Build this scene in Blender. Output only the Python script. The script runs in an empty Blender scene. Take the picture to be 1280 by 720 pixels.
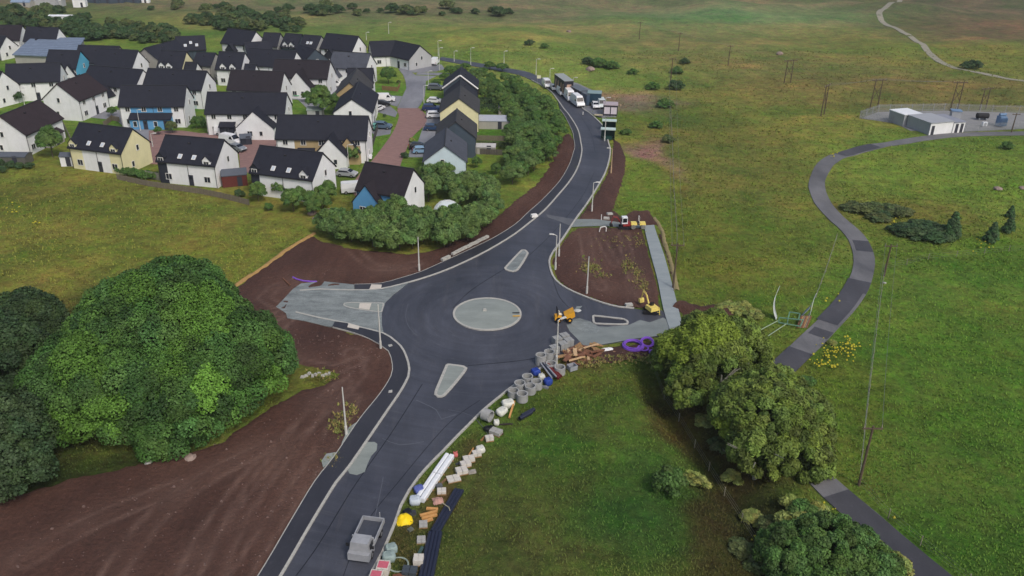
import bpy, math, random
import numpy as np
from mathutils import Vector, Matrix
from mathutils.geometry import tessellate_polygon

random.seed(7)
rng = np.random.default_rng(7)
S = bpy.context.scene
C = S.collection

# ------------------------------------------------------------ camera
CAM_H = 55.0
FOC = 1050.0            # focal length in pixels of a 1280 wide picture
PITCH = math.radians(26.5)
ROLL = 0.0175
cp, sp = math.cos(PITCH), math.sin(PITCH)
FWD = np.array([0, cp, -sp])
R0 = np.array([1.0, 0, 0]); U0 = np.array([0, sp, cp])
RGT = R0 * math.cos(ROLL) + U0 * math.sin(ROLL)
UPV = U0 * math.cos(ROLL) - R0 * math.sin(ROLL)
cd = bpy.data.cameras.new('camera'); cam = bpy.data.objects.new('camera', cd); C.objects.link(cam)
cd.sensor_width = 36.0; cd.lens = 36.0 * FOC / 1280.0
cd.clip_start = 1.0; cd.clip_end = 9000.0
cam.matrix_world = Matrix((
    (RGT[0], UPV[0], -FWD[0], 0), (RGT[1], UPV[1], -FWD[1], 0),
    (RGT[2], UPV[2], -FWD[2], CAM_H), (0, 0, 0, 1)))
S.camera = cam

# ------------------------------------------------------------ sky, sun, exposure
w = bpy.data.worlds.new('World'); S.world = w; w.use_nodes = True
nt = w.node_tree; bg = nt.nodes['Background']
sky = nt.nodes.new('ShaderNodeTexSky'); sky.sky_type = 'NISHITA'; sky.sun_disc = False
sky.sun_elevation = math.radians(48); sky.sun_rotation = math.radians(145)
sky.air_density = 1.0; sky.dust_density = 4.5; sky.ozone_density = 1.0
nt.links.new(sky.outputs[0], bg.inputs[0]); bg.inputs[1].default_value = 0.122
sl = bpy.data.lights.new('sun', 'SUN'); sl.energy = 1.35; sl.angle = math.radians(11); sl.color = (1.0, 0.95, 0.88)
so = bpy.data.objects.new('sun', sl); C.objects.link(so)
# sun_rotation turns clockwise from +Y seen from above
az = math.radians(145); el = math.radians(48)
sd = Vector((math.sin(az) * math.cos(el), math.cos(az) * math.cos(el), math.sin(el)))
so.rotation_euler = sd.to_track_quat('Z', 'Y').to_euler()
so.location = (0, 0, 120)
S.view_settings.view_transform = 'Standard'
S.view_settings.look = 'None'
S.view_settings.exposure = 0.14
S.view_settings.gamma = 1.0
S.render.engine = 'CYCLES'
S.cycles.max_bounces = 4; S.cycles.diffuse_bounces = 2; S.cycles.glossy_bounces = 2
S.cycles.transparent_max_bounces = 4

# ------------------------------------------------------------ helpers
def lin(c):
    return tuple((v / 255 / 12.92) if v / 255 <= .04045 else ((v / 255 + .055) / 1.055) ** 2.4 for v in c)

def P0(px, py, z=0.0):
    """the point of the place seen at pixel (px,py) at height z"""
    d = FWD + (px - 640) / FOC * RGT + (360 - py) / FOC * UPV
    t = (z - CAM_H) / d[2]
    return np.array([d[0] * t, d[1] * t, z])

_perm = np.random.default_rng(3).permutation(4096)
_val = np.random.default_rng(4).random(4096)
def vnoise(x, y, s=0):
    x = np.asarray(x, float); y = np.asarray(y, float)
    xi = np.floor(x).astype(int); yi = np.floor(y).astype(int)
    fx = x - xi; fy = y - yi
    fx = fx * fx * (3 - 2 * fx); fy = fy * fy * (3 - 2 * fy)
    def h(a, b): return _val[_perm[(_perm[(a + s * 57) & 4095] + b) & 4095]]
    return (h(xi, yi) * (1 - fx) + h(xi + 1, yi) * fx) * (1 - fy) + (h(xi, yi + 1) * (1 - fx) + h(xi + 1, yi + 1) * fx) * fy
def fbm(x, y, s=0, o=4):
    r = 0; a = .5; n = 0
    for i in range(o):
        r = r + a * vnoise(x * 2 ** i, y * 2 ** i, s + i); n += a; a *= .5
    return r / n - .5

def inside(px, py, poly):
    r = np.zeros(px.shape, bool); n = len(poly)
    for i in range(n):
        x1, y1 = poly[i]; x2, y2 = poly[(i + 1) % n]
        if y1 == y2: continue
        c = ((y1 > py) != (y2 > py)) & (px < (x2 - x1) * (py - y1) / (y2 - y1) + x1)
        r ^= c
    return r
def segdist(px, py, pts, closed=False):
    d = np.full(px.shape, 1e9); n = len(pts)
    for i in range(n if closed else n - 1):
        x1, y1 = pts[i]; x2, y2 = pts[(i + 1) % n]
        dx, dy = x2 - x1, y2 - y1; L = dx * dx + dy * dy + 1e-9
        t = np.clip(((px - x1) * dx + (py - y1) * dy) / L, 0, 1)
        d = np.minimum(d, (px - x1 - t * dx) ** 2 + (py - y1 - t * dy) ** 2)
    return np.sqrt(d)
def sstep(a, b, x):
    t = np.clip((x - a) / (b - a), 0, 1); return t * t * (3 - 2 * t)
def W2(pts): return [tuple(P0(*p)[:2]) for p in pts]
def smooth(pts, step=1.2, closed=False):
    """Catmull-Rom through world points"""
    P = [np.array(p, float) for p in pts]; n = len(P); out = []
    for i in range(n if closed else n - 1):
        if closed: a, b, c, d = P[i - 1], P[i], P[(i + 1) % n], P[(i + 2) % n]
        else: a, b, c, d = P[max(i - 1, 0)], P[i], P[i + 1], P[min(i + 2, n - 1)]
        k = max(1, int(np.linalg.norm(c - b) / step))
        for j in range(k):
            t = j / k
            out.append(tuple(.5 * ((2 * b) + (c - a) * t + (2 * a - 5 * b + 4 * c - d) * t * t + (3 * b - a - 3 * c + d) * t ** 3)))
    if not closed: out.append(tuple(P[-1]))
    return out

# ------------------------------------------------------------ materials
def nodes(name):
    m = bpy.data.materials.new(name); m.use_nodes = True
    return m, m.node_tree, m.node_tree.nodes['Principled BSDF']
def N(t, typ, **kw):
    n = t.nodes.new(typ)
    for k, v in kw.items():
        if k in n.inputs: n.inputs[k].default_value = v
        else: setattr(n, k, v)
    return n
def noise(t, coord, scale, detail=3.0, rough=.6, vec_scale=None):
    n = N(t, 'ShaderNodeTexNoise'); n.inputs['Scale'].default_value = scale
    n.inputs['Detail'].default_value = detail; n.inputs['Roughness'].default_value = rough
    src = coord
    if vec_scale:
        mp = N(t, 'ShaderNodeMapping'); mp.inputs['Scale'].default_value = vec_scale[:3]
        if len(vec_scale) > 3: mp.inputs['Rotation'].default_value = (0, 0, vec_scale[3])
        t.links.new(src, mp.inputs[0]); src = mp.outputs[0]
    t.links.new(src, n.inputs['Vector']); return n.outputs['Fac']
def ramp(t, src, stops):
    r = N(t, 'ShaderNodeValToRGB'); e = r.color_ramp.elements
    while len(e) < len(stops): e.new(.5)
    for i, (p, c) in enumerate(stops):
        e[i].position = p
        e[i].color = (c, c, c, 1) if not hasattr(c, '__len__') else (*c[:3], 1)
    t.links.new(src, r.inputs[0]); return r.outputs[0]
def mul(t, a, b, fac=1.0, mode='MULTIPLY'):
    m = N(t, 'ShaderNodeMix', data_type='RGBA', blend_type=mode); m.inputs[0].default_value = fac
    t.links.new(a, m.inputs[6])
    if hasattr(b, '__len__'): m.inputs[7].default_value = (*b[:3], 1)
    else: t.links.new(b, m.inputs[7])
    return m.outputs[2]
def mixc(t, fac, a, b):
    m = N(t, 'ShaderNodeMix', data_type='RGBA'); t.links.new(fac, m.inputs[0])
    for s, k in ((a, 6), (b, 7)):
        if hasattr(s, '__len__'): m.inputs[k].default_value = (*s[:3], 1)
        else: t.links.new(s, m.inputs[k])
    return m.outputs[2]
def bumpn(t, b, hsrc, strength, dist):
    n = N(t, 'ShaderNodeBump'); n.inputs['Strength'].default_value = strength; n.inputs['Distance'].default_value = dist
    t.links.new(hsrc, n.inputs['Height']); t.links.new(n.outputs[0], b.inputs['Normal'])

_M = {}
def mat(name, rgb, rough=.8, var=.2, sc=2.0, bump=.0, bsc=20., metal=0., spec=.3, coord='Object', srgb=True, emit=None):
    if name in _M: return _M[name]
    m, t, b = nodes(name); c = lin(rgb) if srgb else rgb
    tc = N(t, 'ShaderNodeTexCoord').outputs[coord] if coord != 'World' else N(t, 'ShaderNodeNewGeometry').outputs['Position']
    f = noise(t, tc, sc, 5.0)
    col = ramp(t, f, [(.25, tuple(v * (1 - var) for v in c)), (.75, tuple(min(1, v * (1 + var)) for v in c))])
    t.links.new(col, b.inputs['Base Color'])
    b.inputs['Roughness'].default_value = rough; b.inputs['Metallic'].default_value = metal
    b.inputs['Specular IOR Level'].default_value = spec
    if bump: bumpn(t, b, noise(t, tc, bsc, 4.0), bump, .05)
    if emit: b.inputs['Emission Color'].default_value = (*emit, 1); b.inputs['Emission Strength'].default_value = 1
    _M[name] = m; return m

def grass_mat():
    m, t, b = nodes('grass_ground')
    pos = N(t, 'ShaderNodeNewGeometry').outputs['Position']
    at = N(t, 'ShaderNodeAttribute'); at.attribute_name = 'tint'
    c = at.outputs['Color']
    big = noise(t, pos, .03, 6, .62); mid = noise(t, pos, .13, 7, .68, (1, .7, 1, .3)); streak = noise(t, pos, .42, 6, .72, (.5, 1.3, 1, -.15)); fine = noise(t, pos, 1.7, 5, .72, (1, .7, 1, -.2))
    c = mul(t, c, ramp(t, big, [(.32, (.84, .92, .84)), (.5, (1.04, 1.04, 1.0)), (.68, (1.32, 1.2, 1.16))]))
    c = mul(t, c, ramp(t, mid, [(.34, (.74, .86, .76)), (.47, (.98, 1.02, .96)), (.54, (1.1, 1.06, 1.02)), (.68, (1.38, 1.24, 1.22))]))
    c = mul(t, c, ramp(t, streak, [(.3, (.70, .74, .76)), (.48, (1, 1, 1)), (.7, (1.28, 1.24, 1.18))]))
    c = mul(t, c, ramp(t, fine, [(.3, (.72, .76, .76)), (.7, (1.28, 1.25, 1.2))]))
    pat = noise(t, pos, .55, 5, .75, (1, .8, 1, .6))
    c = mul(t, c, ramp(t, pat, [(.36, (.86, .78, .78)), (.48, (1, .98, 1)), (.54, (.96, 1.06, .92)), (.66, (1.0, 1.26, .86))]))
    tw = noise(t, pos, .018, 5, .6, (1, 2.2, 1, .1))
    c = mul(t, c, ramp(t, tw, [(.40, (.78, .94, .80)), (.5, (1, 1, 1)), (.6, (1.3, 1.1, 1.12))]))
    br = noise(t, pos, .075, 6, .7, (1, 1.6, 1, .5))
    c = mixc(t, ramp(t, br, [(.55, 0.), (.66, .55)]), c, mul(t, c, (1.12, .84, .92)))
    t.links.new(c, b.inputs['Base Color']); b.inputs['Roughness'].default_value = .95
    b.inputs['Specular IOR Level'].default_value = .1
    bumpn(t, b, noise(t, pos, 1.2, 7, .72), 1.0, .5)
    return m

def soil_mat():
    m, t, b = nodes('bare_soil')
    pos = N(t, 'ShaderNodeNewGeometry').outputs['Position']
    at = N(t, 'ShaderNodeAttribute'); at.attribute_name = 'wear'
    a = noise(t, pos, .07, 5, .6, (1, .5, 1, -.7)); s = noise(t, pos, .5, 6, .72, (1, .16, 1, -.62)); f = noise(t, pos, 2.2, 6, .75)
    c = ramp(t, a, [(.3, lin((66, 44, 37))), (.5, lin((80, 54, 45))), (.72, lin((98, 72, 61)))])
    c = mul(t, c, ramp(t, s, [(.35, .86), (.62, 1.12)]))
    c = mul(t, c, ramp(t, f, [(.3, .66), (.7, 1.32)]))
    c = mixc(t, at.outputs['Fac'], c, lin((126, 101, 90)))
    t.links.new(c, b.inputs['Base Color']); b.inputs['Specular IOR Level'].default_value = .3
    t.links.new(ramp(t, a, [(.3, .7), (.6, .92)]), b.inputs['Roughness'])
    bumpn(t, b, noise(t, pos, 1.3, 7, .75), 1.0, .4)
    return m

def asphalt_mat(name, c0, c1, rough=.62, centre=None):
    m, t, b = nodes(name)
    pos = N(t, 'ShaderNodeNewGeometry').outputs['Position']
    a = noise(t, pos, .07, 5, .6); s = noise(t, pos, .35, 5, .7, (1, .3, 1, .35)); f = noise(t, pos, 6, 4, .7); g = noise(t, pos, .9, 5, .75)
    c = ramp(t, a, [(.3, lin(c0)), (.7, lin(c1))])
    c = mul(t, c, ramp(t, s, [(.35, .86), (.65, 1.18)]))
    c = mul(t, c, ramp(t, f, [(.25, .85), (.75, 1.15)]))
    # pale dusty scuffs
    c = mixc(t, ramp(t, g, [(.58, 0.), (.82, .35)]), c, lin((104, 106, 110)))
    if centre is not None:
        v = N(t, 'ShaderNodeVectorMath', operation='SUBTRACT'); t.links.new(pos, v.inputs[0]); v.inputs[1].default_value = (centre[0], centre[1], 0)
        ln = N(t, 'ShaderNodeVectorMath', operation='LENGTH'); t.links.new(v.outputs[0], ln.inputs[0])
        nv = N(t, 'ShaderNodeVectorMath', operation='NORMALIZE'); t.links.new(v.outputs[0], nv.inputs[0])
        sc_ = N(t, 'ShaderNodeVectorMath', operation='SCALE'); t.links.new(nv.outputs[0], sc_.inputs[0]); sc_.inputs['Scale'].default_value = 1.3
        cb = N(t, 'ShaderNodeCombineXYZ'); t.links.new(ln.outputs['Value'], cb.inputs['Z'])
        ad = N(t, 'ShaderNodeVectorMath', operation='ADD'); t.links.new(sc_.outputs[0], ad.inputs[0]); t.links.new(cb.outputs[0], ad.inputs[1])
        arc = noise(t, ad.outputs[0], .9, 5, .75); arc2 = noise(t, ad.outputs[0], 3.2, 3, .7)
        c = mul(t, c, ramp(t, arc, [(.35, .84), (.65, 1.2)])); c = mixc(t, ramp(t, arc2, [(.6, 0.), (.8, .28)]), c, lin((118, 116, 116)))
        ln2 = noise(t, pos, .22, 6, .8, (1, .12, 1, .75)); c = mixc(t, ramp(t, ln2, [(.55, 0.), (.75, .3)]), c, lin((112, 108, 106)))
    t.links.new(c, b.inputs['Base Color'])
    r = ramp(t, a, [(.3, rough - .14), (.7, rough + .04)]); t.links.new(r, b.inputs['Roughness'])
    b.inputs['Specular IOR Level'].default_value = .6
    bumpn(t, b, f, .25, .02)
    return m

def gravel_mat(name, c0, c1, contrast=.2, sc=.5):
    m, t, b = nodes(name)
    pos = N(t, 'ShaderNodeNewGeometry').outputs['Position']
    a = noise(t, pos, sc, 6, .7, (1, 2.6, 1, .1)); f = noise(t, pos, 8, 3, .7)
    c = ramp(t, a, [(.3, lin(c0)), (.7, lin(c1))])
    c = mul(t, c, ramp(t, f, [(.25, 1 - contrast), (.75, 1 + contrast)]))
    t.links.new(c, b.inputs['Base Color']); b.inputs['Roughness'].default_value = .9
    bumpn(t, b, f, .4, .05)
    return m

def leaf_mat(name, rgb, var=.3):
    m, t, b = nodes(name)
    at = N(t, 'ShaderNodeAttribute'); at.attribute_name = 'col'
    pos = N(t, 'ShaderNodeNewGeometry').outputs['Position']
    c = mul(t, at.outputs['Color'], lin(rgb))
    c = mul(t, c, ramp(t, noise(t, pos, 1.1, 3, .6), [(.3, 1 - var), (.7, 1 + var)]))
    t.links.new(c, b.inputs['Base Color']); b.inputs['Roughness'].default_value = .65
    b.inputs['Specular IOR Level'].default_value = .25
    return m

def roof_mat(name, rgb, step=2.2):
    m, t, b = nodes(name)
    o = N(t, 'ShaderNodeTexCoord').outputs['Object']
    wv = N(t, 'ShaderNodeTexWave'); wv.bands_direction = 'Z'; wv.inputs['Scale'].default_value = step
    wv.inputs['Distortion'].default_value = .4; t.links.new(o, wv.inputs['Vector'])
    c = ramp(t, noise(t, o, .8, 5, .7), [(.3, tuple(v * .82 for v in lin(rgb))), (.7, tuple(v * 1.2 for v in lin(rgb)))])
    c = mul(t, c, ramp(t, wv.outputs['Fac'], [(.0, .72), (.5, 1.08)]))
    t.links.new(c, b.inputs['Base Color']); b.inputs['Roughness'].default_value = .75; b.inputs['Specular IOR Level'].default_value = .2
    bumpn(t, b, wv.outputs['Fac'], .5, .04)
    return m

def wall_mat(name, rgb):
    m, t, b = nodes(name)
    o = N(t, 'ShaderNodeTexCoord').outputs['Object']
    c = ramp(t, noise(t, o, .35, 6, .7), [(.3, tuple(v * .86 for v in lin(rgb))), (.65, lin(rgb))])
    st = noise(t, o, 1.2, 4, .7, (1, 1, .12))
    c = mul(t, c, ramp(t, st, [(.3, (.93, .94, .92)), (.5, (1, 1, 1))]))
    t.links.new(c, b.inputs['Base Color']); b.inputs['Roughness'].default_value = .85; b.inputs['Specular IOR Level'].default_value = .15
    bumpn(t, b, noise(t, o, 12, 3), .2, .02)
    return m

GRASS = grass_mat(); SOIL = soil_mat()
ASPH = asphalt_mat('asphalt', (52, 54, 63), (68, 71, 81), centre=P0(609, 392))
ASPH_FOOT = asphalt_mat('footway_asphalt', (38, 39, 47), (48, 49, 58), .7)
ROAD_OLD = asphalt_mat('old_asphalt', (96, 98, 104), (124, 125, 130), .8)
GRAVEL = gravel_mat('quarry_gravel', (92, 100, 102), (140, 148, 148), .3, .35)
CONC = gravel_mat('poured_concrete', (122, 130, 127), (142, 150, 146), .08, .2)
PATHM = gravel_mat('grey_path', (128, 138, 142), (146, 155, 158), .08, .3)
KERB = gravel_mat('kerb_concrete', (150, 150, 146), (182, 181, 174), .1, 1.2)
BRICKRD = gravel_mat('brick_paving', (120, 92, 88), (146, 116, 110), .12, .6)
LANEM = asphalt_mat('lane_asphalt', (78, 79, 82), (112, 112, 115), .85)
LANED = asphalt_mat('lane_patch', (46, 46, 52), (70, 70, 76), .75)

# ------------------------------------------------------------ mesh building
class MB:
    def __init__(s): s.v = []; s.f = []; s.m = []
    def add(s, vs, fs, mi=0, M=None):
        o = len(s.v)
        for p in vs:
            p = Vector(p)
            if M is not None: p = M @ p
            s.v.append(tuple(p))
        for f in fs: s.f.append([o + i for i in f]); s.m.append(mi)
        return s
    def box(s, c, d, mi=0, M=None, taper=1.0):
        x, y, z = c; a, b, h = d[0] / 2, d[1] / 2, d[2] / 2; t = taper
        vs = [(x - a, y - b, z - h), (x + a, y - b, z - h), (x + a, y + b, z - h), (x - a, y + b, z - h),
              (x - a * t, y - b * t, z + h), (x + a * t, y - b * t, z + h), (x + a * t, y + b * t, z + h), (x - a * t, y + b * t, z + h)]
        return s.add(vs, [(0, 3, 2, 1), (4, 5, 6, 7), (0, 1, 5, 4), (1, 2, 6, 5), (2, 3, 7, 6), (3, 0, 4, 7)], mi, M)
    def bar(s, a, b, r, n=6, r2=None, mi=0):
        a = Vector(a); b = Vector(b); r2 = r if r2 is None else r2
        q = (b - a).to_track_quat('Z', 'Y').to_matrix()
        vs = [a + q @ Vector((math.cos(2 * math.pi * i / n) * r, math.sin(2 * math.pi * i / n) * r, 0)) for i in range(n)] + \
             [b + q @ Vector((math.cos(2 * math.pi * i / n) * r2, math.sin(2 * math.pi * i / n) * r2, 0)) for i in range(n)]
        return s.add(vs, [[i, (i + 1) % n, n + (i + 1) % n, n + i] for i in range(n)] + [list(range(n))[::-1], list(range(n, 2 * n))], mi)
    def tube(s, a, b, ro, ri, n=20, mi=0):
        a = Vector(a); b = Vector(b); q = (b - a).to_track_quat('Z', 'Y').to_matrix(); vs = []
        for p, r in ((a, ro), (b, ro), (b, ri), (a, ri)):
            vs += [p + q @ Vector((math.cos(2 * math.pi * i / n) * r, math.sin(2 * math.pi * i / n) * r, 0)) for i in range(n)]
        fs = []
        for k in range(4):
            for i in range(n):
                j = (i + 1) % n; k2 = (k + 1) % 4
                fs.append([k * n + i, k * n + j, k2 * n + j, k2 * n + i])
        return s.add(vs, fs, mi)
    def path(s, pts, r, n=6, mi=0, closed=False):
        for i in range(len(pts) - (0 if closed else 1)):
            s.bar(pts[i], pts[(i + 1) % len(pts)], r, n, mi=mi)
        return s
    def prism(s, prof, y0, y1, mi=0, M=None, axis='y'):
        """profile (x,z) pulled along y"""
        n = len(prof)
        if axis == 'y': vs = [(x, y0, z) for x, z in prof] + [(x, y1, z) for x, z in prof]
        else: vs = [(y0, x, z) for x, z in prof] + [(y1, x, z) for x, z in prof]
        fs = [[i, (i + 1) % n, n + (i + 1) % n, n + i] for i in range(n)] + [list(range(n))[::-1], list(range(n, 2 * n))]
        return s.add(vs, fs, mi, M)
    def mesh(s, name, mats, sm=False):
        me = bpy.data.meshes.new(name); me.from_pydata(s.v, [], s.f)
        for m in (mats if isinstance(mats, (list, tuple)) else [mats]): me.materials.append(m)
        me.polygons.foreach_set('material_index', s.m)
        import bmesh
        bm = bmesh.new(); bm.from_mesh(me); bmesh.ops.recalc_face_normals(bm, faces=bm.faces); bm.to_mesh(me); bm.free()
        if sm: me.polygons.foreach_set('use_smooth', [True] * len(me.polygons))
        me.update(); return me
    def build(s, name, mats, parent=None, sm=False, **kw):
        return link(name, s.mesh(name, mats, sm), parent, **kw)

def link(name, me, parent=None, loc=None, rotz=None, kind=None, label=None, cat=None, group=None):
    o = bpy.data.objects.new(name, me); C.objects.link(o)
    if parent: o.parent = parent
    if loc is not None: o.location = loc
    if rotz is not None: o.rotation_euler = (0, 0, rotz)
    if kind: o['kind'] = kind
    tag(o, label, cat, group); return o
def tag(o, label=None, cat=None, group=None):
    if label: o['label'] = label
    if cat: o['category'] = cat
    if group: o['group'] = group
    return o
def thing(name, label, cat, loc=(0, 0, 0), rotz=0.0, group=None):
    o = bpy.data.objects.new(name, None); C.objects.link(o); o.empty_display_size = .3
    o.location = loc; o.rotation_euler = (0, 0, rotz); return tag(o, label, cat, group)
def dup(root, loc=None, rotz=None, label=None, group=None, scale=None):
    r = root.copy(); C.objects.link(r)
    if loc is not None: r.location = loc
    if rotz is not None: r.rotation_euler = (0, 0, rotz)
    if scale is not None: r.scale = scale
    if label: r['label'] = label
    if group: r['group'] = group
    for ch in list(root.children):
        c = ch.copy(); C.objects.link(c); c.parent = r
        for g in list(ch.children):
            d = g.copy(); C.objects.link(d); d.parent = c
    return r
def setmat(o, m, slot=0):
    o.material_slots[slot].link = 'OBJECT'; o.material_slots[slot].material = m

def npmesh(name, V, F, mats, attrs=None, sm=False):
    me = bpy.data.meshes.new(name); V = np.asarray(V, np.float32); F = np.asarray(F, np.int32); k = F.shape[1]
    me.vertices.add(len(V)); me.vertices.foreach_set('co', V.ravel())
    me.loops.add(F.size); me.loops.foreach_set('vertex_index', F.ravel())
    me.polygons.add(len(F)); me.polygons.foreach_set('loop_start', np.arange(0, F.size, k, dtype=np.int32))
    me.polygons.foreach_set('loop_total', np.full(len(F), k, np.int32))
    for m in (mats if isinstance(mats, (list, tuple)) else [mats]): me.materials.append(m)
    if sm: me.polygons.foreach_set('use_smooth', np.ones(len(F), bool))
    me.update(calc_edges=True)
    for an, col in (attrs or {}).items():
        a = me.attributes.new(an, 'FLOAT_COLOR', 'POINT')
        c4 = np.ones((len(V), 4), np.float32); c4[:, :3] = col; a.data.foreach_set('color', c4.ravel())
    return me
# ------------------------------------------------------------ layout lines (traced on the ground plane)
K1 = [(300,800),(351,720),(387,658),(420,603.6),(436.2,583.7),(478.9,521.4),(505.1,482),(511.7,462.3),(505,439.4),(495.3,427.9),(478.9,417),(450.6,409.6),(433.4,404.4),(402.4,398.4),(369.6,390.6)]
K2 = [(374.8,363.5),(400,362),(426.5,363),(450,362.8),(476.4,361.3),(512.6,352.7),(550,340.7),(580,328),(610,313),(640,295),(660,280),(680.7,262.7),(697.9,243.7),(713.4,224.8),(722.9,207.6),(727.2,190.3),(726.2,178.9),(722,161.6),(711.6,144.4),(704.7,136),(697,125),(688,114),(672,104),(655,96),(640,91.5),(600,84),(560,77),(548,74)]
K3 = [(552,71),(600,79),(640,86),(660,90),(683,100),(700,110),(715,123),(728.8,135.8),(737.4,141.8),(747.8,151.3),(756.4,161.6),(760.7,178.9),(762.8,187),(761.6,199),(756.5,216),(746,235),(734,254),(720.3,273),(702.2,300),(691,315.8),(686.7,326),(688.4,338),(694.5,350.3),(708.2,360.6),(729,370),(753,378.7),(773.7,383.9),(792.6,385.6)]
K4 = [(838,414),(825,420),(795,423.4),(771,427.7),(736.5,433.7),(712,441),(690,452),(665,467),(643.2,481.3),(623.4,496.8),(602.7,514),(585.5,531.3),(570,546.8),(554.5,563.2),(540.6,577.2),(523.4,596.2),(511.3,613.4),(501,632.4),(494,653),(485.5,673.7),(479,689),(467,711.4),(440,760),(415,800)]
O1 = [(268,800),(323,720),(364,651),(393.7,602),(418.2,570.6),(449.3,524.7),(475.6,491.9),(488.7,470.5),(490.4,455.8),(485.4,439.4),(473,430.2),(454,420.8),(433.4,413.9),(416,409.5)]
O2 = [(443,356),(476.4,354.5),(502.3,347.6),(524.7,340.7),(550,329.5),(590,311),(620,296),(645,280),(660,266),(679,249),(699.6,226.5),(711.7,205.8),(716.8,190.3),(718.5,184),(717.5,175),(715,163.4),(706.4,146),(700,137)]
sK1, sK2, sK3, sK4 = [smooth(W2(k)) for k in (K1, K2, K3, K4)]
sO1, sO2 = smooth(W2(O1)), smooth(W2(O2))
ROAD = sK1 + W2([(358,389),(352,377),(362,366)]) + sK2 + sK3 + W2([(800,387),(828,388),(838,400)]) + sK4
PATH_L = [(805.6,282.5),(806.4,290),(813.3,317.6),(822,350.3),(828.8,384.7),(836.6,411)]
PATH_R = [(817.6,281.6),(820,290),(830.5,321),(840.9,359),(851.2,400),(852,408)]
sPATH = smooth(W2(PATH_L)) + smooth(W2(PATH_R))[::-1]
SOIL_LEFT = [(285,800),(337,722),(376,656),(404,603),(428,574),(462,524),(487,487),(499,468),(500,452),(494,437),(480,425),(456,416),(434,411),(424,404),(404,399),(384,392),(372,386),(368,378),(378,368),(402,362),(426,360),(441,360),(450,359.5),(476,358),(503,351),(525,345),(550,335),(590,317),(620,302),(645,286),(662,272),(682,255),(703,233),(715,212),(720,192),(721,176),(712,164),(702,168),(692,186),(682,210),(664,233),(646,247),(625,265),(603,281),(576,296),(545,310),(510,316),(470,312),(440,309),(405,300),(392,291),(360,309),(330,330),(288,362),(300,385),(330,410),(352,440),(372,458),(408,464),(416,469),(404,478),(372,486),(330,510),(270,550),(200,572),(120,588),(60,602),(-40,632),(-260,700),(-300,800)]
SOIL_RIGHT = [(766,172),(776,178),(784,196),(783,215),(777,236),(768,262),(778,270),(790,262),(812,262),(822,276),(826,286),(833,305),(840,326),(846,362),(858,381),(882,386),(872,398),(853,404),(852,399),(841.5,360),(831,321),(820.5,290),(818,281),(805,281.8),(722,283.5),(712,290),(703,300),(692,316),(687.7,326),(689.4,338),(695.5,350),(709,360),(730,369.5),(753,378),(773.7,383),(793,385),(829,385),(822,350.3),(813,317.6),(806,291),(803,284),(760,283),(722,274.5),(721,273),(735,254),(747,235),(757.5,216),(763,199),(764,187)]
LOWER_SOIL = [(700,449),(736,437),(771,430),(800,426),(828,424),(834,436),(812,446),(780,452),(740,458),(706,460)]
ESTATE = [(-330,215),(-20,205),(60,207),(150,222),(225,237),(300,256),(395,286),(440,308),(520,318),(560,308),(620,278),(690,215),(712,190),(705,150),(660,100),(600,82),(550,68),(540,60),(300,28),(-300,28)]
LANE = [(1480,168),(1340,166.5),(1280,166.5),(1204,168),(1160,172),(1130,177),(1095,184),(1060,192),(1040,201),(1027,213),(1021,229),(1025,246),(1038,264),(1057,283),(1073,301),(1080,320),(1079,338),(1072,358),(1058,380),(1036,404),(1012,428),(990,449),(968,472),(955,500),(957,530),(975,556),(1008,583),(1045,618),(1082,650),(1125,688),(1172,728),(1260,800)]
TRACK = [(1330,110),(1260,98),(1220,90),(1195,83),(1176,73),(1160,62),(1145,50),(1128,42),(1112,32),(1098,22),(1106,14),(1120,5),(1128,-8)]
DITCH = [(800,436),(812,460),(830,490),(858,540),(900,590),(945,640),(985,700),(1030,780)]
FLATS = [ROAD[::3], W2(SOIL_LEFT), W2(SOIL_RIGHT), sPATH[::4], W2(ESTATE), W2(LOWER_SOIL),
         W2([(1068,150),(1100,136),(1290,138),(1290,166),(1120,162)])]
wLANE = W2(LANE); wTRACK = W2(TRACK); wDITCH = W2(DITCH)

def T(x, y):
    x = np.atleast_1d(np.asarray(x, float)); y = np.atleast_1d(np.asarray(y, float))
    d = np.full(x.shape, 1e9)
    for poly in FLATS:
        dd = segdist(x, y, poly, True); dd[inside(x, y, poly)] = 0
        d = np.minimum(d, dd)
    r = np.hypot(x, y)
    macro = fbm(x / 45, y / 45, 1, 2) * (0.8 + np.clip((r - 150) / 100, 0, 3) * 2.4)
    macro = macro + (fbm(x / 13, y / 9, 15, 3) * 1.5) * sstep(110, 190, r)
    far = sstep(450, 1500, r) * (fbm(x / 500, y / 500, 9, 3) * 90 + 25) * sstep(300, 700, y)
    m = sstep(1.0, 16, d)
    dl = np.minimum(segdist(x, y, wLANE), segdist(x, y, wTRACK))
    micro = (fbm(x / 5, y / 5, 20, 2) * .45 + fbm(x / 1.6, y / 1.6, 30, 2) * .22)
    z = -.12 + m * macro + sstep(.6, 4, d) * sstep(2.2, 6, dl) * micro + far
    dd = segdist(x, y, wDITCH)
    z = z - 2.0 * np.exp(-(dd / 2.6) ** 2) * sstep(0, 4, d)
    return z

def G(px, py, n=6):
    z = 0.0
    for _ in range(n):
        p = P0(px, py, z); z = float(T(p[0], p[1])[0])
    return Vector((p[0], p[1], z))
def GZ(px, py, h):
    """ground point below something seen at pixel with its top h above the ground (flat places)"""
    p = P0(px, py, h); return Vector((p[0], p[1], float(T(p[0], p[1])[0])))

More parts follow.
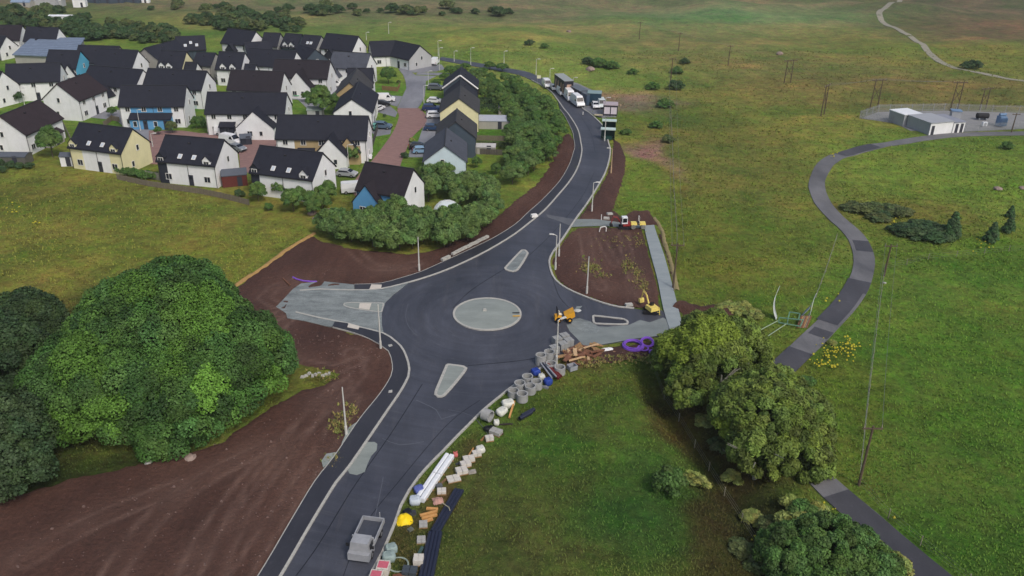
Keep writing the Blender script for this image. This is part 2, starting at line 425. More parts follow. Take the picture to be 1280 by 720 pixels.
# ------------------------------------------------------------ ground sheet
TINT = [ # px, py, rx, ry, colour, strength
 (150,280,260,80,(112,110,56),1.5),(200,222,220,16,(100,114,54),1),(60,240,90,26,(98,90,48),.9),(250,320,120,30,(116,114,56),.8),
 (60,600,160,24,(36,48,24),1.6),(20,480,80,120,(44,50,28),1.2),(405,470,40,12,(92,96,46),1.6),  # dark tints paint the shade under the left trees into the grass
 (680,560,110,90,(74,96,44),1.5),(640,680,110,60,(72,74,44),1.2),(660,600,30,16,(72,66,44),.8),(720,540,24,14,(76,70,46),.8),(600,640,30,18,(74,66,44),.8),(760,580,20,20,(58,88,46),.9),(600,590,26,18,(78,62,44),.9),(720,625,34,24,(66,64,40),.7),(700,500,70,18,(80,80,40),1.0),
 (820,650,60,50,(52,84,40),1.1),(760,470,60,14,(84,88,42),.8),(900,610,34,100,(56,46,30),1.7),(845,500,26,44,(84,74,40),1.3),(985,660,40,60,(52,52,32),1.2),(815,480,12,40,(68,58,42),.9),
 (1190,480,150,150,(82,108,44),1.6),(1200,350,140,50,(90,114,50),1.4),(1230,640,120,90,(72,98,42),1.4),(1040,490,40,70,(82,94,36),1.2),(1110,300,60,40,(84,98,42),.8),
 (930,240,110,100,(100,106,54),1.3),(890,170,60,60,(94,94,54),1.2),(905,310,80,60,(102,108,50),1.1),(905,335,60,40,(82,98,40),1.1),(852,250,8,160,(100,92,48),.6),
 (1180,225,120,46,(102,120,54),1.3),(1050,112,150,18,(108,102,62),1.2),(1130,105,120,12,(100,88,56),.8),(970,150,90,30,(106,112,58),1.0),(960,62,200,28,(112,112,70),1.2),(1060,60,80,20,(100,106,54),.8),
 (800,127,30,8,(140,108,116),3.0),(817,187,19,11,(144,100,114),3.4),(838,205,7,26,(120,104,96),1.2),(770,124,14,5,(128,94,98),2.0),(520,665,16,34,(74,62,42),2.0),(556,615,12,16,(82,64,46),2.0),(592,575,14,16,(84,68,48),1.8),(628,528,12,14,(80,72,48),1.6),(690,468,24,8,(82,70,50),1.8),
 (800,235,26,40,(96,116,50),1.8),(832,300,8,60,(112,112,58),1.0),(790,160,30,20,(96,104,52),1.2),
 (640,80,160,26,(118,128,72),1.3),(760,100,100,20,(114,126,66),1.1),(460,50,200,22,(104,114,66),1.3),(860,40,120,24,(108,108,76),1.2),(400,20,200,16,(108,108,80),1.4),(300,8,300,8,(100,90,80),1.5),(640,30,300,8,(120,122,82),1.0),(900,75,150,10,(112,100,66),1.0),(560,58,120,6,(128,126,74),1.0),
 (640,4,400,12,(106,104,84),1.4),(880,22,110,11,(92,126,90),1.8),(1020,20,60,10,(96,120,82),1.0),(1200,36,110,14,(98,84,70),1.2),(1200,72,100,14,(108,112,56),1.3),(1240,10,100,12,(86,82,70),1.2),
 (150,20,110,14,(104,110,66),1.3),(40,30,80,22,(64,84,50),1.2),(200,100,400,70,(86,114,48),1.2),(500,130,100,80,(92,120,50),1.2),
 (10,800,200,60,(70,74,38),1),(1150,260,50,20,(96,90,50),.9),(1262,320,90,20,(82,112,38),1.0),
]
_T = []
for px, py, rx, ry, c, s in TINT:
    a = P0(px - rx, py); b = P0(px + rx, py); u = P0(px, py - ry); v = P0(px, py + ry)
    _T.append(((a[0] + b[0]) / 2, (u[1] + v[1]) / 2, abs(b[0] - a[0]) / 2 + .1, abs(u[1] - v[1]) / 2 + .1, np.array(lin(c)), s))
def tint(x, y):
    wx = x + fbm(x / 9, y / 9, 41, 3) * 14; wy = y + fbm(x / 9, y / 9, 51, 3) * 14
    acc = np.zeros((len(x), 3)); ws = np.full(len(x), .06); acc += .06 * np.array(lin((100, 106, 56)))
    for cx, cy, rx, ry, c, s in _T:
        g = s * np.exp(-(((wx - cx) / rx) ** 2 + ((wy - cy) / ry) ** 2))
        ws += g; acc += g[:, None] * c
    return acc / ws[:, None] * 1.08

ys = [-400., -250, -150, -80, -40, -15, 0, 12, 22]
while ys[-1] < 620: ys.append(ys[-1] + .12 + .0062 * max(ys[-1] - 10, 0))
while ys[-1] < 7000: ys.append(ys[-1] * 1.06)
ys = np.array(ys); ss = np.linspace(-1.25, 1.25, 560)
Wd = np.where(ys > 22, ys * .82 + 34, 52 + (22 - ys) * 2.0)
X = ss[None, :] * Wd[:, None]; Y = np.repeat(ys[:, None], len(ss), 1)
xf, yf = X.ravel(), Y.ravel(); zf = T(xf, yf)
nr, ncol = X.shape; idx = np.arange(nr * ncol).reshape(nr, ncol)
Fq = np.stack([idx[:-1, :-1], idx[:-1, 1:], idx[1:, 1:], idx[1:, :-1]], -1).reshape(-1, 4)
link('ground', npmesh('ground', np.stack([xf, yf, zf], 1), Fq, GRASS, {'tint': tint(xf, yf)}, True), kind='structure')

# ------------------------------------------------------------ flat sheets and strips
def sheet(name, poly, z, m, skirt=.25, kind='structure', parent=None, drape=False):
    """polygon slab with its top at z and a small skirt"""
    pts = [Vector((p[0], p[1], 0)) for p in poly]
    tris = tessellate_polygon([pts]); n = len(pts)
    zz = (T([p.x for p in pts], [p.y for p in pts]) + z) if drape else [z] * n
    vs = [(p.x, p.y, zz[i]) for i, p in enumerate(pts)] + [(p.x, p.y, zz[i] - skirt) for i, p in enumerate(pts)]
    fs = [list(t) for t in tris] + [[i, (i + 1) % n, n + (i + 1) % n, n + i] for i in range(n)]
    mb = MB(); mb.add(vs, fs); return mb.build(name, m, parent, kind=kind)
def ribbon(name, line, width, z, m, h=.2, drape=False, kind='structure', closed=False, off=0.0, parent=None):
    L = [np.array(p, float) for p in line]; n = len(L); vs = []; fs = []
    xs = np.array([p[0] for p in L]); y2 = np.array([p[1] for p in L])
    for i in range(n):
        a = L[i - 1] if (i > 0 or closed) else L[0]; b = L[(i + 1) % n] if (i < n - 1 or closed) else L[-1]
        d = b - a; d /= (np.linalg.norm(d) + 1e-9); nn = np.array([-d[1], d[0]])
        wd = width[i] if hasattr(width, '__len__') else width
        for s_ in (-wd / 2, wd / 2):
            q = L[i] + nn * (s_ + off); vs.append([q[0], q[1]])
    V = np.array(vs); zz = (T(V[:, 0], V[:, 1]) + z) if drape else np.full(len(V), z)
    top = [(v[0], v[1], zz[i]) for i, v in enumerate(vs)]; bot = [(v[0], v[1], zz[i] - h) for i, v in enumerate(vs)]
    k = 2 * n
    for i in range(n if closed else n - 1):
        a, b = 2 * i, 2 * ((i + 1) % n)
        fs += [[a, a + 1, b + 1, b], [a, b, k + b, k + a], [a + 1, k + a + 1, k + b + 1, b + 1]]
    mb = MB(); mb.add(top + bot, fs); return mb.build(name, m, parent, kind=kind)

sheet('road', ROAD, 0.0, ASPH)
cutK1 = smooth(W2(K1[:13])); foot1 = cutK1 + sO1[::-1]
sheet('pavement', foot1, .11, ASPH_FOOT)
cutK2 = smooth(W2(K2[3:21])); foot2 = cutK2 + sO2[::-1]
sheet('pavement', foot2, .11, ASPH_FOOT)
ribbon('kerb', sK1, .26, .13, KERB); ribbon('kerb', sK2[:int(len(sK2) * .8)], .26, .13, KERB)
ribbon('kerb', sK3[int(len(sK3) * .3):], .28, .13, KERB); ribbon('kerb', sK4[8:], .24, .12, KERB)
ribbon('pavement_edging', sO1, .09, .13, KERB); ribbon('pavement_edging', sO2, .09, .13, KERB)
# west arm still in quarry gravel
GRW = [(366,362),(352.4,376.8),(345,384),(357.6,392),(359.3,398.4),(381.7,401.8),(407.5,408),(416,409),(433.4,404.8),(450.6,409.2),(479.9,418),(477.3,406),(477.3,392.4),(481.6,378.6),(490.2,370),(512,352.9),(476,361.2),(443,362.2),(443,356.2),(426.5,354.5),(402,352),(376.5,354.8)]
sheet('gravel_surface', W2(GRW), .085, GRAVEL)
def quad(name, pts, z, m, **k): return sheet(name, W2(pts), z, m, skirt=.08, **k)
TACT = mat('tactile_buff', (196, 190, 180), .8, .06, 3, .2, 30)
for nm, pts, m in (('tarmac_patch', [(443.7,356.4),(464.4,356.3),(461,362.5),(443.4,362.4)], ASPH_FOOT),
    ('tarmac_patch', [(418.7,402.9),(435,405),(433,410.6),(415.5,409)], ASPH_FOOT),
    ('tactile_paving', [(464.4,356.5),(477.3,356.8),(476.4,361.2),(461.8,362.4)], TACT),
    ('tactile_paving', [(436,405.3),(449.7,408.9),(448,412.9),(434.2,410)], TACT),
    ('tactile_paving', [(449.7,380),(464.4,380.3),(461.8,388),(448.5,386.3)], TACT),
    ('manhole_cover', [(485,432),(489.5,431),(491,433.3),(486.5,434.6)], KERB),
    ('manhole_cover', [(486,489),(490.5,488.3),(490.5,491.5),(485.5,492)], KERB)):
    quad(nm, pts, .15 if 'manhole' not in nm else .125, m)
# traffic islands
def island(pts, fill, z=.12, kw=.3, sub='traffic_island'):
    ln = smooth(W2(pts), .4, True)
    if fill is not None: sheet('traffic_island', ln, z - .02, fill)
    ribbon('island_kerb', ln, kw, z, KERB, closed=True)
island([(430,381),(436.8,378.9),(479,379.6),(479.2,381),(477,390),(474,390.4),(450.6,387.4),(433.4,383.9)], CONC, kw=.18)
island([(558.8,457),(560,456.3),(579,458.7),(582.6,461),(570,477.9),(555,494.5),(552,496),(547.6,496),(544.6,493.5),(545,490)], CONC, kw=.34)
island([(631.5,335.5),(633,337.6),(645.5,338.4),(658.5,319.5),(658.8,316),(656,313.2),(652.5,313.2)], GRAVEL, kw=.34)
island([(741.5,395.8),(743,395),(763,397.2),(780,399.5),(784.6,403.5),(779,405.8),(745,404.8),(742.3,403.5)], None, kw=.3)
cR = P0(609, 392.6); rR = 42.2 * np.linalg.norm(P0(609, 392.6) - np.array([0, 0, CAM_H])) / FOC / 1.015
ring = [(cR[0] + rR * math.cos(a), cR[1] + rR * math.sin(a)) for a in np.linspace(0, 2 * math.pi, 73)[:-1]]
mb = MB(); nn = len(ring); vs = [(cR[0], cR[1], .42)]
for f, z in ((.25, .40), (.5, .33), (.75, .22), (1, .1)): vs += [(cR[0] + (x - cR[0]) * f, cR[1] + (y - cR[1]) * f, z) for x, y in ring]
fs = [[0, 1 + i, 1 + (i + 1) % nn] for i in range(nn)]
for k in range(3): fs += [[1 + k * nn + i, 1 + (k + 1) * nn + i, 1 + (k + 1) * nn + (i + 1) % nn, 1 + k * nn + (i + 1) % nn] for i in range(nn)]
mb.add(vs, fs); mb.build('roundabout_island', CONC, sm=True, kind='structure')
ribbon('roundabout_kerb', ring, .3, .16, KERB, closed=True, h=.25)
mb = MB(); mb.box((0, 0, .12), (.5, .5, .24), taper=.7); o = mb.build('marker_block', KERB, loc=(cR[0] - .35, cR[1] + .3, .4)); tag(o, 'pale block marking the centre of the round concrete island', 'marker')
# concrete aprons and repairs
quad('concrete_patch', [(459,552.6),(468,552.5),(471.7,555),(470.6,563),(464,570),(459,581),(456,590),(446,593.8),(437,592),(434.6,588),(438,577),(449,562)], .02, CONC)
EAST = gravel_mat('rolled_subbase', (108, 116, 117), (130, 138, 137), .12, .25)
quad('gravel_surface', [(722,404),(735,407.5),(760,408.5),(786,406.5),(800,400),(812,403),(829,397),(838,403),(838,413.6),(825,419.6),(795,423),(771,427.3),(748,431.3),(730,432.5),(722,424),(712,414),(708,406)], .018, EAST)
quad('concrete_patch', [(712,400),(724,398),(738,402),(752,411),(745,417),(730,416),(716,408)], .03, GRAVEL)
quad('concrete_patch', [(721,383),(728,382.5),(724,386.8),(718,387)], .015, GRAVEL)
quad('tarmac_patch', [(742.5,396),(763,398),(780,400.5),(782,403.4),(779,404.6),(745,403.8)], .045, ASPH_FOOT)
# string line and tar joints on the fresh road
JOINT = mat('tar_joint', (92, 95, 104), .6, .1)
ribbon('tar_joint', smooth(W2([(479,596),(474,622),(468,649)])), .07, .012, JOINT, h=.01)
JD = mat('tar_joint_dark', (30, 31, 38), .5, .1)

ribbon('tar_joint', smooth(W2([(585,457),(640,452),(668,448)]), 1.0), .1, .012, JD, h=.01)
ribbon('tar_joint', smooth(W2([(510,380),(507,396),(512,410),(522,420)]), 1.0), .07, .012, JOINT, h=.01)
ribbon('tar_joint', smooth(W2([(631,336),(590,362),(566,385)]), 1.0), .08, .012, JD, h=.01)
for l, w_, m_ in [([(330,770),(392,690),(440,612),(490,540),(528,480)], .08, JD), ([(412,770),(452,664),(500,600),(560,530),(600,500)], .06, JD), ([(743,215),(728,245),(705,275),(682,300),(655,325)], .07, JD), ([(744,190),(738,165),(722,140)], .07, JD),
    ([(520,500),(545,512),(552,524),(570,518)], .1, JOINT), ([(478,548),(500,556),(530,552)], .07, JOINT), ([(690,345),(700,372),(720,392)], .08, JD), ([(612,545),(590,520),(560,512)], .05, JOINT)]:
    ribbon('tar_joint', smooth(W2(l), 1.0), w_, .01, m_, h=.01)
# site path, crossing track
sheet('footpath', sPATH, .1, PATHM, skirt=.3)
quad('gravel_surface', [(719.5,274.3),(745,274.5),(768,277.5),(790,281.5),(806,282),(804,285.5),(780,284.5),(755,282.5),(722,283.5),(713,284)], .09, EAST)
quad('gravel_surface', [(683,268),(700,271),(720,274.5),(714,283),(700,277),(685,272)], .014, asphalt_mat('dusty_asphalt', (84, 86, 92), (98, 100, 104)))
# estate roads
OLD2 = asphalt_mat('estate_tarmac', (108, 110, 118), (132, 134, 140), .8)
BR1 = [(461,205),(476.5,185.8),(492,163.4),(498.9,144.5),(497,134.8),(521.4,134),(533.3,146),(529.9,156.5),(516,170.3),(507.5,187.5),(500,208),(497,232),(478,250),(446,246),(440,232),(452,214)]
sheet('paved_street', smooth(W2(BR1), 3, True), -.03, BRICKRD)
sheet('paved_court', W2([(186,163),(228,163),(249,166),(306,167),(347,168),(347,183),(325,184),(311,216),(300,210),(299,193),(276,175),(228,172),(205,173),(197,205),(182,204),(186,182)]), -.035, BRICKRD)
sheet('estate_road', W2([(496.5,135),(503.8,118.8),(508,110),(506.9,101),(503.8,93),(498,86),(505,80),(520,79),(552,80.5),(556,86),(545,89),(515,90.5),(520,94),(545,95),(532.5,101),(531,120),(526,130),(522,135)]), -.025, OLD2)
sheet('estate_road', W2([(496.5,133),(470,126),(440,117),(430,112),(436,108),(470,118),(503,120)]), -.04, OLD2)
sheet('estate_road', W2([(520,93),(560,94),(590,99),(592,96),(560,91),(522,90)]), -.045, OLD2)
sheet('estate_road', W2([(60,150),(85,133),(148,137),(178,160),(192,163),(182,204),(172,200),(174,176),(146,150),(110,146),(85,149)]), -.045, OLD2)
sheet('estate_road', W2([(247,118),(365,118),(380,112),(360,102),(370,98),(420,105),(430,112),(402,140),(385,136),(372,124),(252,126)]), -.05, OLD2)
sheet('estate_road', W2([(110,100),(185,104),(190,99),(260,101),(262,106),(150,108),(110,106)]), -.05, OLD2)
for pts in ([(466,128),(486,131),(497,140),(494,146),(462,137)], [(462,163),(478,153),(490,157),(488,167),(470,170)], [(533,132),(552,131),(553,165),(531,160)], [(530,155),(550,158),(548,176),(522,178)], [(516,176),(532,178),(534,196),(510,196)], [(440,192),(462,190),(460,202),(442,204)]):
    sheet('driveway', W2(pts), -.055, OLD2)
sheet('lay_by', W2([(694,101),(700,99),(722,104),(748,116),(758,128),(772,140),(770,146),(752,147),(742,143),(730,135.5),(716,123)]), -.02, OLD2)
sheet('substation_yard', W2([(1076,147.5),(1098,139.5),(1180,138),(1290,141),(1290,160),(1204,164.5),(1138,163),(1120,154)]), -.04, gravel_mat('yard_gravel', (118, 119, 120), (140, 141, 142)))

# lane on the right with patched tarmac
sL = smooth(wLANE, 2.0); sLn = np.array(sL)
def lanew(): return 3.4
ribbon('lane', sL, [3.1 + .5 * float(vnoise(i * .35, 3.3, 5) - .5) for i in range(len(sL))], .12, LANEM, h=.4, drape=True)
def lane_piece(p0, p1, off, wd, m=LANED, z=.145):
    a = P0(*p0)[:2]; b = P0(*p1)[:2]
    i = int(np.argmin(np.hypot(*(sLn - a).T))); j = int(np.argmin(np.hypot(*(sLn - b).T)))
    if i > j: i, j = j, i
    if j - i < 1: j = i + 1
    ribbon('lane_repair', sL[i:j + 1], wd, z, m, h=.03, drape=True, off=off)
lane_piece((1077, 300), (1081, 316), .3, 2.6)
lane_piece((1076, 352), (1036, 404), -.3, 2.9)
lane_piece((1076, 352), (1070, 362), 0, 3.2, z=.15)
lane_piece((1030, 410), (1022, 418), .2, 2.6)
lane_piece((1005, 435), (975, 463), 0, 3.2)
lane_piece((1045, 618), (1240, 785), 0, 3.15)
lane_piece((1050, 196), (1095, 184), -.2, 3.0)
ribbon('moor_track', smooth(wTRACK, 4), 2.4, .12, gravel_mat('track_gravel', (128, 126, 112), (152, 148, 132)), h=.6, drape=True)

# ------------------------------------------------------------ bare soil: clods and ruts, edges sinking under the turf
WEAR = [(smooth(W2(l), 2.5), h) for l, h in [([(440,440),(446,470),(425,492),(392,520),(345,565),(300,615),(255,680),(220,760)], 1.0), ([(430,480),(400,505),(372,545),(320,610),(275,690),(240,780)], 1.0),
    ([(440,500),(418,540),(392,582),(352,640),(300,720),(270,790)], .9), ([(360,398),(345,412),(352,440),(380,455),(420,462),(450,450)], .9), ([(352,392),(336,405),(340,430),(366,452)], .9),
    ([(345,382),(330,372),(345,358),(365,352)], .8), ([(140,720),(200,640),(270,590),(330,560)], 1.0), ([(30,700),(120,650),(220,610)], 1.1),
    ([(730,290),(738,330),(752,360)], .8), ([(780,292),(786,330),(800,368)], .8), ([(745,275),(752,300),(770,330),(795,340)], .7), ([(430,300),(470,335),(520,330)], .9)]]
def soil_sheet(name, poly_px, step=.5, amp=.16, base=.03, m=SOIL, taper=1.0):
    poly = W2(poly_px); A = np.array(poly)
    y0 = max(A[:, 1].min() - 1, 20)
    xs = np.arange(A[:, 0].min() - 1, A[:, 0].max() + 1, step); yy = np.arange(y0, A[:, 1].max() + 1, step)
    X, Y = np.meshgrid(xs, yy); xf, yf = X.ravel(), Y.ravel()
    ins = inside(xf, yf, poly)
    d = np.full(xf.shape, 0.0); sel = np.where(ins)[0]
    d[sel] = segdist(xf[sel], yf[sel], poly, True)
    keep = ins.reshape(X.shape); fr = keep[:-1, :-1] & keep[:-1, 1:] & keep[1:, 1:] & keep[1:, :-1]
    idx = np.arange(X.size).reshape(X.shape)
    F = np.stack([idx[:-1, :-1][fr], idx[:-1, 1:][fr], idx[1:, 1:][fr], idx[1:, :-1][fr]], -1)
    used = np.unique(F); mp = np.full(X.size, -1); mp[used] = np.arange(len(used))
    x, y, dd = xf[used], yf[used], d[used]
    c, s = math.cos(.9), math.sin(.9); u = x * c + y * s; v = -x * s + y * c
    z = base + fbm(x / 2.2, y / 2.2, 61, 4) * amp + fbm(u / 7, v / 1.2, 66, 3) * amp * .9 + fbm(x / 12, y / 12, 71, 2) * .12
    z = np.minimum(z, .095) - .3 * (1 - sstep(0, taper, dd + fbm(x / 1.4, y / 1.4, 77, 3) * taper * 1.3))
    wear = np.zeros(len(x))
    for ln, half in WEAR:
        q = segdist(x, y, ln); g = np.exp(-((q - half) / .32) ** 2)
        wear = np.maximum(wear, g * (.2 + .45 * vnoise(x / 2.5, y / 2.5, 83))); z = z - g * .05
        wear = np.maximum(wear, np.exp(-(q / 2.6) ** 2) * .28 * vnoise(x / 4, y / 4, 87))
    me = npmesh(name, np.stack([x, y, z - .0], 1), mp[F], m, {'wear': np.repeat(np.clip(wear, 0, .8)[:, None], 3, 1)}, sm=True)
    return link(name, me, kind='structure')
soil_sheet('soil', SOIL_LEFT); soil_sheet('soil', SOIL_RIGHT, .45, .2, .03, taper=.5); soil_sheet('soil', LOWER_SOIL, .4, .2)
# green scrub left standing in the soil fields
GRN = None
# ------------------------------------------------------------ vegetation
def leaf_cloud(lobes, n, size, seed, up=-.25, elong=1.5, jit=.35, core=True, tilt=.8, shade_var=.25):
    """lobes: (x,y,z,r,shade rgb tuple). returns V,F,col"""
    r_ = np.random.default_rng(seed)
    L = np.array([l[:4] for l in lobes], float); SH = np.array([l[4] for l in lobes], float)
    wts = L[:, 3] ** 2; wts /= wts.sum()
    k = r_.choice(len(L), int(n * 1.7), p=wts)
    d = r_.normal(size=(len(k), 3)); d /= np.linalg.norm(d, axis=1)[:, None]
    d[:, 2] = np.where(d[:, 2] < up, -d[:, 2] * .6, d[:, 2])
    rad = L[k, 3] * (1 - jit * r_.random(len(k)) ** 1.6) * (1 + .12 * r_.random(len(k)))
    p = L[k, :3] + d * rad[:, None]
    ok = np.ones(len(k), bool)
    for j in range(len(L)):
        dd = np.linalg.norm(p - L[j, :3], axis=1)
        ok &= ~((dd < .78 * L[j, 3]) & (k != j))
    p, d, k = p[ok][:n], d[ok][:n], k[ok][:n]
    nrm = d + r_.normal(size=d.shape) * tilt * .5 + np.array([0, 0, .35]); nrm /= np.linalg.norm(nrm, axis=1)[:, None]
    a = np.cross(nrm, r_.normal(size=d.shape)); a /= np.linalg.norm(a, axis=1)[:, None]
    b = np.cross(nrm, a)
    s = size * (.6 + .8 * r_.random(len(p)))[:, None]
    a = a * s * elong * .5; b = b * s * .5
    fold = nrm * s * .18
    V = np.stack([p - a, p - b + fold, p + a, p + b - fold], 1).reshape(-1, 3)
    F = np.arange(len(p) * 4).reshape(-1, 4)
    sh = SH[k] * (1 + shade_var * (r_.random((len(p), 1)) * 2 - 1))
    return V, F, np.repeat(sh, 4, 0)

def trunk_mesh(h, r, crown_r, seed, m, limbs=6, lean=0.0, frac=.45):
    rr = random.Random(seed); mb = MB()
    pts = [Vector((0, 0, -.4))]; x = y = 0
    for i in range(1, 5):
        x += rr.uniform(-.08, .08) * h * .3 + lean * .2; y += rr.uniform(-.08, .08) * h * .3
        pts.append(Vector((x, y, h * frac * i / 4 * 1.6)))
    for i in range(4):
        mb.bar(pts[i], pts[i + 1], r * (1 - .18 * i), 7, r * (1 - .18 * (i + 1)))
    for i in range(limbs):
        a = i * 2.4 + rr.random(); b = pts[1 + i % 3]; e = b + Vector((math.cos(a) * crown_r * .7, math.sin(a) * crown_r * .7, h * rr.uniform(.25, .45)))
        md = b.lerp(e, .5) + Vector((0, 0, h * .05))
        mb.bar(b, md, r * .4, 5, r * .25); mb.bar(md, e, r * .25, 5, r * .08)
    return mb.mesh('trunk', m)

BARK = mat('bark', (92, 84, 72), .9, .3, 3, .5, 12)
BARKG = mat('grey_bark', (122, 122, 112), .9, .3, 3, .5, 12)
LF = {k: leaf_mat('leaves_' + k, c) for k, c in dict(
    sycamore=(68, 102, 48), birch=(84, 112, 56), willow=(88, 114, 62), dark=(60, 82, 50), ash=(98, 118, 52), bush=(74, 104, 50), conifer=(70, 98, 60), gorse=(84, 96, 58), bushdark=(66, 92, 44), olive=(132, 140, 76)).items()}

def lobes_on(R, H, z0, n, rl, seed, irr=.2, hue=.18):
    """n lobes spread over a rounded crown of radius R, from z0 to H"""
    rr = random.Random(seed); out = []
    for i in range(n):
        t = (i + .5) / n; zc = 1 - 1.25 * t; ph = i * 2.39996 + rr.uniform(-.3, .3)
        q = math.sqrt(max(0, 1 - min(1, abs(zc)) ** 2))
        k = 1 - irr * rr.random()
        r = rl * rr.uniform(.7, 1.3); g = rr.uniform(1 - hue, 1 + hue)
        cz = z0 + (H - z0) * .42 + zc * (H - z0) * .5 * k
        out.append((math.cos(ph) * q * R * k, math.sin(ph) * q * R * k, cz, r, (g * rr.uniform(.85, 1.15), g, g * rr.uniform(.8, 1.1))))
    out.append((0, 0, z0 + (H - z0) * .45, R * .72, (.6, .62, .6)))  # inner lobe coloured darker, painting in the crown's interior shade
    return out

_protos = {}
def proto(kind, seed=0):
    """unit crowns at real size, meshes shared by all trees of the kind"""
    key = (kind, seed)
    if key in _protos: return _protos[key]
    sd = hash(kind) % 97 if False else sum(map(ord, kind)) + seed * 13
    if kind == 'birch': lo = lobes_on(2.4, 6.5, 1.0, 26, .85, sd, .35); V, F, c = leaf_cloud(lo, 11000, .19, sd); th, tr, cr = 6, .14, 2.0
    elif kind == 'willow': lo = lobes_on(2.2, 4.4, .0, 30, .75, sd, .4, .22); V, F, c = leaf_cloud(lo, 11000, .17, sd, elong=2.2, jit=.6); th, tr, cr = 4, .1, 1.8
    elif kind == 'bush': lo = lobes_on(1.0, 1.7, -.2, 12, .42, sd, .35); V, F, c = leaf_cloud(lo, 2400, .14, sd); th, tr, cr = 1.4, .05, .7
    elif kind == 'gorse': lo = lobes_on(1.2, 1.5, -.3, 14, .5, sd, .4); V, F, c = leaf_cloud(lo, 2600, .14, sd, elong=2.4, jit=.5); th, tr, cr = 1.2, .05, .7
    elif kind == 'conifer':
        lo = []; rr = random.Random(sd)
        for i in range(26):
            t = i / 26; a = i * 2.4; R = (1 - t) * 1.5 + .12
            lo.append((math.cos(a) * R * .7, math.sin(a) * R * .7, .3 + t * 4.4, .28 + .5 * (1 - t), (1, rr.uniform(.85, 1.15), 1)))
        V, F, c = leaf_cloud(lo, 6000, .16, sd, elong=2.4); th, tr, cr = 4.6, .12, .6
    elif kind == 'garden': lo = lobes_on(1.9, 4.2, .7, 18, .75, sd, .3); V, F, c = leaf_cloud(lo, 7000, .18, sd); th, tr, cr = 3.6, .1, 1.4
    _protos[key] = (V, F, c, th, tr, cr); return _protos[key]
_pm = {}
def plant(kind, lf, loc, label, name='tree', cat='tree', group=None, scale=(1, 1, 1), seed=0, rot=None, crown='crown', trunk=True):
    k = (kind, lf, seed)
    if k not in _pm:
        V, F, c, th, tr, cr = proto(kind, seed)
        _pm[k] = (npmesh('crown', V, F, LF[lf], {'col': c}), trunk_mesh(th, tr, cr, seed + 5, BARK))
    t = thing(name, label, cat, loc, random.uniform(0, 6.28) if rot is None else rot, group)
    t.scale = scale
    link(crown, _pm[k][0], t)
    if trunk: link('trunk' if crown == 'crown' else 'stem', _pm[k][1], t)
    return t

# --- the great sycamore on the left
rr = random.Random(5)
def big_tree(name, label, base, macros, n_l, rl, n_leaf, size, lf, seed, trunk_h, trunk_r, bright=(), group=None, elong=1.3, tm=None, jit=.3, shade_rng=(.5, 1.3)):
    """macros: big ellipsoids (x,y,z,rx,ry,rz) whose joint surface carries the lobes"""
    rr = random.Random(seed); lobes = []; M_ = macros
    areas = [m[3] * m[5] for m in M_]; tot = sum(areas)
    for mi, m in enumerate(M_):
        for _ in range(int(n_l * areas[mi] / tot)):
            for tries in range(12):
                d = Vector((rr.gauss(0, 1), rr.gauss(0, 1), rr.gauss(0, 1))).normalized()
                if d.z < -.35: d.z = abs(d.z)
                p = (m[0] + d.x * m[3], m[1] + d.y * m[4], m[2] + d.z * m[5])
                if p[2] < .8: continue
                if any(((p[0] - q[0]) / q[3]) ** 2 + ((p[1] - q[1]) / q[4]) ** 2 + ((p[2] - q[2]) / q[5]) ** 2 < .8 for q in M_ if q is not m): continue
                if any((p[0] - l[0]) ** 2 + (p[1] - l[1]) ** 2 + (p[2] - l[2]) ** 2 < (rl * .95) ** 2 for l in lobes[-400:]) and tries < 9: continue
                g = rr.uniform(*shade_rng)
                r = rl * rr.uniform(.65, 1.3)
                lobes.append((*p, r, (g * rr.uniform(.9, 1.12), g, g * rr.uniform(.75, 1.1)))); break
    for m in M_: lobes.append((m[0], m[1], m[2], min(m[3:6]) * .78, (.3, .34, .3)))  # dark core lobes: shade inside the crown put into the leaf colour
    for (qx, qy, qr, bs) in bright:      # boughs around these pixels coloured paler and yellower
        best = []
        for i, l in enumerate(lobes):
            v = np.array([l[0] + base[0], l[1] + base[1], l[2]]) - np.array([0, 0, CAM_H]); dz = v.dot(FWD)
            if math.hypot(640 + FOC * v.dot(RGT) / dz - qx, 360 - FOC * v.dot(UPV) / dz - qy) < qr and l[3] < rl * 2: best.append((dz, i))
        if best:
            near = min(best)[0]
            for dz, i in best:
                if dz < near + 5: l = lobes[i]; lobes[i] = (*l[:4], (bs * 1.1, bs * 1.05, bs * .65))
    V, F, c = leaf_cloud(lobes, n_leaf, size, seed, elong=elong, jit=jit, up=-.5)
    t = thing(name, label, 'tree', base, 0, group)
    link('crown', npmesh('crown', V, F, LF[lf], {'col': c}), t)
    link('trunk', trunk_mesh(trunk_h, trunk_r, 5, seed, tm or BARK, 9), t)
    return t

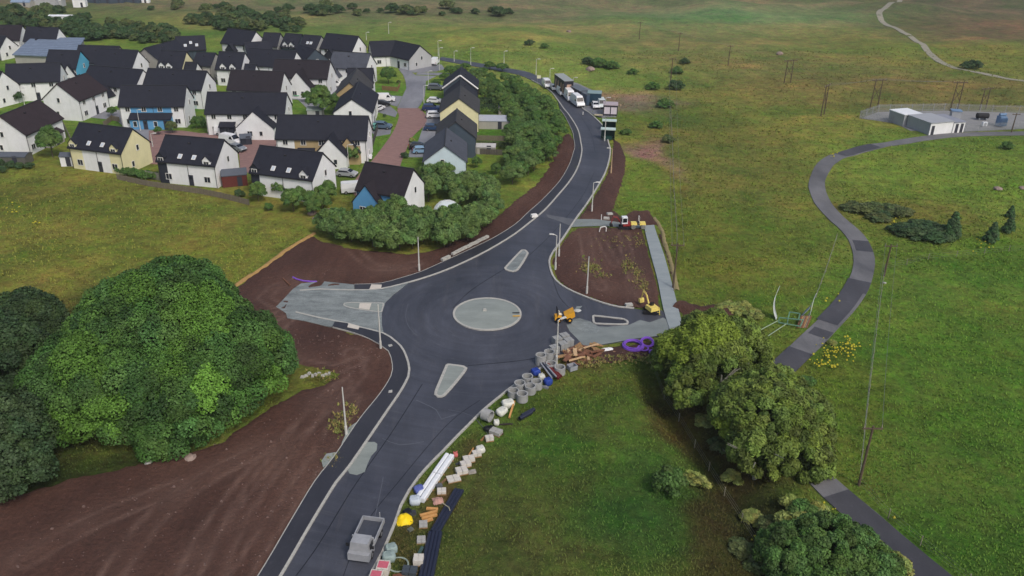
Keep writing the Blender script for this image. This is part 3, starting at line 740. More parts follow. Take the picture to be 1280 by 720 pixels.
def off(px, py, h, base):
    p = P0(px, py, h); return (p[0] - base[0], p[1] - base[1], h)
b0 = P0(196, 468)
macs = [(*off(205, 425, 5.5, b0), 9.5, 8.8, 7.4), (*off(120, 480, 4.2, b0), 6.6, 6.2, 5.2), (*off(290, 455, 4.4, b0), 6.0, 6.0, 5.4),
        (*off(175, 490, 3.6, b0), 7.0, 5.5, 5.0), (*off(225, 505, 3.2, b0), 5.2, 4.6, 4.4), (*off(230, 385, 6.6, b0), 5.2, 5.0, 5.4), (*off(90, 505, 2.8, b0), 4.0, 4.2, 4.0),
        (*off(215, 535, 1.6, b0), 3.0, 3.0, 3.0)]
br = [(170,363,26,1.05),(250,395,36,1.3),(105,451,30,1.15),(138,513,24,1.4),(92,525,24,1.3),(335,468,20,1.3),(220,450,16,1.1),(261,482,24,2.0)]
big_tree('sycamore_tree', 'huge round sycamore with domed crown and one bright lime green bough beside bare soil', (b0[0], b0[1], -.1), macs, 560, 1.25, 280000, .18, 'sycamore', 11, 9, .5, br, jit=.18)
# dark trees at the left edge
for i, (px, py, rx, rz, lab) in enumerate([(14, 470, 5.4, 5.2, 'dark broad tree at left edge above the soil, behind the big sycamore'),
                                          (-12, 560, 6.0, 4.6, 'darkest tree at left edge, lowest down beside the grass bank'),
                                          (48, 415, 3.6, 4.4, 'smaller dark tree between left edge and big sycamore crown')]):
    b = P0(px, py + 34)
    m_ = [(0, 0, rz * .95, rx, rx * .9, rz), (rx * .5, -1.5, rz * .6, rx * .6, rx * .6, rz * .6), (-rx * .5, 1, rz * .7, rx * .6, rx * .6, rz * .65)]
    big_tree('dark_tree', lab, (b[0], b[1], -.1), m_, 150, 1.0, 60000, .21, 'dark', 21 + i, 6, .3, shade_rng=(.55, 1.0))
# pair of ash trees by the lane
b1 = P0(900, 505)
macs = [(*off(885, 450, 3.6, b1), 4.3, 4.2, 4.6), (*off(920, 440, 3.2, b1), 3.6, 3.6, 3.8), (*off(850, 445, 3.0, b1), 2.8, 2.8, 3.0), (*off(885, 425, 4.4, b1), 3.4, 3.0, 3.4), (*off(860, 485, 2.2, b1), 2.2, 2.4, 2.4)]
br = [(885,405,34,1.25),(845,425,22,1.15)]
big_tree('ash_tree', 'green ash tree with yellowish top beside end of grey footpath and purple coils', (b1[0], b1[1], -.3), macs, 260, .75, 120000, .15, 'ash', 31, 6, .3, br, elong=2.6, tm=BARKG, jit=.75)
b2 = P0(945, 592)
macs = [(*off(965, 520, 4.0, b2), 4.8, 4.3, 4.4), (*off(1000, 520, 3.4, b2), 3.4, 3.6, 3.5), (*off(930, 505, 4.2, b2), 3.2, 3.0, 3.2), (*off(965, 490, 4.6, b2), 3.6, 3.2, 3.4), (*off(1010, 560, 2.4, b2), 2.4, 2.6, 2.6), (*off(960, 555, 3.4, b2), 3.2, 2.4, 2.6)]
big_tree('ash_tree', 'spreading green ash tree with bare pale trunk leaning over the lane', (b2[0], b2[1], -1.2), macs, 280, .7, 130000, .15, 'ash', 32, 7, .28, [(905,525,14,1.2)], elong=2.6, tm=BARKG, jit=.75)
# thicket at the bottom right and round bush in the grass
b3 = P0(1035, 705)
macs = [(0, 0, 1.6, 4.4, 3.6, 2.4), (*off(990, 690, 1.6, b3), 2.8, 2.8, 2.0), (*off(1080, 715, 1.2, b3), 3.2, 3.0, 1.8), (*off(1040, 740, 1.0, b3), 4.0, 3, 1.8)]
big_tree('thicket_tree', 'low dense grey green thicket at bottom edge beside the lane', (b3[0], b3[1], -.4), macs, 190, .6, 90000, .13, 'bush', 33, 2.4, .12, elong=1.8, jit=.45)
plant('bush', 'bushdark', G(834, 614), 'round dark green bush standing alone in rough grass near the ditch', 'bush', 'bush', scale=(1.45, 1.45, 1.5), seed=3, crown='foliage')
plant('bush', 'olive', G(868, 606), 'thin pale straggly shrub right of the round bush', 'bush', 'bush', scale=(.8, 1.3, .9), seed=4, crown='foliage')

ORD = ['leftmost', 'second', 'third', 'fourth', 'fifth', 'sixth', 'seventh', 'eighth', 'ninth', 'tenth', 'eleventh', 'twelfth', 'thirteenth', 'fourteenth', 'fifteenth', 'sixteenth', 'seventeenth', 'eighteenth', 'nineteenth', 'twentieth', 'twenty-first', 'twenty-second', 'twenty-third', 'twenty-fourth', 'twenty-fifth', 'twenty-sixth', 'twenty-seventh']
def ordinal(pts, x, y): k = sorted(pts).index((x, y)); return ORD[k] + ('' if k == 0 else ' from the left')
# --- hedge of tall willow scrub between soil and estate
n = 0
def region(poly, count, sd, mind=10):
    r_ = random.Random(sd); out = []; P_ = np.array(poly, float)
    for _ in range(count * 40):
        if len(out) >= count: break
        x = r_.uniform(P_[:, 0].min(), P_[:, 0].max()); y = r_.uniform(P_[:, 1].min(), P_[:, 1].max())
        if not inside(np.array([x]), np.array([y]), poly)[0]: continue
        if any(abs(x - a) * 1.0 + abs(y - b) * 1.6 < mind for a, b in out): continue
        out.append((x, y))
    return sorted(out, key=lambda q: q[1])
HP = region([(402,290),(430,286),(480,292),(540,288),(585,290),(600,278),(612,280),(585,300),(545,312),(505,314),(460,310),(415,300)], 26, 4, 13)
for i, (x, y) in enumerate(HP):
    s = random.uniform(.8, 1.1)
    plant('willow', 'willow', P0(x, y), 'grey green willow shrub, ' + ordinal(HP, x, y) + ', in the hedge above the upper soil', 'willow_shrub', 'shrub', 'willow shrubs in the hedge above the soil', (s, s, s * random.uniform(.9, 1.35)), seed=i % 4)
HP = region([(355,240),(400,238),(440,246),(446,262),(420,272),(380,268),(350,262),(320,258),(318,250),(340,252)], 11, 9, 17)
for i, (x, y) in enumerate(HP):
    s = random.uniform(.6, .9)
    plant('garden', 'birch', P0(x, y), 'bushy garden tree, ' + ordinal(HP, x, y) + ', between the white houses and willow hedge', 'garden_tree', 'tree', 'bushy trees between the houses and the willow hedge', (s, s, s), seed=i % 3)
HP = region([(525,205),(545,212),(580,228),(618,240),(628,262),(606,278),(570,282),(535,264),(528,240)], 17, 12, 17)
for i, (x, y) in enumerate(HP):
    if 534 < x < 586 and y > 258: continue
    s = random.uniform(.8, 1.15)
    plant('garden', 'willow', P0(x, y + 4), 'leafy tree, ' + ordinal(HP, x, y) + ', in the clump behind the pale dome', 'garden_tree', 'tree', 'trees behind the white dome', (s, s, s), seed=i % 3)
for x, y, s, lab in [(462,274,.62,'young tree left in front of the blue walled house'),(480,274,.85,'middle tree in front of the blue walled house'),(496,276,1.1,'tree before the white gable of the blue house'),(512,280,.85,'tree right in front of the white gable end by the dome')]:
    plant('willow', 'willow', P0(x, y + 6), lab, 'willow_tree', 'tree', scale=(s * .8, s * .8, s * 1.15), seed=int(x) % 4)
# --- belt of trees along the main road
belt = [(594,88),(632,98),(660,112),(682,130),(692,150),(697,172),(692,190),(676,206),(656,220),(640,224),(640,200),(636,170),(640,150),(628,132),(600,118),(592,100)]
for i, (x, y) in enumerate(region(belt, 74, 15, 11)):
    s = random.uniform(.5, .8) if y < 140 else random.uniform(.55, .95)
    plant('birch', ['birch', 'willow', 'bush'][(i * 7) % 3], P0(x, y + 6), 'leafy green tree in the belt between estate gardens and main road', 'belt_tree', 'tree', 'trees of the belt beside the main road', (s, s, s * random.uniform(.7, 1.0)), seed=i % 5)
for i, (x, y, s) in enumerate([(563,90,.6),(572,88,.55),(556,97,.5),(570,98,.55),(582,84,.5),(612,84,.6),(628,86,.6),(604,90,.5),(545,104,.45),(560,106,.45)]):
    plant('garden', 'bush', P0(x, y + 3), 'low green shrub beside estate entrance road and dark gabled row', 'shrub', 'shrub', 'shrubs at the estate entrance', (s * 1.4, s * 1.4, s * .9), seed=i % 3)
# --- single garden trees
for x, y, s, k, lf, lab in [
    (66,196,.95,'birch','birch','narrow garden tree between brown roofed white house and cream house'),
    (46,118,.7,'garden','bush','garden tree in front of far left white house row'),
    (24,128,.6,'garden','dark','dark shrub at foot of white gable on far left'),
    (176,204,.62,'garden','bush','small tree against cream gable of cream and white house'),
    (156,216,.6,'bush','olive','pale shrub below cream gable'),
    (401,146,1.15,'birch','birch','large leafy tree behind beige house, beside bright lawn'),
    (418,142,.8,'birch','bush','second leafy tree behind beige house, nearer white gable'),
    (486,104,1.0,'garden','bush','dark round tree beside estate street near grey roofed building'),
    (498,104,.5,'bush','gorse','small brownish tree beside estate street corner'),
    (441,204,.85,'garden','birch','young tree in front of white projecting gable of beige house'),
    (418,198,.5,'garden','birch','slim young tree left of projecting white gable'),
    (246,160,.6,'garden','bush','garden shrub beside the long white house with cross gable'),
    (216,166,.6,'garden','gorse','brownish shrub in front of blue house'),
    (198,168,.4,'garden','bush','small shrub at doorstep of blue house'),
    (506,197,.7,'bush','dark','dark purple shrub at bottom end of brick street'),
    (515,177,.55,'bush','olive','yellow green shrub on right verge of brick street'),
    (481,146,.4,'bush','dark','clipped dark shrub on small front lawn beside street'),
    (40,80,1.2,'bush','bush','bright green tree before the long blue grey roof'),
    (300,246,.8,'bush','dark','dark shrub at end of stone garden wall'),
    (337,262,.7,'bush','bush','round shrub at right end of garden fence')]:
    plant(k, lf, P0(x, y), lab, 'garden_tree' if k != 'bush' else 'garden_shrub', 'tree' if k != 'bush' else 'shrub', scale=(s, s, s), seed=int(x) % 3)
for i in range(9):
    x = 150 + i * 5.5
    plant('bush', 'bush', P0(x, 216 + i * .9), 'clipped green shrub in the row along the stone garden wall', 'hedge_shrub', 'shrub', 'shrubs along the stone garden wall', (.75, .75, .8), seed=i % 3)
for i, (x, y) in enumerate([(6,216),(18,218),(30,219),(8,224),(2,212),(42,219)]):
    plant('bush', 'dark', P0(x - 5, y - 9), 'dark clipped shrub below the leftmost brown roofed house', 'hedge_shrub', 'shrub', 'dark shrubs at left edge', (.8, .8, .7), seed=i % 3)
# --- scrub on the moor beyond the estate
far = []
for poly, cnt, sd in (([(0,12),(60,14),(120,30),(200,34),(210,48),(120,50),(90,44),(0,32)], 66, 3), ([(90,40),(215,40),(218,54),(95,52)], 26, 5), ([(240,22),(300,20),(380,26),(375,40),(280,38),(230,30)], 44, 7),
                       ([(180,8),(300,10),(420,14),(640,16),(640,24),(420,20),(180,14)], 26, 8), ([(330,18),(440,8),(640,12),(660,20),(500,24)], 12, 18)):
    for i, (x, y) in enumerate(region(poly, cnt, sd, 7)): far.append((x, y))
for i, (x, y) in enumerate(far):
    s = random.uniform(1.0, 2.3)
    plant('bush', ['dark', 'gorse', 'dark'][i % 3], G(x, y), 'rounded scrub tree on the moor beyond the houses', 'scrub_tree', 'tree', 'scrub trees on the moor beyond the houses', (s * 1.3, s * 1.3, s), seed=i % 5, trunk=False, crown='crown')
for x, y, s, lf, lab in [(662,56,1.7,'dark','dark round moor shrub above the tree belt'),(681,60,1.4,'bush','low shrub right of the dark round moor shrub'),(734,80,2.2,'dark','dark upright moor tree beside pale boulder'),
    (750,84,2.6,'bush','wide green willow clump right of the upright moor tree'),(764,86,2.4,'bush','right half of wide willow clump on moor'),(791,93,1.6,'bush','small moor shrub right of the willow clump'),
    (856,80,1.6,'dark','dark round shrub high on the moor near single poles'),(846,92,1.8,'bush','pale shrub just below the dark round moor shrub'),(815,112,2.0,'bush','left of two shrubs above the heather'),(846,112,2.4,'dark','right and darker of two shrubs above the heather'),
    (832,134,2.2,'bush','tall shrub at right end of heather patch'),(820,160,1.6,'bush','green shrub below the heather right of bus shelters'),(836,178,1.5,'gorse','brown green shrub near the wire line'),
    (782,168,1.3,'bush','low shrub right behind green bus shelters'),(1216,86,2.6,'dark','dark clump at end of moor track'),(1208,86,2.2,'dark','left part of dark clump at moor track'),
    (1258,186,1.5,'bush','small bright tree beside pole near substation')]:
    plant('bush', lf, G(x, y), lab, 'moor_shrub', 'shrub', scale=(s * .85, s * .85, s * .6), seed=int(x) % 5, crown='foliage')
GP = [(1064,262,1.5),(1076,264,1.7),(1090,262,1.5),(1098,275,1.4),(1118,266,1.5),(1130,268,1.4),(1110,262,1.2),(1128,290,1.7),(1140,294,2.0),(1152,296,2.1),(1166,298,2.0),(1178,294,1.8),(1105,270,1.2),(1146,284,1.6),(1160,286,1.6)]
for i, (x, y, s) in enumerate(GP):
    plant('gorse', 'dark' if i > 6 else 'gorse', G(x, y), 'dark gorse bush, ' + ordinal([q[:2] for q in GP], x, y) + ', in the hollow right of the lane', 'gorse_bush', 'bush', 'gorse bushes in the hollow', (s, s, s * .5), seed=i % 4, crown='foliage', trunk=False)
for x, y, s, lab in [(1188,296,.95,'tallest small conifer behind the gorse bushes'),(1238,302,.75,'small conifer in right field edge, left of the pair'),(1260,290,.65,'smallest conifer at right edge of field'),(1262,272,.5,'tiny conifer high at right edge')]:
    plant('conifer', 'conifer', G(x, y), lab, 'conifer', 'tree', scale=(s, s, s), seed=int(x) % 3)
for i, (x, y) in enumerate([(905,388),(915,390),(925,391),(936,392),(944,396),(930,385),(912,384)]):
    plant('gorse', 'olive', G(x, y), 'grey brown bramble heap beside the derelict green frame', 'bramble', 'bush', 'brambles at the end of the soil bank', (.9, .9, .55), seed=i % 4, crown='foliage', trunk=False)

# --- tufts of grass, ragwort and stones
def tufts(name, n, sd, reg, h, m, colf, spread=1.0, k=3, floor=1.0):
    r_ = np.random.default_rng(sd)
    px = r_.uniform(reg[0], reg[2], n * 2); py = r_.uniform(reg[1], reg[3], n * 2)
    d = FWD[None] + ((px - 640) / FOC)[:, None] * RGT + ((360 - py) / FOC)[:, None] * UPV
    t = -CAM_H / d[:, 2]; x, y = d[:, 0] * t, d[:, 1] * t
    dist = np.full(x.shape, 1e9)
    for poly in FLATS:
        dd = segdist(x, y, poly, True); dd[inside(x, y, poly)] = 0; dist = np.minimum(dist, dd)
    dist = np.minimum(dist, np.maximum(segdist(x, y, wLANE) - 2.0, 0))
    ok = (dist > .15 * floor) & (fbm(x / 6, y / 6, 90, 3) + r_.uniform(-.3, .3, len(x)) > -.12); x, y, t = x[ok][:n], y[ok][:n], t[ok][:n]
    z = T(x, y) - .04; c = colf(x, y); n = len(x); V = []; Cc = []
    for j in range(k):
        a = r_.uniform(0, 6.28, n); s = h * r_.uniform(.5, 1.3, n) * (t / 110) ** .5; w_ = s * .32
        lx, ly = np.cos(a) * s * .7 * spread, np.sin(a) * s * .7 * spread
        p0 = np.stack([x - ly * .35, y + lx * .35, z], 1); p1 = np.stack([x + ly * .35, y - lx * .35, z], 1); p2 = np.stack([x + lx, y + ly, z + s * .8], 1)
        V.append(np.stack([p0, p1, p2], 1)); g = (.7 + .75 * r_.random((n, 1))) * np.ones((1, 3)) * np.array([1.0, 1, .85]); Cc.append(np.repeat((c * g)[:, None], 3, 1))
    V = np.concatenate(V).reshape(-1, 3); Cc = np.concatenate(Cc).reshape(-1, 3)
    return link(name, npmesh(name, V, np.arange(len(V)).reshape(-1, 3), m, {'tint': Cc}), kind='stuff', label=None)
def plain_attr_mat(name, attr='tint'):
    m, t, b = nodes(name); at = N(t, 'ShaderNodeAttribute'); at.attribute_name = attr
    t.links.new(at.outputs['Color'], b.inputs['Base Color']); b.inputs['Roughness'].default_value = .8; b.inputs['Specular IOR Level'].default_value = .15
    return m
BLADE = plain_attr_mat('grass_blades')
o = tufts('rush_tussocks', 6000, 8, (560, 60, 1300, 340), .3, BLADE, lambda x, y: tint(x, y) * np.array([.95, .98, .8]), k=5); tag(o, 'darker rush tussocks dotted over the moor', 'rushes')
o = tufts('grass_tufts', 70000, 3, (-60, 60, 1340, 760), .30, BLADE, lambda x, y: tint(x, y) * np.array([1.2, 1.3, 1.15]))
tag(o, 'rough tufted grass covering the fields and verges', 'grass')
yel = lambda x, y: np.repeat(np.array([lin((178, 170, 48))]), len(x), 0)
V = []; 
def ragwort(name, spots, lab):
    r_ = np.random.default_rng(12); pts = []
    for px, py, s, n in spots:
        for _ in range(n): pts.append((px + r_.normal() * s, py + r_.normal() * s * .5))
    mb = MB()
    for px, py in pts:
        g = G(px, py, 3); r = r_.uniform(.06, .15)
        mb.bar(g, g + Vector((0, 0, .55)), .02, 3, mi=1)
        mb.box(g + Vector((0, 0, .58)), (r * 2, r * 2, r), 0, taper=.5)
    o = mb.build(name, [mat('ragwort_yellow', (178, 170, 48), .8, .15), mat('ragwort_stem', (84, 104, 44), .8, .15)], kind='stuff'); tag(o, lab, 'flowers')
ragwort('ragwort_flowers', [(1035,446,10,26),(1050,440,14,40),(1024,458,6,14),(1064,434,8,18),(1041,462,3,8),(1040,196,3,10),(1118,283,7,16),(1228,308,9,14),(1010,600,5,5),(1030,640,6,6),(15,265,8,12),(45,282,4,6),(940,678,3,2),(1115,652,1,2),(1046,376,5,4)], 'yellow ragwort flowers scattered along the lane and fields')
def stones(name, regs, lab, m, rmin, rmax, sd, z=0.05):
    r_ = random.Random(sd); mb = MB()
    for poly, cnt in regs:
        for x, y in region(poly, cnt, sd, 0.0):
            p = P0(x, y); r = r_.uniform(rmin, rmax) * (1 if r_.random() < .9 else 1.8)
            mb.box((p[0], p[1], z + r * .1), (r * 2, r * 1.5, r * 1.2), 0, Matrix.Translation((0, 0, 0)), .6)
    o = mb.build(name, m, kind='stuff'); tag(o, lab, 'stones')
STONE = mat('field_stone', (140, 124, 116), .9, .25, 1.5)
stones('soil_stones', [([(40,640),(300,540),(440,470),(440,520),(320,715),(0,715)], 260), ([(300,350),(480,330),(540,330),(360,350)], 40), ([(700,300),(800,290),(818,380),(740,370),(695,330)], 160), ([(340,405),(480,430),(470,470),(420,470)], 140), ([(702,450),(820,430),(810,448),(720,456)], 150)], 'small stones scattered over the bare soil', mat('soil_stone', (112, 92, 86), .9, .25, 1.5), .03, .08, 5)

def weeds(name, spots, lab):
    r_ = np.random.default_rng(4); mb = MB()
    for px, py, sx, sy, n in spots:
        for _ in range(n):
            p = P0(px + r_.normal() * sx, py + r_.normal() * sy); s = r_.uniform(.15, .4)
            for k in range(3):
                a = r_.uniform(0, 6.28); mb.add([(p[0] - math.sin(a) * s * .3, p[1] + math.cos(a) * s * .3, -.02), (p[0] + math.sin(a) * s * .3, p[1] - math.cos(a) * s * .3, -.02), (p[0] + math.cos(a) * s, p[1] + math.sin(a) * s, s * .7)], [(0, 1, 2)], int(r_.integers(2)))
    o = mb.build(name, [mat('weed_green', (104, 112, 54), .8, .2), mat('weed_straw', (140, 126, 74), .8, .2)], kind='stuff'); tag(o, lab, 'weeds')
weeds('soil_weeds', [(738,334,6,4,150),(752,345,6,2,50),(786,333,5,5,110),(797,345,4,5,90),(806,358,4,4,60),(424,530,7,7,120),(438,515,5,6,60),(770,300,14,5,60),(405,470,8,4,60),(416,575,5,5,40),(740,452,18,4,160),(790,448,14,3,120),(800,300,5,6,40)], 'weeds and grass patches growing on the bare soil')

for i, (x, y, s, k, lf) in enumerate([(992,636,.9,'bush','olive'),(1006,648,1.1,'bush','bush'),(1000,662,1.2,'gorse','olive'),(1085,690,1.0,'bush','olive'),(1100,704,1.1,'bush','bush'),(1112,716,1.2,'bush','olive'),(1022,640,.7,'bush','olive'),(965,660,.8,'gorse','gorse'),
    (940,650,.7,'gorse','olive'),(925,690,.8,'gorse','gorse'),(950,712,1.0,'bush','gorse'),(900,560,.8,'gorse','gorse'),(880,530,.7,'gorse','olive'),(915,600,.7,'gorse','olive'),(845,480,.6,'gorse','gorse'),(835,462,.6,'bush','olive'),(1040,430,.4,'gorse','olive'),(1010,480,.7,'bush','bush'),(1020,500,.5,'gorse','olive')]):
    plant(k, lf, G(x, y), ['pale', 'green', 'low'][i % 3] + ' ragged scrub bush, ' + ORD[i] + ' counting down the strip between overgrown ditch and lane', 'scrub_bush', 'bush', 'scrub along the ditch and lane', (s * 1.2, s * 1.2, s * .8), seed=i % 4, crown='foliage', trunk=False)
for x, y, s, lab in [(140,142,.5,'small green garden tree behind the broad gabled house'),(262,112,.45,'small garden tree left end behind longest white house'),(92,118,.5,'small tree between far left white row and broad gabled house'),(200,98,.4,'little tree in front of pale blue bay house'),(330,122,.35,'shrub in the yard behind the longest white house'),(428,92,.5,'garden tree before the grey roofed white house'),(300,80,.35,'small shrub between dormered house and annex'),(384,124,.6,'leafy tree left of big tree behind beige terrace'),(596,206,.5,'shrub on lawn beside nearest slate house in right row'),(620,214,.5,'second shrub on lawn in right row garden'),(604,230,.6,'garden tree at bottom of the right row lawns')]:
    plant('garden', 'bush', P0(x, y + 3), lab, 'garden_tree', 'tree', scale=(s, s, s), seed=int(x) % 3)
# ------------------------------------------------------------ houses
WL = {k: wall_mat('render_' + k, c) for k, c in dict(white=(232, 234, 236), cream=(226, 220, 178), beige=(176, 156, 118), blue=(98, 158, 204), paleblue=(196, 214, 222),
      dark=(50, 54, 64), stone=(168, 166, 160), slate=(72, 84, 96), turq=(92, 172, 204), grey=(176, 178, 180)).items()}
RF = {k: roof_mat('slates_' + k, c) for k, c in dict(slate=(38, 40, 50), brown=(50, 42, 46), plum=(42, 38, 44), grey=(74, 78, 88), light=(112, 126, 146), tan=(64, 64, 66)).items()}
FRAME = mat('window_frame', (214, 214, 212), .6, .05); PANE = mat('window_glass', (34, 40, 50), .15, .2, 2, spec=.6)
GUT = mat('gutter', (46, 46, 50), .6, .1); DOORM = mat('door_paint', (54, 56, 66), .6, .1); WTRIM = mat('white_board', (216, 216, 214), .7, .08)
_wc = {}
def window(parent, x, y, z, w, h, face='f', mull=1):
    """face: f = towards local -y, a / b = gable at low / high x, r = towards +y"""
    key = (round(w, 2), round(h, 2), mull)
    if key not in _wc:
        f = MB(); t = .09
        f.box((0, 0, h / 2), (w + .1, .1, t)); f.box((0, 0, -h / 2), (w + .22, .16, t)); f.box((-w / 2, 0, 0), (t, .1, h)); f.box((w / 2, 0, 0), (t, .1, h))
        for i in range(mull): f.box((-w / 2 + w * (i + 1) / (mull + 1), 0, 0), (.07, .09, h))
        p = MB(); p.box((0, 0, 0), (w - .05, .05, h - .05))
        _wc[key] = (f.mesh('window', FRAME), p.mesh('pane', PANE))
    rot = {'f': 0, 'r': math.pi, 'a': -math.pi / 2, 'b': math.pi / 2}[face]
    o = link('window', _wc[key][0], parent, (x, y, z), rot); link('pane', _wc[key][1], o)
    return o
_dc = {}
def door(parent, x, y, face='f', m=None):
    if 'd' not in _dc:
        d = MB(); d.box((0, 0, 1.05), (.95, .08, 2.1)); _dc['d'] = d.mesh('door', DOORM)
        g = MB(); g.box((0, -.05, 1.55), (.4, .03, .6)); _dc['g'] = g.mesh('pane', PANE)
    rot = {'f': 0, 'r': math.pi, 'a': -math.pi / 2, 'b': math.pi / 2}[face]
    o = link('door', _dc['d'], parent, (x, y, 0), rot); link('pane', _dc['g'], o)
    return o
def roof_on(parent, L, W, ze, zr, m, name='roof', axis='x', c=(0, 0), over=.3, gov=.22, hip=False):
    """double slope roof; ridge along x (or y) through c"""
    mb = MB(); hw = W / 2; dz = zr - ze; ov = over; k = dz / hw; th = .16
    prof = [(-hw - ov, ze - ov * k), (0, zr), (hw + ov, ze - ov * k), (hw + ov, ze - ov * k + th), (0, zr + th * 1.25), (-hw - ov, ze - ov * k + th)]
    l0, l1 = -L / 2 - gov, L / 2 + gov
    if axis == 'x': M = Matrix.Translation((c[0], c[1], 0)); mb.prism(prof, l0, l1, 0, M, axis='x')
    else: M = Matrix.Translation((c[0], c[1], 0)); mb.prism(prof, l0, l1, 0, M, axis='y')
    return mb.build(name, m, parent)
def ridge(parent, L, zr, axis='x', c=(0, 0), m=None):
    mb = MB(); d = (L + .44, .24, .1) if axis == 'x' else (.24, L + .44, .1)
    mb.box((c[0], c[1], zr + .22), d); return mb.build('ridge_tiles', m or GUT, parent)
def gable_body(parent, x0, x1, W, ze, zr, m, cap0=True, cap1=True, cy=0, name='wall', dy=0.0):
    prof = [(cy - W / 2 - dy, -.4), (cy + W / 2 + dy, -.4), (cy + W / 2 + dy, ze), (cy, zr), (cy - W / 2 - dy, ze)]
    mb = MB(); mb.prism(prof, x0, x1, axis='x'); return mb.build(name, m, parent)
def dormer(parent, x, W, ze, zr, wm, rm, w=1.7, up=1.35, win=True):
    """wall-head dormer breaking the eaves at the front"""
    y = -W / 2; k = (zr - ze) / (W / 2); zt = ze + up * .55; za = ze + up + .25
    dep = (za - ze) / k + .1
    mb = MB(); prof = [(x - w / 2, ze - .5), (x + w / 2, ze - .5), (x + w / 2, zt), (x, za), (x - w / 2, zt)]
    mb.prism(prof, y - .06, y + dep); d = mb.build('dormer', wm, parent)
    r = MB(); t = .1; o = .14
    prof = [(x - w / 2 - o, zt - o), (x, za + .02), (x + w / 2 + o, zt - o), (x + w / 2 + o, zt - o + t), (x, za + .16), (x - w / 2 - o, zt - o + t)]
    r.prism(prof, y - .2, y + dep + .4); r.build('dormer_roof', rm, d)
    if win:
        f = window(parent, x, y - .1, ze + .1, w * .62, 1.0, 'f', 1)
    return d
def skylight(parent, x, W, ze, zr, v, m=None, w=.8, side=-1):
    a = math.atan2(zr - ze, W / 2); y = side * W / 2 * (1 - v); z = ze + (zr - ze) * v
    mb = MB(); M = Matrix.Translation((x, y, z)) @ Matrix.Rotation(-side * a, 4, 'X')
    mb.box((0, 0, .27), (w, 1.0, .1), 0, M); mb.box((0, 0, .33), (w * .7, .8, .02), 1, M)
    return mb.build('skylight', [WTRIM, m or mat('skylight_glass', (180, 190, 200), .2, .1, spec=.6)], parent)

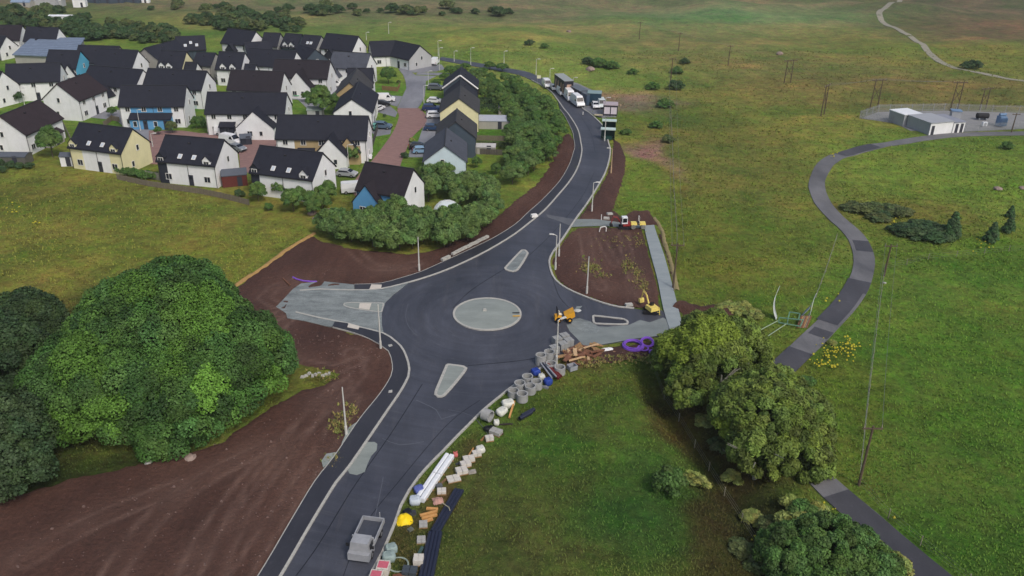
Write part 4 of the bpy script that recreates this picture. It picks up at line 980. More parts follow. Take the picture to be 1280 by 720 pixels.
HS = []
def house(A, B, label, zr=8.0, ze=4.4, W=8.0, wall='white', roof='slate', gA=None, gB=None, mid=None, dorm=(), sky=(), cross=(), porch=(), lean=None,
          win='auto', name='house', cat='house', gwin='ab', storeys=None, z0=0.0, bargeA=None, vents=True):
    a = P0(A[0], A[1], zr); b = P0(B[0], B[1], zr)
    c = (a + b) / 2; dx, dy = b[0] - a[0], b[1] - a[1]; L = math.hypot(dx, dy) - .4; rz = math.atan2(dy, dx)
    t = thing(name, label, cat, (c[0], c[1], -.1), rz); HS.append((c[0], c[1], L, W, rz))
    ze += .1; zr += .1; rm = RF[roof]; wm = WL[wall]; X = lambda u: -L / 2 + u * L
    secs = [(0, 1, wall)]
    if mid: secs = mid
    for i, (u0, u1, s) in enumerate(secs):
        w_ = gable_body(t, X(u0), X(u1), W, ze - .02, zr - .05, WL[s])
    for g, u, sgn in ((gA, 0, -1), (gB, 1, 1)):
        if g:
            mb = MB(); x = X(u); mb.prism([(-W / 2 - .02, -.4), (W / 2 + .02, -.4), (W / 2 + .02, ze - .05), (0, zr - .08), (-W / 2 - .02, ze - .05)], x - .03 if sgn < 0 else x - .02, x + .02 if sgn < 0 else x + .03, axis='x'); mb.build('gable_wall', WL[g], t)
    r = roof_on(t, L, W, ze, zr, rm); ridge(r, L, zr)
    gt = MB()
    for s in (-1, 1): gt.box((0, s * (W / 2 + .32), ze - .3), (L + .4, .12, .12))
    gt.build('gutter', GUT, r)
    if bargeA:
        mb = MB(); k = (zr - ze) / (W / 2)
        for s in (-1, 1):
            p0 = Vector((X(0) - .26, 0, zr + .05)); p1 = Vector((X(0) - .26, s * (W / 2 + .3), ze - .3 * k + .05)); d = p1 - p0
            mb.bar(p0, p1, .22, 4)
        mb.build('barge_board', WTRIM, r)
    two = ze > 4.8 if storeys is None else storeys > 1
    cx = [(u * L - L / 2, wd) for u, wd, *_ in [(q[0], q[1]) for q in cross]]
    if win == 'auto':
        n = max(2, int(L / 3.3))
        for s, face in ((-1, 'f'), (1, 'r')):
            for i in range(n):
                x = -L / 2 + L * (i + .5) / n
                blocked = face == 'f' and any(abs(x - q) < wd / 2 + .7 for q, wd in cx)
                if lean and face == 'f' and X(lean[0]) - .3 < x < X(lean[1]) + .3: blocked = True
                if two: window(t, x, s * (W / 2 + .02), ze - .85, 1.0, 1.05, face)
                if not blocked:
                    if i % 4 == 1: door(t, x + .6, s * (W / 2 + .03), face)
                    else: window(t, x, s * (W / 2 + .02), 1.45, 1.25, 1.15, face)
        for ch, x in (('a', -L / 2 - .05), ('b', L / 2 + .05)):
            if ch in gwin:
                window(t, x, -W * .18 if ch == 'b' else W * .15, 1.5, .7, 1.1, ch, 0); window(t, x, W * .06, ze - .2, .7, 1.1, ch, 0)
    pts = MB()
    for x in (-L / 2 + .15, 0.02 * L, L / 2 - .15): pts.bar((x, -W / 2 - .08, 0), (x, -W / 2 - .08, ze - .3), .05, 5)
    pts.build('downpipe', GUT, t)
    for u, wmn in dorm: dormer(t, X(u), W, ze, zr, WL[wmn], rm)
    for u, v in sky: skylight(t, X(u), W, ze, zr, v)
    if vents:
        mb = MB(); mb.box((X(.45), -W * .14, zr - (zr - ze) * .28 + .25), (.45, .3, .25)); mb.build('roof_vent', GUT, r)
    for q in cross:      # (u, width, projection, apex height, wall, roof)
        u, wd, pr, za, wn = q[:5]; x = X(u); e2 = q[5] if len(q) > 5 else 2.7
        y0 = -W / 2 - pr; kk = (zr - ze) / (W / 2); yin = -W / 2 + max(0.2, (za - ze) / kk) + .3
        mb = MB(); mb.prism([(x - wd / 2, -.4), (x + wd / 2, -.4), (x + wd / 2, e2), (x, za - .05), (x - wd / 2, e2)], y0, -W / 2 + .1); wg = mb.build('wing_wall', WL[wn], t)
        roof_on(t, yin - y0, wd, e2, za, rm, 'wing_roof', 'y', (x, (y0 + yin) / 2), .2, .15)
        window(t, x - wd * .14, y0 - .02, 1.5, 1.1, 1.1, 'f'); 
        if wd > 5: window(t, x + wd * .16, y0 - .02, 1.5, .7, 1.0, 'f', 0)
    for u, wd, wn in porch:
        x = X(u); mb = MB(); mb.box((x, -W / 2 - .7, 1.0), (wd, 1.4, 2.4)); mb.build('porch', WL[wn], t)
        m2 = MB(); m2.prism([(-W / 2 - 1.7, 2.2), (-W / 2, 3.0), (-W / 2, 3.15), (-W / 2 - 1.75, 2.35)], x - wd / 2 - .2, x + wd / 2 + .2, axis='x'); m2.build('porch_roof', rm, t)
        door(t, x, -W / 2 - 1.42)
    if lean:
        u0, u1, wn = lean; x0, x1 = X(u0), X(u1)
        mb = MB(); mb.box(((x0 + x1) / 2, -W / 2 - .9, 1.0), (x1 - x0, 1.8, 2.8)); mb.build('lean_to', WL[wn], t)
        m2 = MB(); m2.prism([(-W / 2 - 2.1, 2.3), (-W / 2, 3.3), (-W / 2, 3.46), (-W / 2 - 2.15, 2.46)], x0 - .2, x1 + .2, axis='x'); m2.build('lean_to_roof', rm, t)
        n = max(2, int((x1 - x0) / 2.2))
        for i in range(n):
            x = x0 + (x1 - x0) * (i + .5) / n
            (door if i % 2 else window)(t, x, -W / 2 - 1.83, *([] if i % 2 else [1.3, .8, 1.2, 'f', 0]))
    return t

house((206.7,169.4),(280.8,175.5),'white house with dark boarded left bay beside parked vans and red shed', mid=[(0,.16,'dark'),(.16,1,'white')], dorm=[(.07,'dark'),(.86,'white')], sky=[(.38,.2),(.62,.2)], W=8.4, gB='white')
house((324.7,182.7),(404,192),'white house with dark boarded left bay, nearest the pale dome and willow hedge', mid=[(0,.14,'dark'),(.14,1,'white')], dorm=[(.07,'dark'),(.86,'white')], sky=[(.35,.2),(.6,.2)], W=8.4)
house((99,154),(166,161.7),'white house with cream corners and cream gable near the leftmost garden tree', mid=[(0,.24,'cream'),(.24,.76,'white'),(.76,1,'cream')], dorm=[(.08,'cream'),(.86,'cream')], sky=[(.36,.2),(.62,.2)], gB='cream', W=8.2)
house((-1,146),(49,125.5),'big brown roofed white house cut by the left edge of the view', roof='brown', W=9, porch=[(.6,5,'stone')])
house((70.6,105.6),(108.5,92),'brown roofed white house turned with its broad gable to the lower left', roof='brown', W=9, zr=8.4, ze=4.8, storeys=2)
house((151,107.5),(233.5,107.5),'long white house with light blue middle and blue lean-to porch', zr=8.6, ze=5, mid=[(0,.17,'white'),(.17,.8,'blue'),(.8,1,'white')], lean=(.17,.8,'blue'), storeys=2)
house((259,115.8),(359,116.8),'longest white house with black roof and white cross gable by parked grey car', zr=8.6, ze=5, cross=[(.66,8.2,3.6,6.4,'white')], porch=[(.27,3.2,'dark')], storeys=2)
house((347,144.5),(461,146),'beige and white terrace with white projecting gable above the young trees', zr=8.6, ze=5, mid=[(0,.2,'white'),(.2,.93,'beige'),(.93,1,'white')], cross=[(.63,6.4,4.0,6.2,'white'),(.8,4.5,1.0,5.6,'beige')], porch=[(.33,3.2,'dark')], storeys=2)
house((288.5,87.9),(355.7,90.4),'plum roofed white house directly behind the longest white house', roof='plum', zr=8.6, ze=4.8, storeys=2)
house((185,86),(259,89.6),'white house with pale blue end bay behind the blue fronted house', mid=[(0,.68,'white'),(.68,.88,'paleblue'),(.88,1,'white')], zr=8.4, ze=4.8, storeys=2)
house((112,82),(179,88),'dark roofed white row above the brown roofed house with broad gable', zr=8.4, ze=4.8, cross=[(.48,4,3.0,5.2,'white')], storeys=2)
house((7,81),(76,79),'white row with black roof behind the bushy tree on far left', zr=8.4, ze=4.8, cross=[(.05,4.5,.6,5.6,'white')], storeys=2)
house((-30,86),(3,90),'white gabled house touching the left edge behind the dark shrub', zr=8.2, W=7.5)
house((125,61),(173,63.7),'white gabled house second row right of the turquoise gable', zr=8.2)
house((98,57),(150,58.5),'dark roofed house tucked behind the turquoise gabled house', zr=8.2, wall='stone')
house((61,63),(100.8,64),'white house with bright turquoise end gable', gB='turq', zr=8.2, cross=[(.8,3.2,.8,5.4,'white')])
house((-15,32),(28,32),'far white row at left edge beyond the long blue grey roof', zr=8, wall='white', roof='plum')
house((-12,44),(8,46),'small white gable in front of the far left row', zr=6.5, ze=3.4, W=6.5)
house((33,34),(74,35.3),'far white house with steep right gable above the long blue grey roof', zr=8, W=6.5, cross=[(.45,3,1,5.2,'white')])
house((201.5,63.7),(233.4,65),'house with pale cream gable and two white dormers', gB='cream', dorm=[(.2,'white'),(.5,'white')], zr=8.2)
house((229,78),(247,78.6),'small dark roofed annex with white gable below the cream gable', zr=5.6, ze=3.2, W=5, win=None)
house((273.9,65),(306.6,66.3),'white house with two white dormers above a small annex', dorm=[(.3,'white'),(.68,'white')], zr=8.2)
house((306,80.6),(320.4,81),'little annex with white gable beside the two dormer house', zr=5.6, ze=3.2, W=5, win=None)
house((246,66),(270,67),'plain dark roofed house between two dormered houses', zr=7, wall='stone')
house((285,36),(320.4,40),'cream white house with small dark porch gable at back of estate', zr=8, cross=[(.42,3.4,1.6,4.6,'dark')], wall='white')
house((218.8,46.5),(255.8,45),'dark grey house with white rooflights at back left of estate', sky=[(.3,.3),(.7,.3),(.5,.5)], zr=7.6, wall='slate')
house((180,61),(219.6,50.5),'dark roofed house running back beside the moor on the left', zr=7.2, wall='stone')
house((330,41.3),(351,42),'dark slate house with grey gable, third from right in back row', zr=7.6, wall='grey')
house((357,42),(378,43.6),'dark slate house with white dormer windows in the back row', dorm=[(.3,'white'),(.7,'white')], zr=7.6, wall='slate')
house((380,44),(402,45.6),'dark slate house beside the white house at right end of back row', sky=[(.4,.4),(.6,.4)], zr=7.6, wall='grey')
house((305,54),(338,52),'low dark roofed house behind the long white front row', zr=7, wall='stone')
house((311,61),(371,64.6),'long pale fronted house with white triangle gable in the third row', zr=8.2, ze=4.6)
house((374,56),(394,62),'dark slate house with white chimney beside the third row', zr=7.6, wall='slate')
house((343.6,74.4),(413.4,76.7),'white house with brown porch and tall right gable near white van', zr=8.4, ze=4.8, cross=[(.53,7.0,3.4,6.9,'white')], storeys=2, roof='plum', porch=[(.8,2.6,'beige')])
house((408,42),(448.7,46),'white house with dark arched porch beside the zigzag roofed hall', zr=8.4, ze=4.8, cross=[(.35,4,1.4,4.8,'dark')], storeys=2)
house((416.8,64.6),(463.4,67.7),'grey roofed white house with two right windows behind the dark roofed one', roof='grey', zr=8.2, ze=4.8, cross=[(.06,6,2,6.4,'white')], storeys=2)
house((434,86),(467,86),'dark roofed white house beside the round tree on the estate street', zr=7.4, ze=3.6, W=7.5)
house((436.7,104),(446,86),'beige gabled house facing the camera behind the white gable', wall='beige', zr=7.6, W=8, bargeA=None, roof='tan')
house((439.4,124.6),(449,102),'white gabled house facing the camera left of the brick street', zr=7.4, W=8.6, roof='slate')
house((456.5,203.4),(517.6,212.4),'brown roofed blue fronted house with white gable end, nearest the willow hedge', roof='plum', wall='blue', gB='white', gA='white', cross=[(.3,5.4,1.6,6.0,'blue')], W=7.6)
R1 = house((555.7,183),(557.6,160),'pale gabled slate house nearest the willow clump in the right row', zr=7.4, W=8.0, wall='paleblue', roof='grey')
house((569.5,153),(571.2,136.5),'dark slate clad gabled house in the right row', zr=7.6, W=8.2, wall='slate', roof='tan')
house((573.8,123.8),(575.5,107),'cream gabled house in the right row of slate houses', zr=7.6, W=8.8, wall='cream', roof='tan', gA='cream')
house((575,94.5),(577,84),'dark gabled house with white barge boards, farthest of the right row', zr=7.6, W=8.6, wall='slate', roof='slate', bargeA=True)
house((575.5,108),(576.3,99),'dark low gabled house between the cream gable and white barge boards', zr=6.8, ze=3.8, W=7.6, wall='slate', roof='slate')
# hall with the bent roof
hall = house((461.6,52.5),(494.4,51.3),'left half of the low dark roofed hall with bent ridge', zr=6.6, ze=3.2, W=9, wall='white', gA='grey', name='hall', cat='hall')
house((494.4,51.3),(525.4,57.7),'right half of the low dark roofed hall with grey shingled gable', zr=6.6, ze=3.2, W=9, wall='white', gB='grey', name='hall', cat='hall')
# long blue grey roof
a = P0(39.6, 46.5, 5.2); b = P0(106, 47, 5.2); c_ = P0(92, 71, 3.6); d_ = P0(15, 68, 3.6)
t = thing('school_building', 'low building with long pale blue grey metal roof behind the turquoise gable', 'building', ((a[0] + c_[0]) / 2, (a[1] + c_[1]) / 2, 0))
O_ = np.array([(a[0] + c_[0]) / 2, (a[1] + c_[1]) / 2, 0]); q = [p - O_ for p in (d_, c_, b, a)]
mb = MB(); mb.add([tuple(p) for p in q] + [tuple(p - np.array([0, 0, .3])) for p in q], [(0, 1, 2, 3), (7, 6, 5, 4), (0, 4, 5, 1), (1, 5, 6, 2), (2, 6, 7, 3), (3, 7, 4, 0)]); mb.build('roof', RF['light'], t)
ins = [p * np.array([.96, .94, 1]) for p in q]
mb = MB(); mb.add([(p[0], p[1], p[2] - .32) for p in ins] + [(p[0], p[1], -.3) for p in ins], [(0, 1, 2, 3), (7, 6, 5, 4), (0, 4, 5, 1), (1, 5, 6, 2), (2, 6, 7, 3), (3, 7, 4, 0)]); mb.build('wall', WL['stone'], t)
# far sheds by the top left corner
def shed(px, py, L, W, h, rz, label, rm, wm, name='shed', cat='shed', zr=None, wins=0):
    g = G(px, py) if py < 60 else Vector(P0(px, py)); t = thing(name, label, cat, (g[0], g[1], g[2] - .1), rz)
    zr = zr or h + W * .25
    gable_body(t, -L / 2, L / 2, W, h, zr, wm); roof_on(t, L, W, h, zr, rm, over=.12, gov=.12)
    mb = MB(); mb.box((L * .2, -W / 2 - .03, 1.0), (.9, .06, 1.9)); mb.build('door', DOORM, t)
    return t
WHITE_METAL = mat('white_metal', (222, 226, 230), .5, .06); DKR = mat('shed_felt', (84, 90, 100), .8, .1); REDW = mat('red_timber', (96, 48, 44), .8, .15, 3); BLUEG = mat('blue_grey_metal', (128, 146, 168), .5, .1)
shed(51, 7, 16, 6, 3, .0, 'large far white roofed industrial shed in the top left corner', WHITE_METAL, WL['grey'], 'warehouse', 'warehouse')
shed(70, 7, 7, 4, 2.4, .0, 'smaller white shed right of the large far industrial shed', WHITE_METAL, WL['grey'], 'warehouse', 'warehouse')
shed(101, 8, 5, 4, 3.2, .2, 'far white building with twin gables beside the industrial sheds', WHITE_METAL, WL['white'], 'warehouse', 'warehouse')
for i, (x, w_) in enumerate([(118, 6), (132, 8), (147, 6), (164, 8), (180, 5)]):
    shed(x, 3, w_, 4, 1.8, .05 * i, ['far blue grey shed nearest the twin gabled white building', 'far blue grey shed second along the top edge', 'far blue grey shed in middle of top edge group', 'long far blue grey shed near right end of its group', 'small white far house right of the blue grey sheds'][i], [BLUEG, WHITE_METAL][i == 4], [WL['slate'], WL['white']][i == 4], 'warehouse', 'warehouse')
shed(30, 11, 8, 4, 1.6, 0, 'far grey roofed shed left of the large white industrial shed', BLUEG, WL['stone'], 'warehouse', 'warehouse')
for x, lab in ((70, 'left pale caravan parked in far field among scrub'), (83, 'longer pale caravan parked in far field among scrub')):
    shed(x, 27, 6 if x > 80 else 4, 2.4, 2.2, .0, lab, WHITE_METAL, WL['white'], 'caravan', 'caravan', zr=2.5)
shed(294, 229, 4.6, 3.4, 2.2, .32, 'red brown timber shed with grey felt roof at house corner', DKR, REDW, zr=2.9)
shed(86, 205.5, 2.2, 2.0, 2.0, .1, 'small white garden shed beside the cream cornered house', DKR, WL['white'], zr=2.5)
shed(16, 203, 7, 3, 1.7, .02, 'low grey felt roofed shed below the leftmost house', DKR, mat('grey_timber', (96, 96, 90), .85, .2, 3), zr=2.1)
shed(616, 158, 8.5, 4, 1.9, .0, 'long pale grey roofed garage behind the cream gabled house', mat('pale_sheet', (158, 164, 176), .6, .08), WL['stone'], 'garage', 'garage', zr=2.7)
shed(630, 141, 2.8, 2.6, 2.0, .05, 'small grey garden shed at end of clipped hedges', DKR, WL['stone'], zr=2.4)
shed(622, 124, 2.8, 2.4, 2.0, .05, 'small pale roofed shed behind the clipped hedges', mat('pale_sheet2', (132, 136, 134), .7, .1), WL['stone'], zr=2.4)
shed(606, 190, 4.6, 2.6, 1.5, .0, 'pale roofed low shed beside the dark slate clad gable', mat('pale_sheet3', (176, 176, 176), .7, .1), WL['stone'], zr=1.9)
shed(395, 146, 3.6, 2.6, 2.0, .0, 'pale green roofed shed behind the beige terrace', mat('green_sheet', (150, 164, 158), .7, .1), WL['grey'], zr=2.5)
shed(308, 179, 2.4, 2.2, 1.5, .3, 'small dark lean shed beside the gable with parked vans', DKR, WL['dark'], zr=2.1)
# clipped hedges behind the right row
def hedge(pts, w_, h, label, lf='dark', dens=70, kind='hedge'):
    ln = [np.array(P0(*p)[:2]) for p in pts]; V = []; o = ln[0]
    r_ = np.random.default_rng(int(pts[0][0])); lob = []
    for i in range(len(ln) - 1):
        L = np.linalg.norm(ln[i + 1] - ln[i]); n = max(2, int(L / (w_ * .6)))
        for j in range(n):
            p = ln[i] + (ln[i + 1] - ln[i]) * (j + .5) / n - o
            lob.append((p[0], p[1], h * .5, max(w_, h) * .56 * r_.uniform(.9, 1.1), (1, r_.uniform(.9, 1.1), 1)))
    Vv, F, c = leaf_cloud(lob, int(len(lob) * dens), .22, 5, up=-.2)
    Vv[:, 2] = np.clip(Vv[:, 2], -.1, h)
    t = thing(kind, label, 'hedge', (o[0], o[1], -.1)); link('foliage', npmesh('foliage', Vv, F, LF[lf], {'col': c}), t)
    return t
hedge([(592,132),(618,132)], 1.6, 2.2, 'far one of two dark clipped hedges behind the right row', dens=160)
hedge([(592,142),(620,142)], 1.8, 2.6, 'near one of two dark clipped hedges behind the right row', dens=160)
hedge([(592,182),(640,184)], 1.0, 1.2, 'brownish low hedge across the gardens of the right row', 'gorse')
hedge([(147,216),(172,222),(186,225)], 1.2, 1.2, 'low green hedge below the cream cornered house', 'bush')
hedge([(252,150),(256,160)], 1.2, 1.2, 'short hedge at left end of the longest white house', 'bush')
# dome tent / polytunnel
mb = MB(); V, F = [], []; n = 20; RR = 2.5; vs = []; fs = []
for i in range(7):
    a = i / 6 * math.pi / 2
    for j in range(n): vs.append((math.cos(j / n * 2 * math.pi) * RR * math.cos(a), math.sin(j / n * 2 * math.pi) * RR * math.cos(a), math.sin(a) * RR * .95))
for i in range(6):
    for j in range(n): fs.append([i * n + j, i * n + (j + 1) % n, (i + 1) * n + (j + 1) % n, (i + 1) * n + j])
mb.add(vs, fs); p = P0(559, 266); DOME = mat('dome_sheet', (196, 208, 212), .4, .08, 1, .3, 2)
t = thing('dome_greenhouse', 'pale dome greenhouse showing above the willow hedge', 'greenhouse', (p[0], p[1], -.05)); mb.build('cover', DOME, t, sm=True)
rb = MB()
for k in range(6):
    a = k * math.pi / 6; pp = [Vector((math.cos(a) * RR * 1.01 * math.cos(b_), math.sin(a) * RR * 1.01 * math.cos(b_), RR * .96 * math.sin(b_))) for b_ in np.linspace(0, math.pi, 13)]
    rb.path(pp, .025, 4)
rb.build('hoop', WTRIM, t)

# ------------------------------------------------------------ fences and garden walls
FW = mat('fence_timber', (116, 108, 94), .9, .25, 2.5); STW = mat('garden_stone', (134, 132, 122), .9, .25, 1.5)
def board_fence(pts, h, label, m=FW, gap=2.4, name='garden_fence', ground=None):
    ln = [np.array((ground or P0)(*p)[:2]) for p in pts]; o = ln[0]
    t = thing(name, label, 'fence', (o[0], o[1], -.1))
    post = MB(); post.box((0, 0, h / 2 + .05), (.12, .12, h + .1)); pm = post.mesh('post', m)
    for i in range(len(ln) - 1):
        d = ln[i + 1] - ln[i]; L = np.linalg.norm(d); n = max(1, int(round(L / gap))); rz = math.atan2(d[1], d[0]); w_ = L / n
        pn = MB()
        k = max(3, int(w_ / .3))
        for j in range(k): pn.box((w_ * (j + .5) / k, (j % 2) * .02, h / 2), (w_ / k * .92, .03, h))
        pnm = pn.mesh('panel', m)
        for j in range(n):
            p = ln[i] + d * j / n - o
            link('post', pm, t, (p[0], p[1], 0), rz); link('panel', pnm, t, (p[0], p[1], 0), rz)
    return t
board_fence([(147,224),(185,232),(225,238),(252,242),(277,247),(312,256)], 1.1, 'long weathered timber fence between the left field and gardens')
board_fence([(183,222),(200,225),(215,221),(232,212)], 1.5, 'curved timber fence before the dark boarded house bay', STW)
board_fence([(88,176),(94,200),(100,206)], 1.1, 'short garden fence left of the cream cornered house')
board_fence([(130,158),(140,150),(150,152)], 1.2, 'grey fence between the two brown roofed houses and blue house')
board_fence([(76,150),(90,178)], 1.1, 'garden fence running up from the cream cornered house', STW)
board_fence([(462,196),(468,176),(474,156)], 1.5, 'dark timber fence right of the beige terrace gable', mat('dark_timber', (78, 76, 76), .9, .2, 3))
board_fence([(596,175),(640,176)], 1.2, 'upper garden fence behind the right row')
board_fence([(596,192),(646,194)], 1.2, 'lower garden fence behind the right row', mat('dark_timber2', (88, 84, 78), .9, .2, 3))
board_fence([(478,112),(497,114),(500,108)], 1.2, 'brown slatted fence on estate street corner', mat('brown_timber', (128, 104, 74), .9, .2, 3))
FP = mat('field_post', (138, 134, 118), .9, .2, 3); WIRE = mat('fence_wire', (126, 130, 126), .6, .1, metal=.3)
def wire_fence(pts, label, gap=4.0, h=1.15, cnt=None):
    ln = [np.array(G(*p)[:2]) for p in pts]; o = ln[0]; z0 = float(T(o[0], o[1])[0])
    t = thing('wire_fence', label, 'fence', (o[0], o[1], z0))
    post = MB(); post.bar((0, 0, -.3), (0, 0, h), .055, 6); pm = post.mesh('post', FP)
    w_ = MB(); prev = None
    for i in range(len(ln) - 1):
        d = ln[i + 1] - ln[i]; L = np.linalg.norm(d); n = max(1, int(L / gap))
        for j in range(n + (i == len(ln) - 2)):
            p = ln[i] + d * j / n; z = float(T(p[0], p[1])[0]); q = Vector((p[0] - o[0], p[1] - o[1], z - z0))
            link('post', pm, t, q)
            if prev is not None:
                for hh in (h - .1, h * .6, h * .3): w_.bar(prev + Vector((0, 0, hh)), q + Vector((0, 0, hh)), .012, 3)
            prev = q
    w_.build('wire', WIRE, t); return t
wire_fence([(1105,338),(1098,390),(1088,470),(1080,540),(1073,607)], 'post and wire fence edging the bright green field on the right')
wire_fence([(1073,607),(1110,648),(1150,682),(1210,730)], 'post and wire fence along lower lane verge')
wire_fence([(1105,338),(1160,325),(1230,318),(1290,314)], 'wire fence crossing below the gorse hollow')
wire_fence([(842,365),(846,300),(842,240),(840,180),(838,130)], 'straight wire fence climbing the moor beside the heather')
wire_fence([(812,462),(830,500),(868,560),(905,620),(950,690)], 'old wire fence following the overgrown ditch', 3.5)
wire_fence([(1045,300),(1032,340),(1020,372)], 'short wire fence left of the lane')
# ------------------------------------------------------------ vehicles
GLS = mat('car_glass', (26, 30, 38), .12, .1, spec=.7); TYRE = mat('tyre', (28, 28, 30), .85, .1); RIM = mat('rim', (150, 152, 156), .4, .1, metal=.6)
LAMPW = mat('headlight', (220, 222, 224), .2, .05, spec=.7); LAMPR = mat('tail_light', (150, 24, 22), .3, .05); TRIM = mat('black_trim', (32, 33, 36), .7, .1)
_pt = {}
def paint(rgb):
    if rgb not in _pt: _pt[rgb] = mat('paint_%d_%d_%d' % rgb, rgb, .32, .05, 1, spec=.5)
    return _pt[rgb]
_veh = {}
SHAPES = dict(
    hatch=(4.1, 1.75, 1.5, [(-2.05,.35),(-2.0,.75),(-1.9,.98),(-1.1,1.02),(1.15,1.05),(1.85,.85),(2.05,.6),(2.05,.35)], [(-1.85,.97),(-1.45,1.42),(-.5,1.5),(.35,1.44),(1.15,1.04)]),
    suv=(4.5, 1.85, 1.7, [(-2.25,.4),(-2.2,.9),(-2.1,1.1),(1.2,1.12),(2.1,.98),(2.25,.7),(2.25,.4)], [(-2.1,1.09),(-1.85,1.62),(-.5,1.7),(.45,1.62),(1.25,1.11)]),
    van=(5.2, 2.0, 2.1, [(-2.6,.35),(-2.6,1.2),(1.55,1.2),(2.35,1.05),(2.6,.75),(2.6,.35)], [(-2.58,1.19),(-2.5,2.0),(-2.2,2.1),(.8,2.1),(1.0,2.05),(1.75,1.19)]),
    camper=(6.0, 2.1, 2.6, [(-3.0,.4),(-3.0,1.4),(2.1,1.4),(2.8,1.15),(3.0,.8),(3.0,.4)], [(-2.98,1.39),(-2.95,2.6),(-2.6,2.75),(1.3,2.75),(1.7,2.4),(2.25,1.39)]))
def vehicle(kind, rgb, label, px, py, rz, z=0.0, name=None, cat=None, group=None, xy=None):
    L, W, H, low, cab = SHAPES[kind]
    if kind not in _veh:
        b = MB(); b.prism(low, -W / 2, W / 2)
        # cabin narrows to the roof
        n = len(cab); vs = []
        for y in (-1, 1):
            for x, z_ in cab: f = 1 - .18 * (z_ - cab[0][1]) / (H - cab[0][1]) ; vs.append((x, y * W / 2 * f * .97, z_))
        b.add(vs, [[i, (i + 1) % n, n + (i + 1) % n, n + i] for i in range(n)] + [list(range(n))[::-1], list(range(n, 2 * n))])
        body = b.mesh('body', paint(rgb))
        g = MB(); c0, c1 = cab[0][1], H
        x_fr0, x_fr1 = cab[-1][0], cab[-2][0]; z_fr0, z_fr1 = cab[-1][1], cab[-2][1]
        def q(pts): g.add(pts, [list(range(len(pts)))])
        e = .02; wf = W / 2 * .86
        q([(x_fr0 - .04, -wf, z_fr0 + .06 + e), (x_fr0 - .04, wf, z_fr0 + .06 + e), (x_fr1 + .06, wf * .88, z_fr1 - .02 + e), (x_fr1 + .06, -wf * .88, z_fr1 - .02 + e)])
        g2 = MB()
        x0 = cab[0][0] + .25 if kind in ('hatch', 'suv') else (.35 if kind == 'van' else .6)
        x1 = x_fr0 - .35; zt = H - .18 if kind in ('hatch', 'suv') else min(H - .25, 1.85); zb = c0 + .07
        for s in (-1, 1):
            f0 = W / 2 * .975; f1 = W / 2 * (.97 * (1 - .18 * (zt - c0) / (H - c0))) + .015
            g2.add([(x0, s * f0, zb), (x1, s * f0, zb), (x1 - .45, s * f1, zt), (x0 + .2, s * f1, zt)], [[0, 1, 2, 3]])
        if kind in ('hatch', 'suv'):
            xa, za = cab[0]; xb, zb2 = cab[1]
            g2.add([(xa - .01, -wf * .95, za + .08), (xa - .01, wf * .95, za + .08), (xb - .03, wf * .85, zb2 - .03), (xb - .03, -wf * .85, zb2 - .03)], [[0, 1, 2, 3]])
        wl = MB(); wl.bar((0, -.11, 0), (0, .11, 0), .33, 14); rm = MB(); rm.bar((0, -.13, 0), (0, .13, 0), .19, 10)
        hl = MB(); hl.box((0, 0, 0), (.1, .3, .16)); bp = MB(); bp.box((L / 2 + .01, 0, .45), (.1, W * .9, .2)); bp.box((-L / 2 - .01, 0, .45), (.1, W * .9, .2))
        _veh[kind] = (body, g.mesh('windscreen', GLS), g2.mesh('side_window', GLS), wl.mesh('wheel', TYRE), rm.mesh('rim', RIM), hl.mesh('headlight', LAMPW), hl.mesh('tail_light', LAMPR), bp.mesh('bumper', TRIM))
    p = P0(px, py) if xy is None else xy
    nm = name or {'hatch': 'parked_car', 'suv': 'parked_car', 'van': 'parked_van', 'camper': 'camper_van'}[kind]
    t = thing(nm, label, cat or {'hatch': 'car', 'suv': 'car', 'van': 'van', 'camper': 'van'}[kind], (p[0], p[1], z), rz, group)
    v = _veh[kind]; o = link('body', v[0], t); setmat(o, paint(rgb)); link('windscreen', v[1], t); link('side_window', v[2], t); link('bumper', v[7], t)
    for sx in (-L / 2 + .85, L / 2 - .85):
        for s in (-1, 1): w_ = link('wheel', v[3], t, (sx, s * (W / 2 - .1), .33)); link('rim', v[4], w_)
    for s in (-1, 1): link('headlight', v[5], t, (L / 2 - .03, s * (W / 2 - .3), .75)); link('tail_light', v[6], t, (-L / 2 + .01, s * (W / 2 - .25), .85))
    return t
PI = math.pi
WHT = (226, 228, 230); DK = (44, 48, 56)
